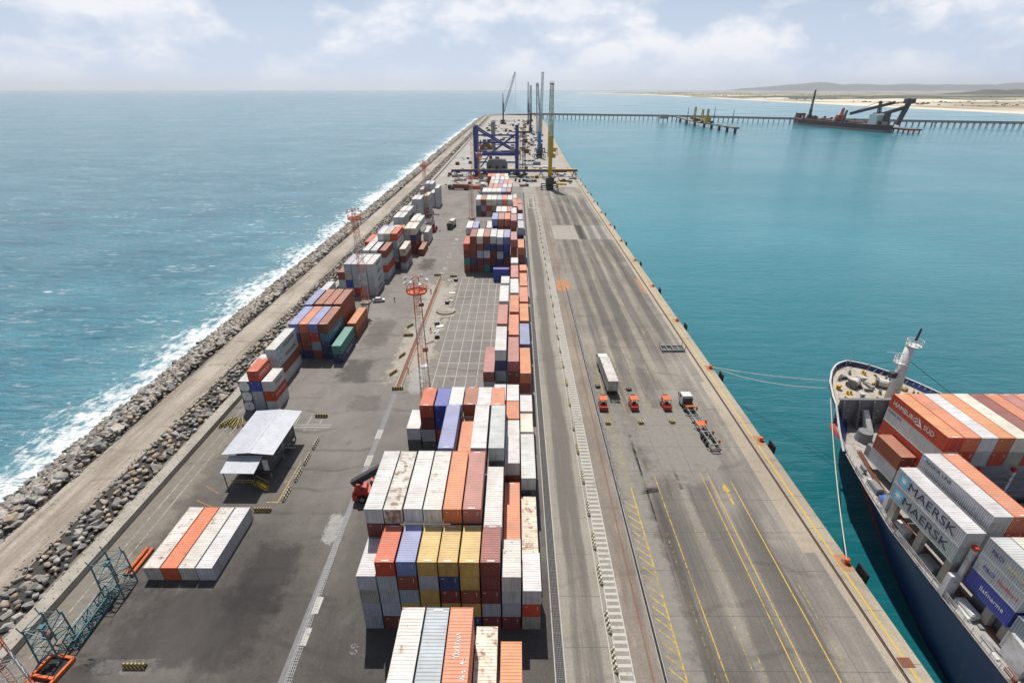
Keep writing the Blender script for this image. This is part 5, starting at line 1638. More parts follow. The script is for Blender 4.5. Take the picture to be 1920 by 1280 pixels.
o = container('K', -39.5 - 1.22, 381.5 - L40 / 2, 1.27, L40, 2.7, 'long brown-red container on the lorry parked crosswise', 'containers on lorries', False)
o.rotation_euler.z = R(82)
o = container('O', -27.5 - 1.22, 384.5 - L40 / 2, 0.02, L40, 2.6, 'rusty orange container lying crosswise on the yard', 'crosswise containers by the gantry', False); o.rotation_euler.z = R(90)
o = container('C', -27.3 - 1.22, 389.5 - L40 / 2, 0.02, L40, 2.6, 'cream container lying crosswise behind the orange one', 'crosswise containers by the gantry', False); o.rotation_euler.z = R(90)

t = thing('skeletal_truck', 'white cab tractor with empty skeletal trailer on the quay road', 'truck', (40.3, 91.5, 0), R(3.5))
for x in (-0.75, 0.75):
    m = MB(); m.box(x - 0.09, x + 0.09, -8.4, 6.4, 0.95, 1.3); m.build('chassis_rail', M['steel'], t)
for k, y in enumerate((-8.2, -6.0, -3.8, -1.2, 1.5, 4.2, 6.2)):
    m = MB(); m.box(-1.2, 1.2, y - 0.12, y + 0.12, 1.0, 1.25); m.build('cross_member', M['darksteel'] if k % 2 else M['steel'], t)
for y in (-7.6, -4.4, -0.5, 4.6):
    m = MB(); m.box(1.2, 1.42, y - 0.25, y + 0.25, 1.0, 1.8); m.build('corner_guide', M['orange'], t)
    m = MB(); m.box(-1.42, -1.2, y - 0.2, y + 0.2, 1.0, 1.5); m.build('corner_guide', M['darksteel'], t)
m = MB(); m.box(-0.95, 0.95, -1.9, -0.2, 1.26, 1.36); m.build('deck_plate', M['orange'], t)
m = MB(); m.box(-1.0, 1.1, 5.1, 6.5, 1.26, 1.5); m.build('fifth_wheel_deck', M['orange'], t)
cab(t, -1.25, 0.95, 7.0, 9.4, 0.8, 3.1, M['white'], 1)
m = MB(); m.box(-1.2, 0.9, 6.4, 7.0, 1.2, 2.9); m.build('exhaust_frame', M['darksteel'], t)
for y in (-6.9, -5.7, -4.5, 5.6, 8.2):
    for x in (-1.0, 1.0):
        wheel(t, x, y, 0.5, 0.5)
m = MB()
for x in (-0.9, 0.9):
    m.bar((x, -8.4, 0.7), (x * 0.9, -9.4, 0.6), 0.15)
m.bar((-0.8, -9.4, 0.6), (0.8, -9.4, 0.6), 0.2); m.bar((-0.9, -8.9, 0.6), (0.9, -8.9, 0.6), 0.12)
m.build('rear_underrun_bar', M['darksteel'], t)
m = MB(); m.box(-0.45, 0.3, -4.4, -3.0, 0.5, 0.95); m.build('air_tank', M['void'], t)

for k, (x, y) in enumerate(((20.45, 98.6), (27.5, 98.7), (35.0, 98.8))):
    t = thing('forklift', 'orange roofed forklift, %s of the three in line on the quay road' % ('left one', 'middle one', 'right one')[k], 'forklift', (x, y, 0), R((-3, 2, 4)[k]), 'forklifts in line')
    m = MB(); m.prism([(-1.9, 0.35), (-1.9, 1.15), (-1.5, 1.35), (-0.5, 1.3), (-0.4, 0.75), (0.9, 0.75), (0.9, 0.3)], 'x', -0.85, 0.85); m.build('body', M['red'], t)
    m = MB(); m.box(-0.9, 0.9, -1.0, 0.95, 2.42, 2.55); m.build('overhead_guard', M['orange'], t)
    for (px, py) in ((-0.8, -0.9), (0.8, -0.9), (-0.8, 0.85), (0.8, 0.85)):
        m = MB(); m.bar((px, py, 0.8), (px, py * 0.95, 2.45), 0.1); m.build('guard_post', M['orange'], t)
    m = MB(); m.box(-0.35, 0.35, -0.6, 0.0, 0.9, 1.1); m.box(-0.35, 0.35, -0.7, -0.55, 1.1, 1.7); m.build('seat', M['black'], t)
    m = MB()
    for px in (-0.45, 0.45):
        m.box(px - 0.07, px + 0.07, 1.0, 1.15, 0.1, 2.7)
    m.box(-0.5, 0.5, 1.02, 1.12, 0.6, 0.75); m.box(-0.5, 0.5, 1.02, 1.12, 2.5, 2.65); m.build('mast', M['darksteel'], t)
    for px in (-0.4, 0.4):
        m = MB(); m.box(px - 0.06, px + 0.06, 1.15, 2.4, 0.08, 0.14); m.build('fork', M['steel'], t)
    for (px, py, r) in ((-0.75, 0.75, 0.42), (0.75, 0.75, 0.42), (-0.7, -1.2, 0.36), (0.7, -1.2, 0.36)):
        wheel(t, px, py, r, 0.3)
for k, (x, y, lab) in enumerate(((20.6, 92.1, 'dark striped block on the road behind the left forklift'), (27.9, 92.3, 'dark striped block on the road behind the middle forklift'), (34.9, 92.6, 'dark striped block on the road behind the right forklift'),
                                 (20.6, 107.3, 'dark block beside the white lorry rear wheels'), (28.0, 106.0, 'dark block ahead of the middle forklift'))):
    b = thing('chock_block', lab, 'block', (x, y, 0), R(5 * k))
    m = MB(); m.prism([(-0.5, 0), (0.5, 0), (0.42, 0.55), (-0.42, 0.55)], 'x', -0.55, 0.55); m.build('body', M['darksteel'] if k > 2 else M['stripe_d'], b)
    m = MB(); m.bar((-0.2, 0, 0.58), (0.2, 0, 0.58), 0.06); m.build('lifting_lug', M['steel'], b)
fr = thing('lashing_frame', 'grey steel lashing frame lying on the quay road near the edge', 'steel frame', (44.6, 127.7, 0), R(2))
m = MB()
for y in (-1.4, 1.4):
    m.bar((-3.2, y, 0.4), (3.2, y, 0.4), 0.25, 0.5)
for x in (-3.2, -1.6, 0, 1.6, 3.2):
    m.bar((x, -1.4, 0.4), (x, 1.4, 0.4), 0.2, 0.4)
m.build('frame_ring', M['steel'], fr)
m = MB(); m.box(0.1, 3.0, -1.2, 1.2, 0.3, 0.42); m.build('deck_plate', M['darksteel'], fr)
for (x, y) in ((-3.2, -1.4), (3.2, -1.4), (-3.2, 1.4), (3.2, 1.4)):
    m = MB(); m.bar((x, y, 0.6), (x, y, 1.9), 0.12); m.build('corner_post', M['steel'], fr)

def reach_stacker(loc, rz, label, boom_to, bodym, boomm):
    t = thing('reach_stacker', label, 'reach stacker', loc, rz)       # front is +Y
    m = MB(); m.prism([(-4.0, 0.9), (-4.0, 2.3), (-3.4, 2.7), (-1.8, 2.5), (-1.6, 1.8), (3.0, 1.6), (3.2, 0.9)], 'x', -1.25, 1.25); m.build('body', bodym, t)
    m = MB(); m.box(-1.6, 1.6, -4.2, -3.3, 0.8, 2.0); m.build('counterweight', bodym, t)
    c_ = MB(); c_.prism([(-0.9, 1.8), (1.0, 1.8), (1.2, 2.6), (0.8, 3.6), (-0.9, 3.6)], 'x', -0.7, 0.7); q = c_.build('cab', M['glass'], t)
    m = MB(); m.box(-0.78, 0.78, -1.0, 0.9, 3.6, 3.72); m.build('cab_roof', bodym, q)
    for x in (-1.0, 1.0):
        m = MB(); m.prism([(-3.6, 2.3), (-2.4, 2.3), (-2.6, 4.0), (-3.3, 4.0)], 'x', x - 0.15, x + 0.15); m.build('boom_bracket', bodym, t)
    a, b = Vector((0, -3.4, 3.9)), Vector(boom_to)
    mid = a.lerp(b, 0.58)
    m = MB(); m.bar(a - (b - a).normalized() * 0.8, mid, 0.95, 1.15); bo = m.build('boom', boomm, t)
    m = MB(); m.bar(mid, b, 0.7, 0.85); m.build('boom_extension', boomm, bo)
    for x in (-0.75, 0.75):
        m = MB(); m.cyl((x, 0.6, 2.0), a.lerp(b, 0.42) + Vector((x, 0, -0.4)), 0.16, n=8); m.build('lift_cylinder', M['steel'], t)
    s = MB(); s.box(b.x - 0.5, b.x + 0.5, b.y - 0.2, b.y + 0.7, b.z - 1.6, b.z + 0.2); hd = s.build('spreader_head', boomm, t)
    s = MB(); s.box(b.x - 3.05, b.x + 3.05, b.y - 0.25, b.y + 0.45, b.z - 2.0, b.z - 1.6); s.box(b.x - 3.2, b.x - 2.9, b.y - 1.0, b.y + 1.2, b.z - 2.1, b.z - 1.6); s.box(b.x + 2.9, b.x + 3.2, b.y - 1.0, b.y + 1.2, b.z - 2.1, b.z - 1.6)
    s.build('spreader', boomm, t)
    for (x, y, r) in ((-1.6, 2.2, 0.9), (-1.0, 2.2, 0.9), (1.0, 2.2, 0.9), (1.6, 2.2, 0.9), (-1.3, -2.6, 0.85), (1.3, -2.6, 0.85)):
        wheel(t, x, y, r, 0.55)
    return t
reach_stacker((-24.6, 69.6, 0), R(-82), 'red reach stacker with black boom left of the white container row', (0, 4.2, 8.2), M['red'], M['darksteel'])
reach_stacker((-42.4, 262.0, 0), R(4), 'red and dark reach stacker standing on the far yard', (0, 2.8, 9.5), M['red'], M['darksteel'])

# small hatchback
t = thing('parked_car', 'small silver white car parked beside the lamp tower foot', 'car', (-47.1, 163.4, 0), R(12))
m = MB()
prof = [(-2.0, 0.35), (2.0, 0.35), (2.02, 0.75), (1.2, 0.92), (0.55, 1.42), (-1.0, 1.46), (-1.75, 1.0), (-2.02, 0.9)]
nP = len(prof)
vs_ = []
for (yy, k) in ((-0.86, 0.0), (-0.8, 1.0), (0.8, 1.0), (0.86, 0.0)):
    for (a, b) in prof:
        zz = b if k == 0 else b
        vs_.append((a, yy * (0.82 if b > 1.3 else 1.0), zz + (0.03 if k else -0.03)))
fs_ = []
for j in range(3):
    for i in range(nP):
        fs_.append((j * nP + i, j * nP + (i + 1) % nP, (j + 1) * nP + (i + 1) % nP, (j + 1) * nP + i))
fs_ += [tuple(range(nP - 1, -1, -1)), tuple(range(3 * nP, 4 * nP))]
m.add(vs_, fs_); m.build('body', M['white'], t)
m = MB(); m.add([(1.16, -0.68, 0.97), (1.16, 0.68, 0.97), (0.6, 0.6, 1.4), (0.6, -0.6, 1.4)], [(0, 1, 2, 3)]); m.v = [(a + 0.03, b, c + 0.04) for a, b, c in m.v]; m.build('windscreen', M['glass'], t)
m = MB(); m.add([(-1.7, -0.66, 1.04), (-1.7, 0.66, 1.04), (-1.05, 0.6, 1.44), (-1.05, -0.6, 1.44)], [(3, 2, 1, 0)]); m.v = [(a - 0.03, b, c + 0.04) for a, b, c in m.v]; m.build('rear_window', M['glass'], t)
for s in (-1, 1):
    m = MB(); m.add([(0.95, s * 0.89, 0.98), (0.5, s * 0.76, 1.38), (-0.95, s * 0.76, 1.4), (-1.5, s * 0.89, 1.0)], [(0, 1, 2, 3)]); m.build('side_window', M['glass'], t)
for (x, y) in ((1.3, -0.78), (1.3, 0.78), (-1.3, -0.78), (-1.3, 0.78)):
    m = MB(); m.cyl((x, y - 0.11, 0.32), (x, y + 0.11, 0.32), 0.32, n=14); q = m.build('wheel', M['tyre'], t)
    m = MB(); m.cyl((x, y - 0.12, 0.32), (x, y + 0.12, 0.32), 0.18, n=10); m.build('rim', M['steel'], q)

# ------------------------------------------------------------------ people
def person_mesh(stride, arm):
    P = [(0, 0, 0.95), (0, 0, 1.2), (0, 0.01, 1.43), (0, 0.02, 1.53), (0, 0.03, 1.64), (0, 0.03, 1.75),
         (-0.1, 0, 0.9), (-0.11, stride * 0.5, 0.5), (-0.11, stride, 0.08), (-0.11, stride + 0.16, 0.04),
         (0.1, 0, 0.9), (0.11, -stride * 0.5, 0.5), (0.11, -stride * 1.2, 0.08), (0.11, -stride * 1.2 + 0.16, 0.04),
         (-0.19, 0, 1.42), (-0.25, -arm * 0.4, 1.15), (-0.24, 0.1 - arm, 0.92), (0.19, 0, 1.42), (0.25, arm * 0.5, 1.15), (0.22, 0.12 + arm, 0.94)]
    E_ = [(0, 1), (1, 2), (2, 3), (3, 4), (4, 5), (0, 6), (6, 7), (7, 8), (8, 9), (0, 10), (10, 11), (11, 12), (12, 13), (2, 14), (14, 15), (15, 16), (2, 17), (17, 18), (18, 19)]
    Rr = [0.15, 0.15, 0.16, 0.06, 0.105, 0.09, 0.1, 0.075, 0.055, 0.045, 0.1, 0.075, 0.055, 0.045, 0.07, 0.055, 0.045, 0.07, 0.055, 0.045]
    me = bpy.data.meshes.new('person_tmp'); me.from_pydata(P, E_, [])
    o = bpy.data.objects.new('person_tmp', me); COL.objects.link(o)
    o.modifiers.new('skin', 'SKIN'); sb = o.modifiers.new('sub', 'SUBSURF'); sb.levels = 1; sb.render_levels = 1
    for i, v in enumerate(me.skin_vertices[0].data):
        v.radius = (Rr[i], Rr[i] * (0.75 if i in (0, 1, 2) else 1.0))
    me.skin_vertices[0].data[0].use_root = True
    bpy.context.view_layer.update()
    res = bpy.data.meshes.new_from_object(o.evaluated_get(bpy.context.evaluated_depsgraph_get()))
    bpy.data.objects.remove(o)
    res.name = 'body'
    for mt in (M['cloth_blue'], M['cloth_vis'], M['skin'], M['black']):
        res.materials.append(mt)
    for f in res.polygons:
        z = f.center.z
        f.material_index = 3 if z < 0.1 else (0 if z < 0.98 and abs(f.center.x) < 0.2 else (2 if z > 1.48 or (z < 0.98 and abs(f.center.x) >= 0.2) else 1))
        f.use_smooth = True
    return res
pm = [person_mesh(0.06, 0.02), person_mesh(0.26, 0.16)]
hm_ = MB(); hm_.lathe((0, 0.03, 1.68), [(0.145, 0.0), (0.125, 0.07), (0.06, 0.125)], 10); helm = hm_.mesh('helmet'); helm.materials.append(M['yellow'])
for (x, y, rz, k, lab) in ((-27.6, 114.2, 120, 0, 'person in work clothes standing by the near trench end'), (-25.4, 138.6, 40, 1, 'person in dark clothes walking right of the trench'),
                           (-30.2, 171.2, 200, 1, 'person walking left of the trench at its far part'), (-28.6, 172.5, 90, 0, 'person standing on the far trench kerb'),
                           (-41.6, 163.2, 10, 1, 'person walking alone on the yard near the silver car')):
    p = thing('person', lab, 'person', (x, y, 0), R(rz), 'workers on the yard')
    link('body', pm[k], p); link('helmet', helm, p)

# loose building material beside the trench
rdm = random.Random(21)
def material_stack(x, y, rz, lab, kind):
    t = thing({'planks': 'plank_pile', 'bags': 'bag_stack', 'box': 'tool_crate', 'panel': 'formwork_panel'}[kind], lab, {'planks': 'planks', 'bags': 'bags', 'box': 'crate', 'panel': 'panel'}[kind], (x, y, 0), R(rz))
    if kind == 'planks':
        for i in range(5):
            m = MB(); m.box(-1.3, 1.3, -0.5 + 0.2 * i, -0.32 + 0.2 * i, 0.0 + 0.06 * (i % 2), 0.07 + 0.06 * (i % 2)); m.build('plank', M['brown'] if i % 2 else M['concrete'], t, None, R(rdm.uniform(-6, 6)))
    elif kind == 'bags':
        for i in range(5):
            m = MB(); m.lathe((0, 0, 0), [(0.3, 0), (0.42, 0.12), (0.36, 0.26), (0.1, 0.3)], 8); m.build('bag', M['white'], t, (rdm.uniform(-.7, .7), rdm.uniform(-.6, .6), 0.24 * (i > 2)))
    elif kind == 'box':
        m = MB(); m.box(-0.7, 0.7, -0.6, 0.6, 0.08, 0.95); m.build('crate_body', M['darksteel'], t)
        m = MB(); m.box(-0.76, 0.76, -0.66, 0.66, 0.95, 1.03); m.build('lid', M['steel'], t)
        for x_ in (-0.5, 0.5):
            m = MB(); m.box(x_ - 0.08, x_ + 0.08, -0.6, 0.6, 0, 0.08); m.build('runner', M['brown'], t)
    else:
        m = MB(); m.box(-1.1, 1.1, -0.8, 0.8, 0.1, 0.2); m.build('sheet', M['white'], t)
        for x_ in (-0.7, 0, 0.7):
            m = MB(); m.box(x_ - 0.06, x_ + 0.06, -0.8, 0.8, 0, 0.1); m.build('batten', M['brown'], t)
for (x, y, rz, k, lab) in ((-22.6, 171.5, 10, 'panel', 'white panel lying beside the grid corner, farther one'), (-22.9, 166.0, 60, 'planks', 'dark plank pile beside the farther white panel'),
                           (-21.9, 164.0, 30, 'bags', 'white bag pile near the grid edge above the sand'), (-23.2, 161.8, 80, 'box', 'dark crate above the sand heap'),
                           (-23.3, 148.6, 70, 'planks', 'plank pile below the sand heap'), (-24.3, 144.3, 20, 'box', 'dark crate below the sand heap'),
                           (-23.2, 142.8, 20, 'panel', 'pale panel beside the crates at the grid edge'), (-23.5, 138.6, 60, 'bags', 'white bags beside the second crate'),
                           (-23.0, 135.0, 10, 'box', 'second dark crate at the grid edge'), (-24.6, 131.6, 40, 'planks', 'dark scrap planks near the walking person'),
                           (-25.2, 127.0, 88, 'box', 'dark upright crate right of the trench'), (-24.9, 184.0, 5, 'bags', 'white bags at the far trench end'),
                           (-22.6, 184.6, 80, 'box', 'black crate at the far grid corner'), (-31.8, 160.0, 30, 'box', 'crate left of the trench middle'),
                           (-24.0, 117.5, 20, 'panel', 'pale panel right of the near trench end')):
    material_stack(x, y, rz, lab, k)
m = MB(); m.lathe((0, 0, 0), [(3.2, 0.0), (2.3, 0.35), (1.2, 0.8), (0.3, 1.05)], 18)
m.v = [(x * (1 + 0.2 * mnoise.noise(Vector((x, y, 0)))), y * 0.85, z) for x, y, z in m.v]
tag(m.build('sand_heap', M['dirt'], None, (-22.8, 154.2, 0.006), smooth=True), 'low grey sand heap beside the storage grid', 'sand heap')
# ------------------------------------------------------------------ container ship at the quay
SX = 75.0
def interp(tab, y):
    for (a, wa), (b, wb) in zip(tab[:-1], tab[1:]):
        if a <= y <= b:
            f = (y - a) / (b - a)
            return wa + (wb - wa) * f
    return tab[0][1] if y < tab[0][0] else tab[-1][1]
W_DECK = [(-40, 20.3), (30, 20.3), (44, 19.6), (55.5, 18.9), (66, 16.9), (73.4, 15.2), (80, 13.6), (86, 11.4), (91.6, 8.9), (96, 6.1), (98.6, 3.9), (100, 2.0), (100.8, 0.05)]
W_WL = [(-40, 19.8), (20, 19.5), (36, 18.2), (48, 16.2), (60, 12.6), (72, 8.2), (82, 4.6), (90, 1.9), (95, 0.3), (100.8, 0.02)]
def deck_z(y):
    return 7.0 if y < 74 else (11.2 if y >= 83.0 else 7.0 + 4.2 * (y - 74) / 9.0)
ship = thing('container_ship', 'dark blue container ship with loaded deck moored along the quay', 'ship', (SX, 40, SEA))
OY, OZ = -40.0, -SEA
def S(mb):
    """ship coordinates (world minus the ship's own origin)"""
    mb.v = [(x - SX, y + OY, z + OZ) for x, y, z in mb.v]
    return mb
hull = MB()
ysec = [-40, 0, 20, 30, 38, 46, 54, 60, 66, 70, 74, 78, 83, 86, 89, 91.6, 94, 96, 97.6, 98.8, 99.7, 100.4, 100.8]
prof_n = 9
rows = []
for y in ysec:
    wd, ww = interp(W_DECK, y), interp(W_WL, y)
    dz = deck_z(y) + (0.0 if y < 74 else 0.0)
    row = []
    for k in range(prof_n):
        f = k / (prof_n - 1)
        z = -8.5 + f * (dz + 8.5)
        g = max(0.0, (z + 4.5) / (dz + 4.5))
        w = ww + (wd - ww) * (g ** 1.7) if z > -4.5 else ww * (0.75 + 0.25 * (z + 8.5) / 4.0)
        row.append((w, y - (0.0 if y < 97 else (1 - g) * 2.2 * (y - 97) / 3.8), z))
    rows.append(row)
for side in (-1, 1):
    vs_ = [(SX + side * w, y, z) for row in rows for (w, y, z) in row]
    fs_ = []
    for i in range(len(rows) - 1):
        for j in range(prof_n - 1):
            a = i * prof_n + j
            q = (a, a + 1, a + prof_n + 1, a + prof_n)
            fs_.append(q if side < 0 else q[::-1])
    hull.add(vs_, fs_)
def hull_mat():
    m, nt, b = new_mat('hull_paint')
    p = pos_of(nt)
    s = nt.nodes.new("ShaderNodeSeparateXYZ"); nt.links.new(p, s.inputs[0])
    trim = math_n(nt, 'MULTIPLY', math_n(nt, 'MAXIMUM', math_n(nt, 'SUBTRACT', s.outputs['Y'], 58.0), 0.0), 0.105)
    red = math_n(nt, 'LESS_THAN', s.outputs['Z'], math_n(nt, 'SUBTRACT', trim, 4.4))
    c = mix_c(nt, red, (0.006, 0.025, 0.11), (0.3, 0.045, 0.025))
    f = noise_n(nt, p, 0.6, 6, 0.65, stretch=(1, 1, 0.25))
    c = mix_c(nt, math_n(nt, 'MULTIPLY', ramp(nt, f, 0.55, 0.72), 0.35), c, (0.12, 0.08, 0.06))
    nt.links.new(c, b.inputs["Base Color"]); b.inputs["Roughness"].default_value = 0.45
    return m
M['hull'] = hull_mat()
S(hull).build('hull', M['hull'], ship, smooth=True)
M['deck'] = simple('ship_deck_paint', (0.36, 0.34, 0.31), 0.75, scale=0.4, grime=(0.2, 0.13, 0.09))
M['deck2'] = simple('forecastle_deck_paint', (0.45, 0.4, 0.33), 0.75, scale=0.6, grime=(0.24, 0.17, 0.1))
M['shipgrey'] = simple('ship_grey_paint', (0.2, 0.21, 0.225), 0.6, scale=0.5, grime=(0.13, 0.1, 0.08))
M['shippale'] = simple('ship_pale_paint', (0.55, 0.555, 0.56), 0.55, scale=0.5, grime=(0.35, 0.24, 0.16))
d = MB()
for (ya, yb) in zip([-40, 0, 30, 44, 50, 56, 62, 68, 73.4, 78], [0, 30, 44, 50, 56, 62, 68, 73.4, 78, 83]):
    wa, wb = interp(W_DECK, ya) - 0.12, interp(W_DECK, yb) - 0.12
    if ya >= 73: wa -= 0.5; 
    if yb > 74: wb -= 0.8
    d.add([(SX - wa, ya, 7.0 - 0.02), (SX + wa, ya, 7.0 - 0.02), (SX + wb, yb, 7.0 - 0.02), (SX - wb, yb, 7.0 - 0.02)], [(0, 1, 2, 3)])
S(d).build('main_deck', M['deck'], ship)
d = MB(); yy = [83, 86, 89, 91.6, 94, 96, 97.6, 98.8, 99.7, 100.3]
for (ya, yb) in zip(yy[:-1], yy[1:]):
    wa, wb = interp(W_DECK, ya) - 0.25, max(0.05, interp(W_DECK, yb) - 0.25)
    d.add([(SX - wa, ya, 10.1), (SX + wa, ya, 10.1), (SX + wb, yb, 10.1), (SX - wb, yb, 10.1)], [(0, 1, 2, 3)])
fcd = S(d).build('forecastle_deck', M['deck2'], ship)
# bulwark with stays
bl = MB(); pts = []
ylist = [y for y in ysec if y >= 74] 
for side in (-1, 1):
    for (ya, yb) in zip(ylist[:-1], ylist[1:]):
        wa, wb = interp(W_DECK, ya), interp(W_DECK, yb)
        bl.bar((SX + side * wa, ya, deck_z(ya) + 0.04), (SX + side * wb, yb, deck_z(yb) + 0.04), 0.34, 0.1)
S(bl).build('bulwark_cap', M['shippale'], ship)
bi = MB()
for side in (-1, 1):
    for (ya, yb) in zip(yy[:-1], yy[1:]):
        wa, wb = interp(W_DECK, ya) - 0.12, max(0.03, interp(W_DECK, yb) - 0.12)
        bi.add([(SX + side * wa, ya, 10.1), (SX + side * wb, yb, 10.1), (SX + side * wb, yb, 11.2), (SX + side * wa, ya, 11.2)], [(0, 1, 2, 3)])
S(bi).build('bulwark_inside', M['darksteel'], ship)
y = 83.5
while y < 99.5:
    for side in (-1, 1):
        w = interp(W_DECK, y)
        m = MB(); m.add([(SX + side * (w - 0.14), y - 0.04, 10.1), (SX + side * (w - 0.75), y - 0.04, 10.1), (SX + side * (w - 0.14), y - 0.04, 11.15), (SX + side * (w - 0.14), y + 0.04, 10.1), (SX + side * (w - 0.75), y + 0.04, 10.1), (SX + side * (w - 0.14), y + 0.04, 11.15)], [(0, 1, 2), (5, 4, 3), (1, 4, 5, 2), (0, 3, 4, 1), (2, 5, 3, 0)])
        S(m).build('bulwark_stay', M['shippale'], ship)
    y += 1.0
# wave breaker across the deck
wv = MB(); wv.box(SX - 12.2, SX + 12.2, 82.6, 82.8, 7.0, 12.4); wv.box(SX - 12.3, SX + 12.3, 82.5, 83.2, 12.4, 12.6)
wb_ = S(wv).build('wave_breaker', M['shipgrey'], ship)
for k in range(9):
    x = SX - 11.6 + 2.9 * k
    m = MB(); m.prism([(82.6, 7.0), (80.6, 7.0), (82.1, 12.3), (82.6, 12.3)], 'x', x - 0.1, x + 0.1); S(m).build('stiffener', M['shipgrey'], wb_)
    for zz in (8.6, 10.2):
        m = MB(); m.box(x + 1.0, x + 1.5, 82.3, 82.6, zz, zz + 0.12); S(m).build('foot_rung', M['white'], wb_)
m = MB(); m.prism([(78.5, 7.0), (80.4, 7.0), (82.3, 10.4), (82.0, 10.6)], 'x', SX - 7.6, SX - 6.6); S(m).build('ladder', M['white'], ship)
m = MB(); m.cyl((SX - 9.4, 77.5, 7.0), (SX - 9.4, 77.5, 8.9), 1.5, 1.2, 14); S(m).build('deck_hatch_trunk', M['shipgrey'], ship)
m = MB(); m.box(SX - 6.2, SX - 3.8, 75.4, 77.6, 7.0, 9.8); S(m).build('deck_house', M['shipgrey'], ship)
# forecastle gear
for (x, y, rz) in ((-3.6, 91.6, 35), (2.2, 91.2, -30)):
    w = MB(); w.box(-1.5, 1.5, -0.9, 0.9, 0, 0.25); w.cyl((-1.3, 0, 1.0), (0.9, 0, 1.0), 0.75, n=14); w.box(0.9, 1.5, -0.6, 0.6, 0.2, 1.7); w.box(-1.5, -1.3, -0.8, 0.8, 0.2, 1.8)
    q = w.build('windlass', M['shipgrey'], ship, (x, y + OY, 10.1 + OZ), R(rz))
    w = MB(); w.cyl((-1.0, 0, 1.0), (0.6, 0, 1.0), 0.85, n=14); w.build('rope_drum', M['rope'], q)
for k, (x, y) in enumerate(((-6.5, 88.5), (-5.2, 94.0), (-1.5, 96.8), (1.5, 96.6), (5.0, 94.0), (6.8, 88.2), (-8.6, 85.4), (8.8, 85.2), (0, 88.8), (-2.2, 86.0))):
    w = MB(); w.cyl((-0.35, 0, 0), (-0.35, 0, 0.8), 0.2, n=10); w.cyl((0.35, 0, 0), (0.35, 0, 0.8), 0.2, n=10); w.box(-0.7, 0.7, -0.3, 0.3, 0, 0.1)
    w.build('mooring_bitts', M['shipgrey'] if k % 3 else M['yellow'], ship, (x, y + OY, 10.1 + OZ), R(30 * k))
for k, (x, y) in enumerate(((-4.6, 87.2), (4.2, 87.0), (-0.4, 93.6), (-7.6, 90.4))):
    w = MB(); w.cyl((0, 0, 0), (0, 0, 0.6), 0.45, 0.4, 12); w.lathe((0, 0, 0.6), [(0.4, 0), (0.55, 0.2), (0.5, 0.4), (0.2, 0.5)], 12)
    w.build('vent', M['yellow'] if k % 2 else M['shippale'], ship, (x, y + OY, 10.1 + OZ))
w = MB(); w.cyl((SX, 99.6, 11.2), (SX - 0.3, 99.8, 15.2), 0.07, 0.05, 8); S(w).build('jack_staff', M['shippale'], ship)
rs = random.Random(9)
for k in range(15):
    y = rs.uniform(84.2, 96); x = rs.uniform(-0.72, 0.72) * interp(W_DECK, y)
    w = MB(); a_, b_ = rs.uniform(0.2, 0.7), rs.uniform(0.2, 0.9); w.box(-a_, a_, -b_, b_, 0, rs.uniform(0.2, 0.8)); w.cyl((0, -b_, 0.35), (0, b_, 0.35), 0.28, n=8)
    w.build('deck_fitting', [M['shipgrey'], M['darksteel'], M['steel'], M['yellow'], M['shipgrey']][k % 5], ship, (x, y + OY, 10.1 + OZ), rs.uniform(0, 3))
for side in (-1, 1):
    w = MB(); w.bar((SX + side * 2.6, 90.4, 10.25), (SX + side * 3.6, 96.2, 10.25), 0.35, 0.22); S(w).build('anchor_chain', M['darksteel'], ship)
for k in range(22):
    y = rs.uniform(34, 73); x = SX - interp(W_DECK, y) + rs.uniform(0.5, 2.2)
    w = MB(); a_, b_ = rs.uniform(0.1, 0.35), rs.uniform(0.3, 1.1); w.box(-a_, a_, -b_, b_, 0, rs.uniform(0.2, 1.0))
    w.build('side_deck_fitting', [M['shipgrey'], M['steel'], M['white'], M['brown']][k % 4], ship, (x - SX, y + OY, 7.0 + OZ), rs.uniform(-0.2, 0.2))
w = MB()
for k in range(3):
    for (ya, yb) in zip(range(34, 72, 4), range(38, 76, 4)):
        xa, xb = SX - interp(W_DECK, ya) + 2.4 + 0.3 * k, SX - interp(W_DECK, yb) + 2.4 + 0.3 * k
        w.cyl((xa, ya, 7.25), (xb, yb, 7.25), 0.1, n=6, caps=False)
S(w).build('deck_pipes', M['brown'], ship)['kind'] = 'stuff'
# foremast
fmx, fmy = SX + 0.6, 86.4
w = MB(); w.cyl((fmx, fmy, 10.1), (fmx, fmy + 0.2, 22.3), 1.15, 0.75, 16); ms = S(w).build('foremast', M['white'], ship, smooth=True)
for (zz, r) in ((22.3, 1.35), (18.6, 1.25)):
    w = MB(); w.cyl((fmx - (0.8 if zz < 20 else -0.4), fmy, zz), (fmx - (0.8 if zz < 20 else -0.4), fmy, zz + 0.12), r, n=12)
    for i in range(12):
        a = 2 * math.pi * i / 12; b = 2 * math.pi * (i + 1) / 12; cx = fmx - (0.8 if zz < 20 else -0.4)
        for hz_ in (0.55, 1.1):
            w.bar((cx + r * math.cos(a), fmy + r * math.sin(a), zz + hz_), (cx + r * math.cos(b), fmy + r * math.sin(b), zz + hz_), 0.07)
        w.bar((cx + r * math.cos(a), fmy + r * math.sin(a), zz), (cx + r * math.cos(a), fmy + r * math.sin(a), zz + 1.1), 0.07)
    S(w).build('mast_platform', M['white'], ms)
w = MB(); w.bar((fmx - 4.2, fmy, 20.9), (fmx + 1.0, fmy, 20.4), 0.12); S(w).build('yard_arm', M['shippale'], ms)
w = MB(); w.box(fmx - 2.0, fmx - 1.0, fmy - 0.5, fmy + 0.5, 15.4, 16.4); S(w).build('searchlight', M['darksteel'], ms)
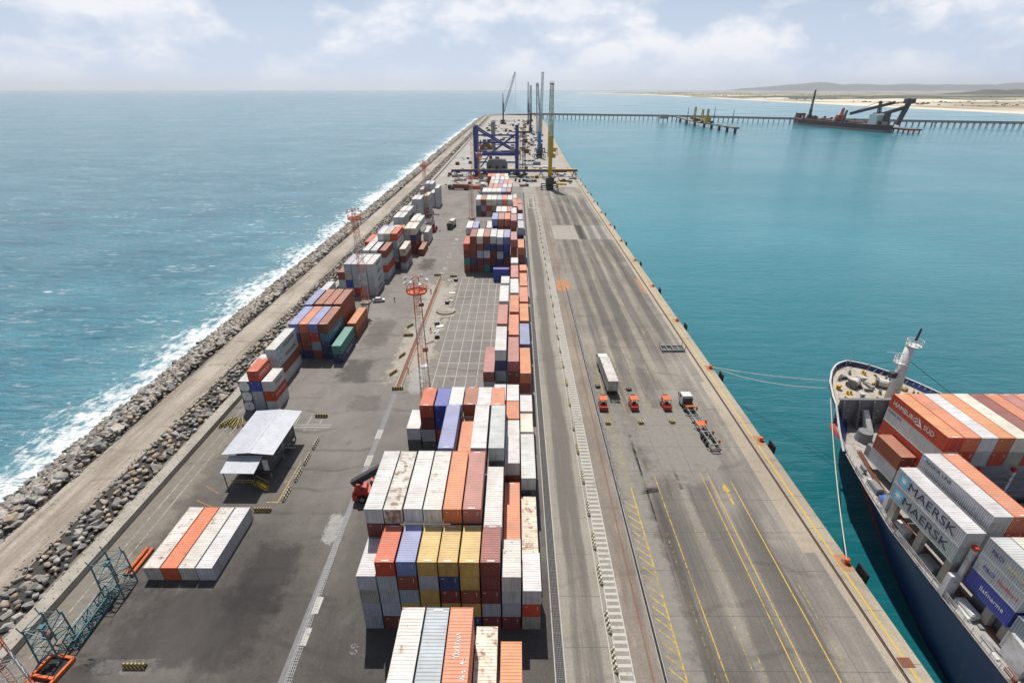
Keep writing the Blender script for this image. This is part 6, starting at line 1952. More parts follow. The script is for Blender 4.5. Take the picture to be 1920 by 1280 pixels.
w = MB(); w.cyl((fmx + 0.4, fmy, 23.4), (fmx + 0.6, fmy, 25.9), 0.22, 0.18, 8); S(w).build('mast_lamp', M['darksteel'], ms)
for (a, b) in (((fmx, fmy, 19.5), (SX + 16.4, 74, 8)), ((fmx, fmy, 19.5), (SX - 5.5, 96, 11.3))):
    w = MB(); w.cyl(a, b, 0.05, n=5); S(w).build('stay_wire', M['darksteel'], ms)
# bulb
w = MB(); w.lathe((0, 0, 0), [(0.2, -6.0), (1.6, -4.5), (2.2, -2), (2.2, 1.5), (1.7, 4.0), (0.9, 5.3), (0.15, 5.8)], 16)
w.v = [(SX + x, 93.5 + z, -5.4 + y) for x, y, z in w.v]
S(w).build('bulbous_bow', M['hull'], ship, smooth=True)
# hatch coamings and deck fittings
for (x0, x1, y0, y1) in ((63.2, 87.0, 60.2, 73.4), (60.9, 89.2, 45.6, 58.8), (58.8, 91.2, 20, 44)):
    w = MB(); w.box(x0, x1, y0, y1, 7.0, 9.3); S(w).build('hatch_coaming', M['shipgrey'], ship)
w = MB()
y = 34.0
while y < 76:
    wd = interp(W_DECK, y) - 0.25
    w.bar((SX - wd, y, 7.0), (SX - wd, y, 8.05), 0.06)
    w2 = interp(W_DECK, y + 1.4) - 0.25
    for zz in (7.4, 7.75, 8.05):
        w.bar((SX - wd, y, zz), (SX - w2, y + 1.4, zz), 0.045)
    y += 1.4
S(w).build('deck_railing', M['shippale'], ship)
# lashing bridges
for (yb, x0, x1) in ((59.5, 58.9, 91.2), (44.95, 57.0, 93.2)):
    lb = MB()
    for zz in (10.6, 13.2):
        lb.box(x0, x1, yb - 0.45, yb + 0.45, zz, zz + 0.12)
    for sy in (-0.45, 0.45):
        for zz in (11.7, 14.3):
            lb.bar((x0, yb + sy, zz), (x1, yb + sy, zz), 0.06)
    q = S(lb).build('lashing_bridge', M['shipgrey'], ship)
    x = x0
    while x <= x1 - 1:
        m = MB(); m.box(x - 0.2, x + 0.2, yb - 0.3, yb + 0.3, 7.0, 15.0); S(m).build('bridge_post', M['shippale'], q)
        m = MB(); m.box(x - 0.24, x + 0.24, yb - 0.34, yb + 0.34, 15.0, 15.5); S(m).build('post_cap', M['red'], q)
        x += 5.2
    m = MB(); m.prism([(yb - 0.4, 7.0), (yb + 0.4, 7.0), (yb + 0.35, 10.6), (yb - 0.35, 10.6)], 'x', x0 - 1.4, x0 - 0.2); S(m).build('bridge_foot', M['shippale'], q)
    m = MB(); m.box(x0 + 0.4, x0 + 3.0, yb - 0.42, yb + 0.42, 10.75, 11.0); S(m).build('bridge_walkway', M['yellow'], q)
for (x, y, z1) in ((57.0, 51.5, 11.8), (57.0, 46.6, 11.8), (57.0, 57.0, 11.8), (58.0, 40.8, 10.1), (58.2, 38.6, 10.1)):
    m = MB(); m.box(x - 0.35, x + 0.35, y - 0.5, y + 0.5, 7.0, z1); S(m).build('stanchion', M['concrete'], ship)
for k, (x, y) in enumerate(((57.6, 55.4), (57.3, 49.2), (57.0, 42.4), (59.3, 64.2))):
    m = MB(); m.box(x - 0.6, x + 0.6, y - 1.3, y + 1.3, 7.0, 7.9); m.box(x - 0.5, x + 0.5, y - 1.2, y + 1.2, 7.95, 8.05); S(m).build('deck_locker', M['steel'] if k % 2 else M['white'], ship)
for (x, y) in ((57.6, 35.8), (60.4, 34.6)):
    m = MB(); m.prism([(x - 1.3, y - 1.6), (x + 1.3, y - 1.6), (x + 0.9, y + 1.4), (x - 0.9, y + 1.4)], 'z', 7.0, 10.6); S(m).build('cell_guide_base', M['shippale'], ship)
tp = MB(); tp.lathe((0, 0, 0), [(1.15, 0), (1.1, 0.5), (0.8, 1.0), (0.3, 1.25)], 12)
tp.v = [(x * 0.8, y * 1.3, z) for x, y, z in tp.v]
M['tarp'] = simple('blue_tarpaulin', (0.05, 0.16, 0.5), 0.5, scale=2)
tag(tp.build('blue_tarpaulin', M['tarp'], None, (59.3, 61.0, 7.0), smooth=True), 'blue tarpaulin bundle on the ship side deck', 'tarpaulin')

# ship containers ---------------------------------------------------------------
def ship_stack(tagname, phrase, x, y, L, ztop, codes, full=True, th=2.6):
    for k, cd in enumerate(codes):
        if cd == '.' or (tagname, 0, k) in HIDDEN:
            continue
        z = ztop - (k + 1) * th
        lab = '%s container, %s from the top, %s' % (CODE[cd][2], ORD[k], phrase)
        ALLC[(tagname, 0, k)] = container(cd, x, y, z, L, th - 0.012, lab, 'containers on the ship deck', full, doors=(cd in 'RK'))
tops = ['RWRK', 'SR', 'WG', 'OR', 'CE', 'MR', 'SD', 'PR', 'SG']
sw = ['outer column of forward bay', 'second column of forward bay', 'third column of forward bay', 'fourth column of forward bay', 'fifth column of forward bay', 'sixth column of forward bay', 'seventh column of forward bay', 'eighth column of forward bay', 'ninth column of forward bay']
for i, cds in enumerate(tops):
    ship_stack('S%d' % i, sw[i], 64.05 + 2.5 * i, 60.9, L40, 20.0, cds)
for cc in ('S0', 'S3'):
    o = ALLC[(cc, 0, 0)]
    for c in list(o.children):
        if c.name.startswith('roof_panel'):
            c.color = (0.62, 0.2, 0.07, 0.2)
ship_stack('So', 'short stack outboard of forward bay', 61.35, 64.0, L20, 13.8, 'KG')
ship_stack('Sm', 'outer column of middle bay', 55.85, 45.7, L40, 17.0, 'WG')
ship_stack('Sl', 'second column of middle bay', 59.4, 46.75, L40, 18.7, 'WGG')
ship_stack('Sr', 'third column of middle bay', 61.95, 46.75, L40, 18.7, 'SRK')
ship_stack('Sq', 'low fourth column of middle bay', 64.5, 46.75, L40, 16.1, 'OM')
ship_stack('Sz', 'low fifth column of middle bay', 67.1, 46.75, L40, 12.0, 'D')
ship_stack('Sp', 'outer column of near bay', 57.0, 38.15, L20, 18.0, 'GGB')
ship_stack('Sp2', 'second column of near bay', 59.55, 38.15, L20, 18.0, 'C')
ship_stack('Sp3', 'third column of near bay', 62.1, 38.15, L20, 18.0, 'C')
ship_stack('Sn', 'nearest column by the bottom corner', 57.0, 31.7, L20, 15.4, '.HW')
for k in (0, 1):
    o = ALLC[('Sm', 0, k)]
    side_text(o, 'MAERSK', M['lettering_dark'], L40, 1.85, 1.28, -0.6, -1, 1.25)
    star_panel(o, 4.55, 1.3, 1.75, -1)
side_text(ALLC[('Sl', 0, 0)], 'MAERSK LINE', M['lettering_dark'], L40, 0.75, 1.9, 3.0, -1, 1.1)
star_panel(ALLC[('Sl', 0, 0)], 5.5, 1.95, 0.7, -1)
h_ = ALLC[('S0', 0, 0)]
side_text(h_, 'HAMBURG', M['lettering_white'], L40, 1.15, 1.25, 2.6, -1)
side_text(h_, 'SÜD', M['lettering_white'], L40, 1.15, 1.25, -2.75, -1)
fl_ = abs(h_.rotation_euler.z) > 1
sg = 1 if fl_ else -1
m = MB()
ySgn = -1 if fl_ else 1
x_ = sg * (CW / 2 + 0.006)
for tri in (((-0.35, 2.2), (-0.55, 1.35), (-1.55, 0.55), (-1.4, 0.75)), ((0.05, 0.75), (-0.6, 1.05), (-1.2, 0.85), (-0.65, 0.7)), ((-0.1, 1.9), (-0.35, 1.2), (-0.25, 1.2), (0.0, 1.9))):
    m.prism([(ySgn * a, b) for a, b in tri], 'x', x_, x_ + sg * 0.008)
m.build('emblem', M['lettering_white'], h_)["kind"] = "stuff"
side_text(ALLC[('S0', 0, 1)], 'MAERSK LINE', M['lettering_blue'], L40, 0.55, 2.1, 4.2, -1)
side_text(ALLC[('Sp', 0, 0)], 'P&O', M['lettering_blue'], L20, 0.85, 1.35, 1.3, -1)
side_text(ALLC[('Sp', 0, 0)], 'Nedlloyd', M['lettering_yellow'], L20, 0.72, 1.35, -1.25, -1)
side_text(ALLC[('Sp', 0, 1)], 'P&O', M['lettering_blue'], L20, 0.85, 1.35, 1.3, -1)
side_text(ALLC[('Sp', 0, 1)], 'Nedlloyd', M['lettering_red'], L20, 0.72, 1.35, -1.25, -1)
side_text(ALLC[('Sp', 0, 2)], 'Safmarine', M['lettering_white'], L20, 0.85, 1.3, -0.4, -1)
# ------------------------------------------------------------------ mobile harbour cranes
def harbour_crane(loc, rz, label, colour, tower_h, boom_tip, top_h, boomm=None, base=None, cabin_z=0.6):
    t = thing('harbour_crane', label, 'crane', loc, rz, 'harbour cranes on the pier')
    boomm = boomm or M['greysteel2']; base = base or M['darksteel']
    m = MB(); m.box(-2.6, 2.6, -5.5, 5.5, 1.4, 2.9); cr = m.build('carrier', base, t)
    for sx in (-1, 1):
        for sy in (-1, 1):
            m = MB(); m.bar((sx * 1.8, sy * 3.8, 2.6), (sx * 5.8, sy * 5.0, 2.8), 0.8, 0.7); m.bar((sx * 5.8, sy * 5.0, 2.8), (sx * 5.9, sy * 5.0, 0.2), 0.6); m.box(sx * 5.9 - 0.9, sx * 5.9 + 0.9, sy * 5.0 - 0.9, sy * 5.0 + 0.9, 0, 0.3)
            m.build('outrigger', base, t)
    for y in (-4.4, -2.6, -0.8, 1.0, 2.8, 4.6):
        for x in (-2.0, 2.0):
            m = MB(); m.cyl((x - 0.4, y, 0.75), (x + 0.4, y, 0.75), 0.75, n=10); m.build('wheel', M['tyre'], cr)
    m = MB(); m.cyl((0, 0, 2.9), (0, 0, 4.0), 2.4, n=16); m.build('slewing_ring', base, t)
    m = MB(); m.box(-2.9, 2.9, -5.6, 3.0, 4.0, 8.4); m.build('machinery_house', colour if base is M['darksteel'] and False else base, t)
    w = MB(); w.box(-1.35, 1.35, -1.35, 1.35, 8.2, tower_h); tw = w.build('tower', colour, t)
    m = MB(); m.box(1.3, 3.6, -0.2, 2.4, tower_h * cabin_z, tower_h * cabin_z + 2.6); c = m.build('operator_cab', colour, tw)
    m = MB(); m.box(1.4, 3.5, 2.4, 2.45, tower_h * cabin_z + 0.9, tower_h * cabin_z + 2.4); m.build('cab_window', M['glass'], c)
    m = MB(); m.box(-1.8, 1.8, -1.8, 1.8, tower_h - 0.5, tower_h + 0.2); m.build('tower_platform', colour, tw)
    p = MB(); p.lattice((0, 0, tower_h), (0, -0.6, top_h), 2.6, 1.4, 6, 0.34, 0.2); p.build('tower_top', boomm, t)
    b = MB(); foot = Vector((0, 1.6, tower_h * 0.62)); tip = Vector(boom_tip)
    b.lattice(foot, tip, 3.6, 2.2, 12, 0.42, 0.24); bo = b.build('boom', boomm, t)
    h = MB(); h.box(tip.x - 1.4, tip.x + 1.4, tip.y - 0.9, tip.y + 0.9, tip.z - 0.3, tip.z + 0.6)
    for sx in (-1.3, 0, 1.3):
        h.cyl((tip.x + sx - 0.12, tip.y, tip.z + 1.2), (tip.x + sx + 0.12, tip.y, tip.z + 1.2), 0.9, n=10)
    h.build('boom_head', M['darksteel'], bo)
    for sx in (-0.4, 0.4):
        m = MB(); m.cyl((sx, -0.6, top_h), (tip.x + sx, tip.y, tip.z), 0.09, n=5); m.build('luffing_rope', M['darksteel'], t)
        m = MB(); m.cyl((tip.x + sx, tip.y + 0.9, tip.z), (tip.x + sx * 0.6, tip.y + 0.9, max(6, tip.z * 0.35)), 0.08, n=5); m.build('hoist_rope', M['darksteel'], t)
    m = MB(); m.box(tip.x - 0.7, tip.x + 0.7, tip.y + 0.4, tip.y + 1.4, max(6, tip.z * 0.35) - 1.8, max(6, tip.z * 0.35)); m.build('hook_block', M['yellow'], t)
    return t
harbour_crane((25.5, 386.0, 0), R(0), 'yellow harbour crane with pale lattice boom, nearest of the cranes', M['yellow'], 36.0, (0.2, 11, 69.0), 44, simple('faded_yellow_lattice', (0.46, 0.4, 0.22), 0.6))
harbour_crane((25.8, 578.0, 0), R(8), 'blue harbour crane behind the yellow crane', M['cblue'], 25.0, (-0.8, 14, 70.0), 46, M['greysteel2'])
harbour_crane((29.5, 640.0, 0), R(-4), 'tall grey harbour crane just behind the blue crane', M['greysteel2'], 27.0, (1.0, 10, 82.0), 48, M['greysteel2'], M['darksteel'])
harbour_crane((25.8, 915.0, 0), R(3), 'slim dark crane left of the blue crane, right one of the pair', M['darksteel'], 30.0, (0, 9, 70.0), 44, M['darksteel'])
harbour_crane((26.6, 1126.0, 0), R(0), 'slim navy crane left of the blue crane, left one of the pair', M['gblue'], 40.0, (-0.5, 9, 77.0), 50, M['steel'])
harbour_crane((-25.0, 1158.0, 0), R(-78), 'dark crane with boom slanting right over the pier head', M['darksteel'], 40.0, (0, 25, 95.0), 56, M['steel'])

# blue gantry being assembled -----------------------------------------------------
gt = thing('gantry_crane', 'unfinished blue gantry crane portal with crossed braces standing on the pier', 'crane', (-15.8, 452.7, 0))
for x in (-17.4, 17.4):
    for dy in (0, 16):
        m = MB(); m.box(x - 1.5, x + 1.5, dy - 1.2, dy + 1.2, 0.6, 38.6 if (x < 0 or dy) else 37.0); m.build('leg', M['gblue'], gt)
        m = MB(); m.box(x - 2.4, x + 2.4, dy - 2.6, dy + 2.6, 0.0, 1.6); m.build('bogie', M['darksteel'], gt)
for dy in (0, 16):
    m = MB(); m.box(-16, 16, dy - 1.1, dy + 1.1, 15.6, 18.2); m.build('portal_beam', M['gblue'], gt)
    m = MB(); m.bar((-16.4, dy, 36.5), (16.4, dy, 18.2), 1.1, 1.2); m.build('brace', M['gblue'], gt)
m = MB(); m.bar((-3.8, 0, 18.2), (16.6, 0, 32.6), 1.3, 1.4); m.build('brace', M['gblue'], gt)
m = MB(); m.bar((-16.6, 8, 38), (13.8, 8, 20.0), 0.9, 0.9); m.build('brace', M['gblue'], gt)
m = MB(); m.bar((-6.5, -0.1, 15.6), (-13.5, -0.1, 6), 1.0, 1.0); m.build('brace', M['gblue'], gt)
for x in (-17.4, 17.4):
    m = MB(); m.box(x - 1.1, x + 1.1, 1.2, 14.8, 15.8, 17.8); m.build('sill_beam', M['gblue'], gt)
    m = MB(); m.box(x - 1.1, x + 1.1, 1.2, 14.8, 34.0, 36.2); m.build('top_beam', M['gblue'], gt)
m = MB()
for k in range(19):
    z = 2 * k; s = k % 2
    m.box(-21.6, -18.9, -1.0, 1.0, z, z + 0.12)
    m.bar((-21.5, -1, z), (-21.5, -1, z + 2), 0.14); m.bar((-19.1, -1, z), (-19.1, -1, z + 2), 0.14); m.bar((-21.5 if s else -19.1, -0.9, z), (-19.1 if s else -21.5, -0.9, z + 2), 0.2)
    m.bar((-21.5, -1, z + 1), (-19.1, -1, z + 1), 0.1)
m.build('stair_tower', simple('pale_yellow_paint', (0.5, 0.45, 0.22), 0.6), gt)
for z_ in (8, 24, 30):
    m = MB(); m.box(-16, 16, 14.4, 15.6, z_, z_ + 1.2); m.build('rear_tie', M['gblue'], gt)
m = MB(); m.box(-8, 4, 2, 14, 18.4, 18.8); m.build('work_deck', M['steel'], gt)
m = MB()
for k in range(9):
    m.bar((-15.5 + 3.6 * k, -1.3, 18.2), (-15.5 + 3.6 * k, -1.3, 19.4), 0.12)
m.bar((-16, -1.3, 19.4), (16, -1.3, 19.4), 0.14); m.build('beam_railing', M['yellow'], gt)
for x_ in (-17.4, 17.4):
    m = MB(); m.lattice((x_ + 2.4, -0.6, 1.5), (x_ + 2.4, -0.6, 34), 1.1, 1.1, 12, 0.16, 0.1); m.build('ladder_tower', M['yellow'] if x_ > 0 else M['steel'], gt)
m = MB(); m.box(11.5, 15.5, -2.4, 1.6, 19, 23); m.build('operator_cab', M['steel'], gt)
bm_ = thing('boom_girder', 'long blue crane girder with yellow rail and brown-red end lying across the pier', 'crane girder', (0, 446.0, 0))
m = MB(); m.box(-53.5, 32.0, -1.4, 1.4, 3.6, 5.4); m.build('girder', M['gblue'], bm_)
m = MB(); m.box(32.0, 52.5, -1.4, 1.4, 3.8, 5.4); m.build('girder_end', M['brown'], bm_)
m = MB(); m.box(-53.0, 52.8, -1.6, 0.2, 5.4, 5.8); m.build('yellow_rail', M['yellow'], bm_)
for x in (-50, -38, -25, -12, 8, 22, 35, 50):
    m = MB(); m.bar((x - 1.5, 0, 0), (x - 0.4, 0, 3.7), 0.6); m.bar((x + 1.5, 0, 0), (x + 0.4, 0, 3.7), 0.6); m.bar((x - 1, 0, 1.6), (x + 1, 0, 1.6), 0.4); m.build('trestle_leg', M['darksteel'], bm_)
mh = thing('machinery_hall', 'grey machinery house standing on the ground under the gantry', 'machinery house', (-15.5, 462.0, 0))
m = MB(); m.prism([(-9, 1), (-9, 8.5), (-7, 11.5), (7, 11.5), (9, 8.5), (9, 1)], 'y', -5, 5); m.build('casing', M['steel'], mh)
for x in (-6, 0, 6):
    m = MB(); m.box(x - 1.2, x + 1.2, -5.08, -5.0, 3, 7); m.build('panel', M['darksteel'], mh)
    m = MB(); m.box(x - 0.6, x + 0.6, -4, 4, 0, 1); m.build('skid', M['darksteel'], mh)
kc = thing('knuckle_crane', 'slim green and dark crane column right of the gantry', 'crane', (7.5, 452.0, 0))
m = MB(); m.lattice((0, 0, 0), (0, 0, 36), 2.4, 2.0, 12, 0.4, 0.25); m.build('mast', M['darksteel'], kc)
m = MB(); m.box(-4.5, 5.0, -0.8, 0.8, 33.6, 34.8); m.build('jib', M['darksteel'], kc)
m = MB(); m.lattice((0, 0, 36), (0, 0, 42), 1.6, 0.5, 3, 0.25); m.build('peak', M['yellow'], kc)
for (x, y, h, lab) in ((-26.6, 664, 30.0, 'square concrete silo column behind the gantry'),):
    t = thing('concrete_column', lab, 'column', (x, y, 0))
    m = MB(); m.box(-2.6, 2.6, -2.6, 2.6, 0, h); m.build('shaft', M['concrete2'], t)
    m = MB(); m.box(-3.0, 3.0, -3.0, 3.0, h, h + 0.8); m.build('cap', M['concrete'], t)
    m = MB(); m.box(-3.6, 3.6, -3.6, 3.6, 0, 2); m.build('plinth', M['concrete'], t)
t = thing('tipping_drum', 'large brown half drum lying on the pier behind the gantry', 'drum', (-33.8, 632, 0))
m = MB()
pts = [(8.0 * math.cos(math.pi * i / 16), 1.0 + 9.0 * math.sin(math.pi * i / 16)) for i in range(17)]
m.prism(pts, 'y', -4, 4); m.build('shell', M['brown'], t)
m = MB(); m.cyl((0, -4.3, 4), (0, -4.0, 4), 2.2, n=14); m.build('hub', M['steel'], t)
m = MB(); m.box(-9, 9, -4.5, 4.5, 0, 1.2); m.build('cradle', M['darksteel'], t)
# stacks of steel, hoppers and machines on the far pier
rdf = random.Random(33)
def far_hopper(x, y, s, mat, lab):
    t = thing('bulk_hopper', lab, 'hopper', (x, y, 0), rdf.uniform(-0.3, 0.3))
    m = MB(); m.add([(-3 * s, -3 * s, 9 * s), (3 * s, -3 * s, 9 * s), (3 * s, 3 * s, 9 * s), (-3 * s, 3 * s, 9 * s), (-0.8 * s, -0.8 * s, 4 * s), (0.8 * s, -0.8 * s, 4 * s), (0.8 * s, 0.8 * s, 4 * s), (-0.8 * s, 0.8 * s, 4 * s)], [(0, 1, 5, 4), (1, 2, 6, 5), (2, 3, 7, 6), (3, 0, 4, 7), (4, 5, 6, 7)])
    m.build('funnel', mat, t)
    for sx in (-1, 1):
        for sy in (-1, 1):
            m = MB(); m.bar((sx * 3 * s, sy * 3 * s, 9 * s), (sx * 3.2 * s, sy * 3.2 * s, 0), 0.35 * s); m.build('leg', M['darksteel'], t)
for (x, y, s, mat, lab) in ((8, 600, 0.9, M['steel'], 'grey bulk hopper left of the blue crane'), (3, 560, 0.9, M['brown'], 'brown bulk hopper nearer the gantry'), (13, 690, 1.0, M['darksteel'], 'dark bulk hopper behind the blue crane'),
                            (-5, 760, 1.0, M['steel'], 'grey bulk hopper in the middle of the far pier'), (14, 820, 1.0, M['brown'], 'brown bulk hopper before the slim cranes'), (-38, 560, 0.8, M['yellow'], 'yellow bulk hopper left behind the gantry'),
                            (44, 600, 0.8, M['yellow'], 'yellow bulk hopper at the quay edge')):
    far_hopper(x, y, s, mat, lab)
def far_pile(x, y, lx, ly, n, mat, lab, rz=0.0):
    t = thing('steel_pile', lab, 'steel pile', (x, y, 0), rz, 'steel piles on the far pier')
    for k in range(n):
        sx = lx / n
        m = MB(); m.box(-lx / 2 + k * sx, -lx / 2 + (k + 0.88) * sx, -ly / 2, ly / 2, 0, rdf.uniform(0.7, 1.6)); m.build('bundle', mat, t)
piles = [(36, 405, 8, 6, 3, 'yellow', 'yellow steel bundles right of the yellow crane'), (46, 432, 9, 5, 3, 'concrete2', 'pale pallets near the quay corner of the girder'), (40, 470, 12, 5, 4, 'brown', 'brown plates behind the red girder end'),
         (13, 418, 9, 5, 4, 'darksteel', 'dark scrap steel left of the yellow crane'), (18, 440, 10, 4, 3, 'yellow', 'yellow beams in front of the girder'), (7, 398, 7, 5, 3, 'darksteel', 'dark machinery parts beside the last container rank'),
         (-44, 425, 10, 8, 4, 'darksteel', 'dark machine parts under the left girder end'), (-33, 432, 7, 5, 3, 'brown', 'brown parts beside the gantry leg'), (-24, 420, 9, 6, 3, 'darksteel', 'dark parts behind the crosswise containers'),
         (12, 520, 16, 12, 5, 'steel', 'large grey plate stack behind the girder'), (25, 500, 14, 6, 5, 'white', 'white wrapped coils beside the blue crane'), (15, 545, 12, 5, 3, 'darksteel', 'dark beam stack beyond the grey plates'),
         (-15, 640, 9, 7, 3, 'steel', 'grey steel stack beyond the drum'), (16, 745, 12, 8, 3, 'darksteel', 'dark plates before the slim crane pair'),
         (-20, 720, 16, 18, 6, 'steel', 'long grey steel stacks behind the column'), (-42, 720, 14, 18, 5, 'steel', 'grey steel stacks left of the column'), (-34, 770, 20, 16, 6, 'concrete2', 'pale stacks beyond the grey steel'),
         (-10, 820, 10, 10, 4, 'steel', 'mid pier grey stack'), (-40, 850, 18, 20, 5, 'concrete2', 'broad pale stack along the left pier'), (0, 930, 12, 10, 3, 'darksteel', 'dark stack under the slim crane pair'),
         (-42, 960, 16, 20, 5, 'darksteel', 'dark stack before the slanting crane'), (-20, 1010, 14, 10, 4, 'steel', 'grey stack before the slanting crane'), (-45, 1100, 16, 22, 5, 'darksteel', 'dark stack left of the slanting crane'),
         (0, 1040, 6, 6, 2, 'darksteel', 'left dark heap of three on the pier head'), (8, 1042, 6, 6, 2, 'darksteel', 'middle dark heap of three on the pier head'), (16, 1044, 6, 6, 2, 'darksteel', 'right dark heap of three on the pier head'),
         (-20, 1260, 30, 30, 6, 'steel', 'wide grey stack behind the slanting crane'), (30, 1240, 18, 24, 4, 'concrete2', 'pale stack near the end of the pier')]
for p_ in piles:
    far_pile(p_[0], p_[1], p_[2], p_[3], p_[4], M[p_[5]], p_[6], rdf.uniform(-0.1, 0.1))
# low pale slab and work platform near the corner
t = thing('loading_platform', 'pale steel loading platform near the quay corner by the girder', 'platform', (39.5, 425, 0))
m = MB(); m.box(-4, 4, -8, 8, 1.0, 1.4); m.build('deck', M['concrete'], t)
for sx in (-3.5, 3.5):
    for sy in (-7, 0, 7):
        m = MB(); m.box(sx - 0.3, sx + 0.3, sy - 0.3, sy + 0.3, 0, 1.0); m.build('leg', M['darksteel'], t)

# ------------------------------------------------------------------ conveyor trestle to the far berths
tr = thing('trestle_bridge', 'long low trestle bridge on piles running right across the harbour', 'bridge', (0, 0, 0))
line = [(40, 1500), (360, 1402), (625, 1264), (870, 1150), (1200, 1040), (1650, 900)]
pile_n = 0
for (a, b) in zip(line[:-1], line[1:]):
    a3, b3 = Vector((a[0], a[1], 4.6)), Vector((b[0], b[1], 4.6))
    m = MB(); m.bar(a3, b3, 9.0, 2.0); m.build('deck_span', M['concrete2'], tr)
    dirv = (b3 - a3).normalized(); nrm = Vector((dirv.y, -dirv.x, 0))
    m = MB(); m.bar(a3 + nrm * -2 + Vector((0, 0, 2.2)), b3 + nrm * -2 + Vector((0, 0, 2.2)), 3.0, 2.4); m.build('conveyor_gallery', M['concrete'] if a[0] < 600 else M['steel'], tr)
    m = MB(); m.bar(a3 + nrm * 3.8 + Vector((0, 0, 1.6)), b3 + nrm * 3.8 + Vector((0, 0, 1.6)), 0.8, 0.5); m.build('pipe_rack', M['brown'], tr)
    L = (b3 - a3).length; k = 0
    while k * 11 < L:
        q = a3 + dirv * (k * 11 + 4)
        m = MB()
        for s in (-3, 3):
            m.box(q.x + nrm.x * s - 0.5, q.x + nrm.x * s + 0.5, q.y + nrm.y * s - 0.5, q.y + nrm.y * s + 0.5, SEA - 3, 3.6)
        m.bar(Vector((q.x, q.y, 3.0)) - nrm * 4, Vector((q.x, q.y, 3.0)) + nrm * 4, 1.0, 1.2)
        m.build('pile_bent', M['concrete2'], tr); k += 1
# loading dolphin with yellow arms
dp = thing('oil_berth', 'mooring berth with yellow loading arms off the trestle', 'berth', (0, 0, SEA))
pl_ = [(404, 1403), (395, 1270), (388, 1130), (390, 1050), (392, 977)]
for (a, b) in zip(pl_[:-1], pl_[1:]):
    m = MB(); m.bar((a[0], a[1], 8.5), (b[0], b[1], 8.5), 22 if a[1] == 1270 else 9, 2.2); m.build('jetty_deck', M['concrete2'], dp)
for (x, y) in pl_[1:] + [(400, 1340), (391, 1200), (389, 1090), (390, 1010)]:
    m = MB(); m.cyl((x, y, -2), (x, y, 8), 2.6, n=10); m.build('dolphin_pile', M['darksteel'], dp)
    m = MB(); m.box(x - 5, x + 5, y - 5, y + 5, 7.2, 9.6); m.build('dolphin_cap', M['brown'], dp)
for (x, y, h) in ((378, 1168, 33), (388, 1150, 29), (394, 1136, 30)):
    m = MB(); m.lattice((x, y, 9), (x, y, h + 4), 4.0, 2.6, 5, 0.9, 0.55); m.build('loading_arm', M['yellow'], dp)
for (x, y, h) in ((364, 1170, 33), (402, 1120, 36), (437, 1112, 30)):
    m = MB(); m.cyl((x, y, 8), (x, y, h + 3), 0.9, 0.5, 6); m.build('light_mast', M['darksteel'], dp)
rq = random.Random(4)
for k in range(14):
    y_ = rq.uniform(1090, 1250); x_ = 390 + rq.uniform(-10, 10)
    m = MB(); m.box(x_ - rq.uniform(1.5, 4), x_ + rq.uniform(1.5, 4), y_ - 3, y_ + 3, 9.4, 9.4 + rq.uniform(3, 9)); m.build('pump_unit', [M['brown'], M['yellow'], M['darksteel']][k % 3], dp)
m = MB(); m.box(340, 356, 1296, 1310, 8, 17); m.build('service_building', M['concrete'], dp)
# bulk carrier with unloader -------------------------------------------------------
bc = thing('bulk_carrier', 'rusty red bulk carrier moored at the far berth under an unloader', 'ship', (0, 0, SEA))
A_, B_ = Vector((622, 1236, 0)), Vector((668, 985, 0))
dv = (B_ - A_).normalized(); nv = Vector((dv.y, -dv.x, 0))
def bp(f, off, z):
    q = A_ + (B_ - A_) * f + nv * off
    return (q.x, q.y, z)
m = MB()
secs = [(-0.0, 0.5), (0.05, 9), (0.14, 15), (0.5, 16), (0.85, 16), (0.96, 13), (1.0, 9)]
vs_, fs_ = [], []
for f, w in secs:
    vs_ += [bp(f, -w, -2), bp(f, -w, 12.5 + (3 if f < 0.08 else 0)), bp(f, w, 12.5 + (3 if f < 0.08 else 0)), bp(f, w, -2)]
for i in range(len(secs) - 1):
    for j in range(3):
        a = i * 4 + j; fs_.append((a, a + 1, a + 5, a + 4))
fs_.append((0, 1, 2, 3)); n_ = len(vs_); fs_.append((n_ - 1, n_ - 2, n_ - 3, n_ - 4))
m.add(vs_, fs_)
def bc_mat():
    m_, nt, b = new_mat('bulker_hull')
    p = pos_of(nt); s = nt.nodes.new("ShaderNodeSeparateXYZ"); nt.links.new(p, s.inputs[0])
    c = mix_c(nt, math_n(nt, 'LESS_THAN', s.outputs['Z'], SEA + 4.5), (0.03, 0.022, 0.026), (0.2, 0.14, 0.135))
    c = mix_c(nt, math_n(nt, 'GREATER_THAN', s.outputs['Z'], SEA + 12.3), c, (0.15, 0.05, 0.035))
    nt.links.new(c, b.inputs["Base Color"]); return m_
m.build('hull', bc_mat(), bc)
for f in (0.16, 0.28, 0.4, 0.52, 0.64):
    h = MB(); c1, c2 = Vector(bp(f, 0, 13.6)), Vector(bp(f + 0.085, 0, 13.6)); h.bar(c1, c2, 20, 2.4); h.build('hatch_cover', M['brown'], bc)
h = MB(); c1, c2 = Vector(bp(0.86, 0, 21)), Vector(bp(0.93, 0, 21)); h.bar(c1, c2, 26, 17); sp = h.build('superstructure', M['white'], bc)
h = MB(); c1, c2 = Vector(bp(0.945, 0, 26)), Vector(bp(0.975, 0, 26)); h.bar(c1, c2, 7, 16); h.build('funnel', M['darksteel'], bc)
h = MB(); c1, c2 = Vector(bp(0.05, 0, 19)), Vector(bp(0.1, 0, 19)); h.bar(c1, c2, 14, 9); h.build('deck_store', M['brown'], bc)
h = MB(); h.lattice(bp(0.0, -2, 14), bp(0.005, -2, 24), 1.2, 0.6, 3, 0.4); h.build('bow_mast', M['darksteel'], bc)
rq = random.Random(8)
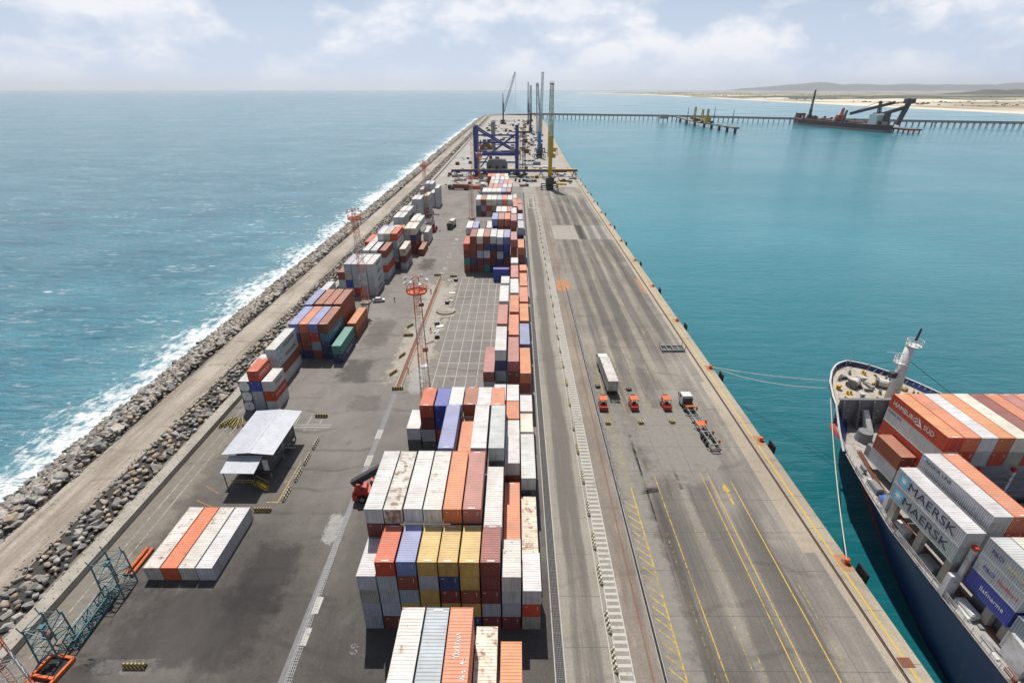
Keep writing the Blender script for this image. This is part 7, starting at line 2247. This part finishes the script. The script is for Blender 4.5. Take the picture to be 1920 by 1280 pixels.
for k in range(26):
    q_ = bp(rq.uniform(0.1, 0.97), rq.uniform(-11, 11), 12.5)
    h = MB(); h.box(q_[0] - rq.uniform(1, 3), q_[0] + rq.uniform(1, 3), q_[1] - rq.uniform(1, 4), q_[1] + rq.uniform(1, 4), 12.4, 14 + rq.uniform(0, 7)); h.build('deck_gear', [M['darksteel'], M['brown'], M['steel']][k % 3], bc)
cr_ = thing('deck_crane', 'tall slim crane standing on the bulk carrier deck', 'crane', bp(0.2, 3, 8))
m = MB(); m.box(-2.2, 2.2, -2.2, 2.2, 0, 20); m.build('tower', M['darksteel'], cr_)
m = MB(); m.lattice((0, 0, 14), (2, 4, 56), 3.2, 1.6, 8, 0.7, 0.4); m.build('boom', M['darksteel'], cr_)
m = MB(); m.box(-4, 4, -3, 3, 4, 9); m.build('machinery_house', M['darksteel'], cr_)
gr = thing('red_deck_crane', 'red grab crane amidships on the bulk carrier', 'crane', bp(0.55, 4, 8))
m = MB(); m.box(-7, 7, -6, 6, 0, 12); m.build('house', M['red'], gr)
m = MB(); m.lattice((0, 0, 8), (4, 4, 24), 5, 2.5, 5, 0.9, 0.5); m.build('boom', M['red'], gr)
m = MB(); m.bar((-12, 0, 1), (-8, 0, 9), 5, 6); m.build('grab', M['concrete'], gr)
ul = thing('ship_unloader', 'dark bucket unloader with long slanting booms beside the bulk carrier', 'unloader', bp(0.8, -20, 4))
m = MB()
for sx in (-7, 7):
    for sy in (-7, 7):
        m.bar((sx, sy, 0), (sx * 0.6, sy * 0.6, 20), 2.0)
m.build('portal', M['darksteel'], ul)
m = MB(); m.box(-7, 7, -7, 7, 10, 22); m.build('house', M['darksteel'], ul)
m = MB(); m.lattice((0, 0, 20), (-2, 2, 42), 5, 2, 4, 1.0, 0.6); m.build('pylon', M['darksteel'], ul)
m = MB(); m.bar((-42, 20, 20), (20, -6, 40), 6, 5); m.build('upper_boom', M['darksteel'], ul)
m = MB(); m.bar((-4, 4, 16), (42, -10, 33), 6, 6); m.build('lower_boom', M['darksteel'], ul)
m = MB(); m.bar((44, -10, 46), (34, -8, 2), 6.5, 6.5); m.build('bucket_elevator', M['darksteel'], ul)
m = MB(); m.box(36, 50, -16, -4, 38, 46); m.build('drive_head', M['darksteel'], ul)
m = MB(); m.bar((-2, 2, 42), (20, -6, 40), 0.6); m.bar((-2, 2, 42), (-40, 19, 22), 0.6); m.build('tie_rod', M['darksteel'], ul)["kind"] = "stuff"
m = MB(); m.bar((-52, 22, 2), (-48, 21, 26), 3, 3); m.build('counterweight_mast', M['darksteel'], ul)
qd = thing('ore_quay', 'low brown pile quay behind the bulk carrier stern', 'quay', (0, 0, SEA))
m = MB(); m.bar(bp(0.55, -28, 6.5), bp(1.12, -28, 6.5), 22, 2.5); m.build('deck', M['brown'], qd)
for k in range(14):
    x_, y_, _z = bp(0.56 + 0.042 * k, -38, 0)
    m = MB(); m.cyl((x_, y_, -3), (x_, y_, 5.4), 1.3, n=8); m.build('pile', M['concrete'], qd)

# scattered parts, scrap and gear on the far pier: too many and too small to count
cl = MB()
rc = random.Random(77)
mats = [M['darksteel'], M['steel'], M['brown'], M['yellow'], M['gblue'], M['white'], M['concrete2']]
def bit(x, y, s):
    cl.mi = rc.choice((0, 0, 0, 1, 1, 2, 2, 3, 4, 5, 6))
    k = rc.random()
    if k < 0.5:
        a, b, h = rc.uniform(0.4, 1.6) * s, rc.uniform(0.4, 1.6) * s, rc.uniform(0.4, 2.2) * s
        cl.box(x - a, x + a, y - b, y + b, 0.0, h)
    elif k < 0.8:
        q = rc.uniform(0, 6.28); l = rc.uniform(2, 6) * s
        cl.bar((x, y, 0.4), (x + math.cos(q) * l, y + math.sin(q) * l, 0.4 + rc.random() * 1.5 * s), 0.4 * s, 0.5 * s)
    else:
        cl.cyl((x - s, y, 0.8 * s), (x + s, y, 0.8 * s), 0.8 * s, n=8)
for i in range(120):
    x = rc.uniform(-58, 44); bit(x, rc.uniform(400, 485) + (0 if x < 8 else 6), rc.uniform(0.7, 1.5))
for i in range(130):
    bit(rc.choice((rc.uniform(-56, -6), rc.uniform(-4, 32))), rc.uniform(490, 1320), rc.uniform(1.0, 2.6))
co = cl.build('pier_clutter', mats)
co['kind'] = 'stuff'; co['label'] = 'scattered machine parts and scrap on the far pier'
# scrub and small buildings on the far shore
rb = random.Random(5)
sb = MB()
for i in range(900):
    v = rb.random() * 0.62 + 0.14; x, y = coast_x(v); d = 330 + 2200 * rb.random() ** 1.4
    r = rb.uniform(4, 15); h = rb.uniform(2.5, 6)
    cx, cy = x + d, y + 0.12 * d
    zb = SEA + 4.2
    ang = rb.random() * 6
    pts = [(cx + r * (0.6 + 0.4 * rb.random()) * math.cos(ang + q * 1.05), cy + r * 0.8 * math.sin(ang + q * 1.05)) for q in range(6)]
    n0 = [(a, b, zb - 2) for a, b in pts] + [(cx + (a - cx) * 0.55, cy + (b - cy) * 0.55, zb + h) for a, b in pts]
    sb.add(n0, [(q, (q + 1) % 6, 6 + (q + 1) % 6, 6 + q) for q in range(6)] + [(6, 7, 8, 9, 10, 11)])
so = sb.build('shore_scrub', M['scrub']); so['kind'] = 'stuff'; so['label'] = 'scrub growing on the far sandy shore'
# ------------------------------------------------------------------ lettering becomes mesh
bpy.context.view_layer.update()
_dg = bpy.context.evaluated_depsgraph_get()
for o in TEXTS:
    me = bpy.data.meshes.new_from_object(o.evaluated_get(_dg))
    n = link(o.name, me, o.parent)
    n.location, n.rotation_euler, n.scale = o.location, o.rotation_euler, o.scale
    for k in o.keys():
        n[k] = o[k]
    nm = o.name
    bpy.data.objects.remove(o)
    n.name = nm
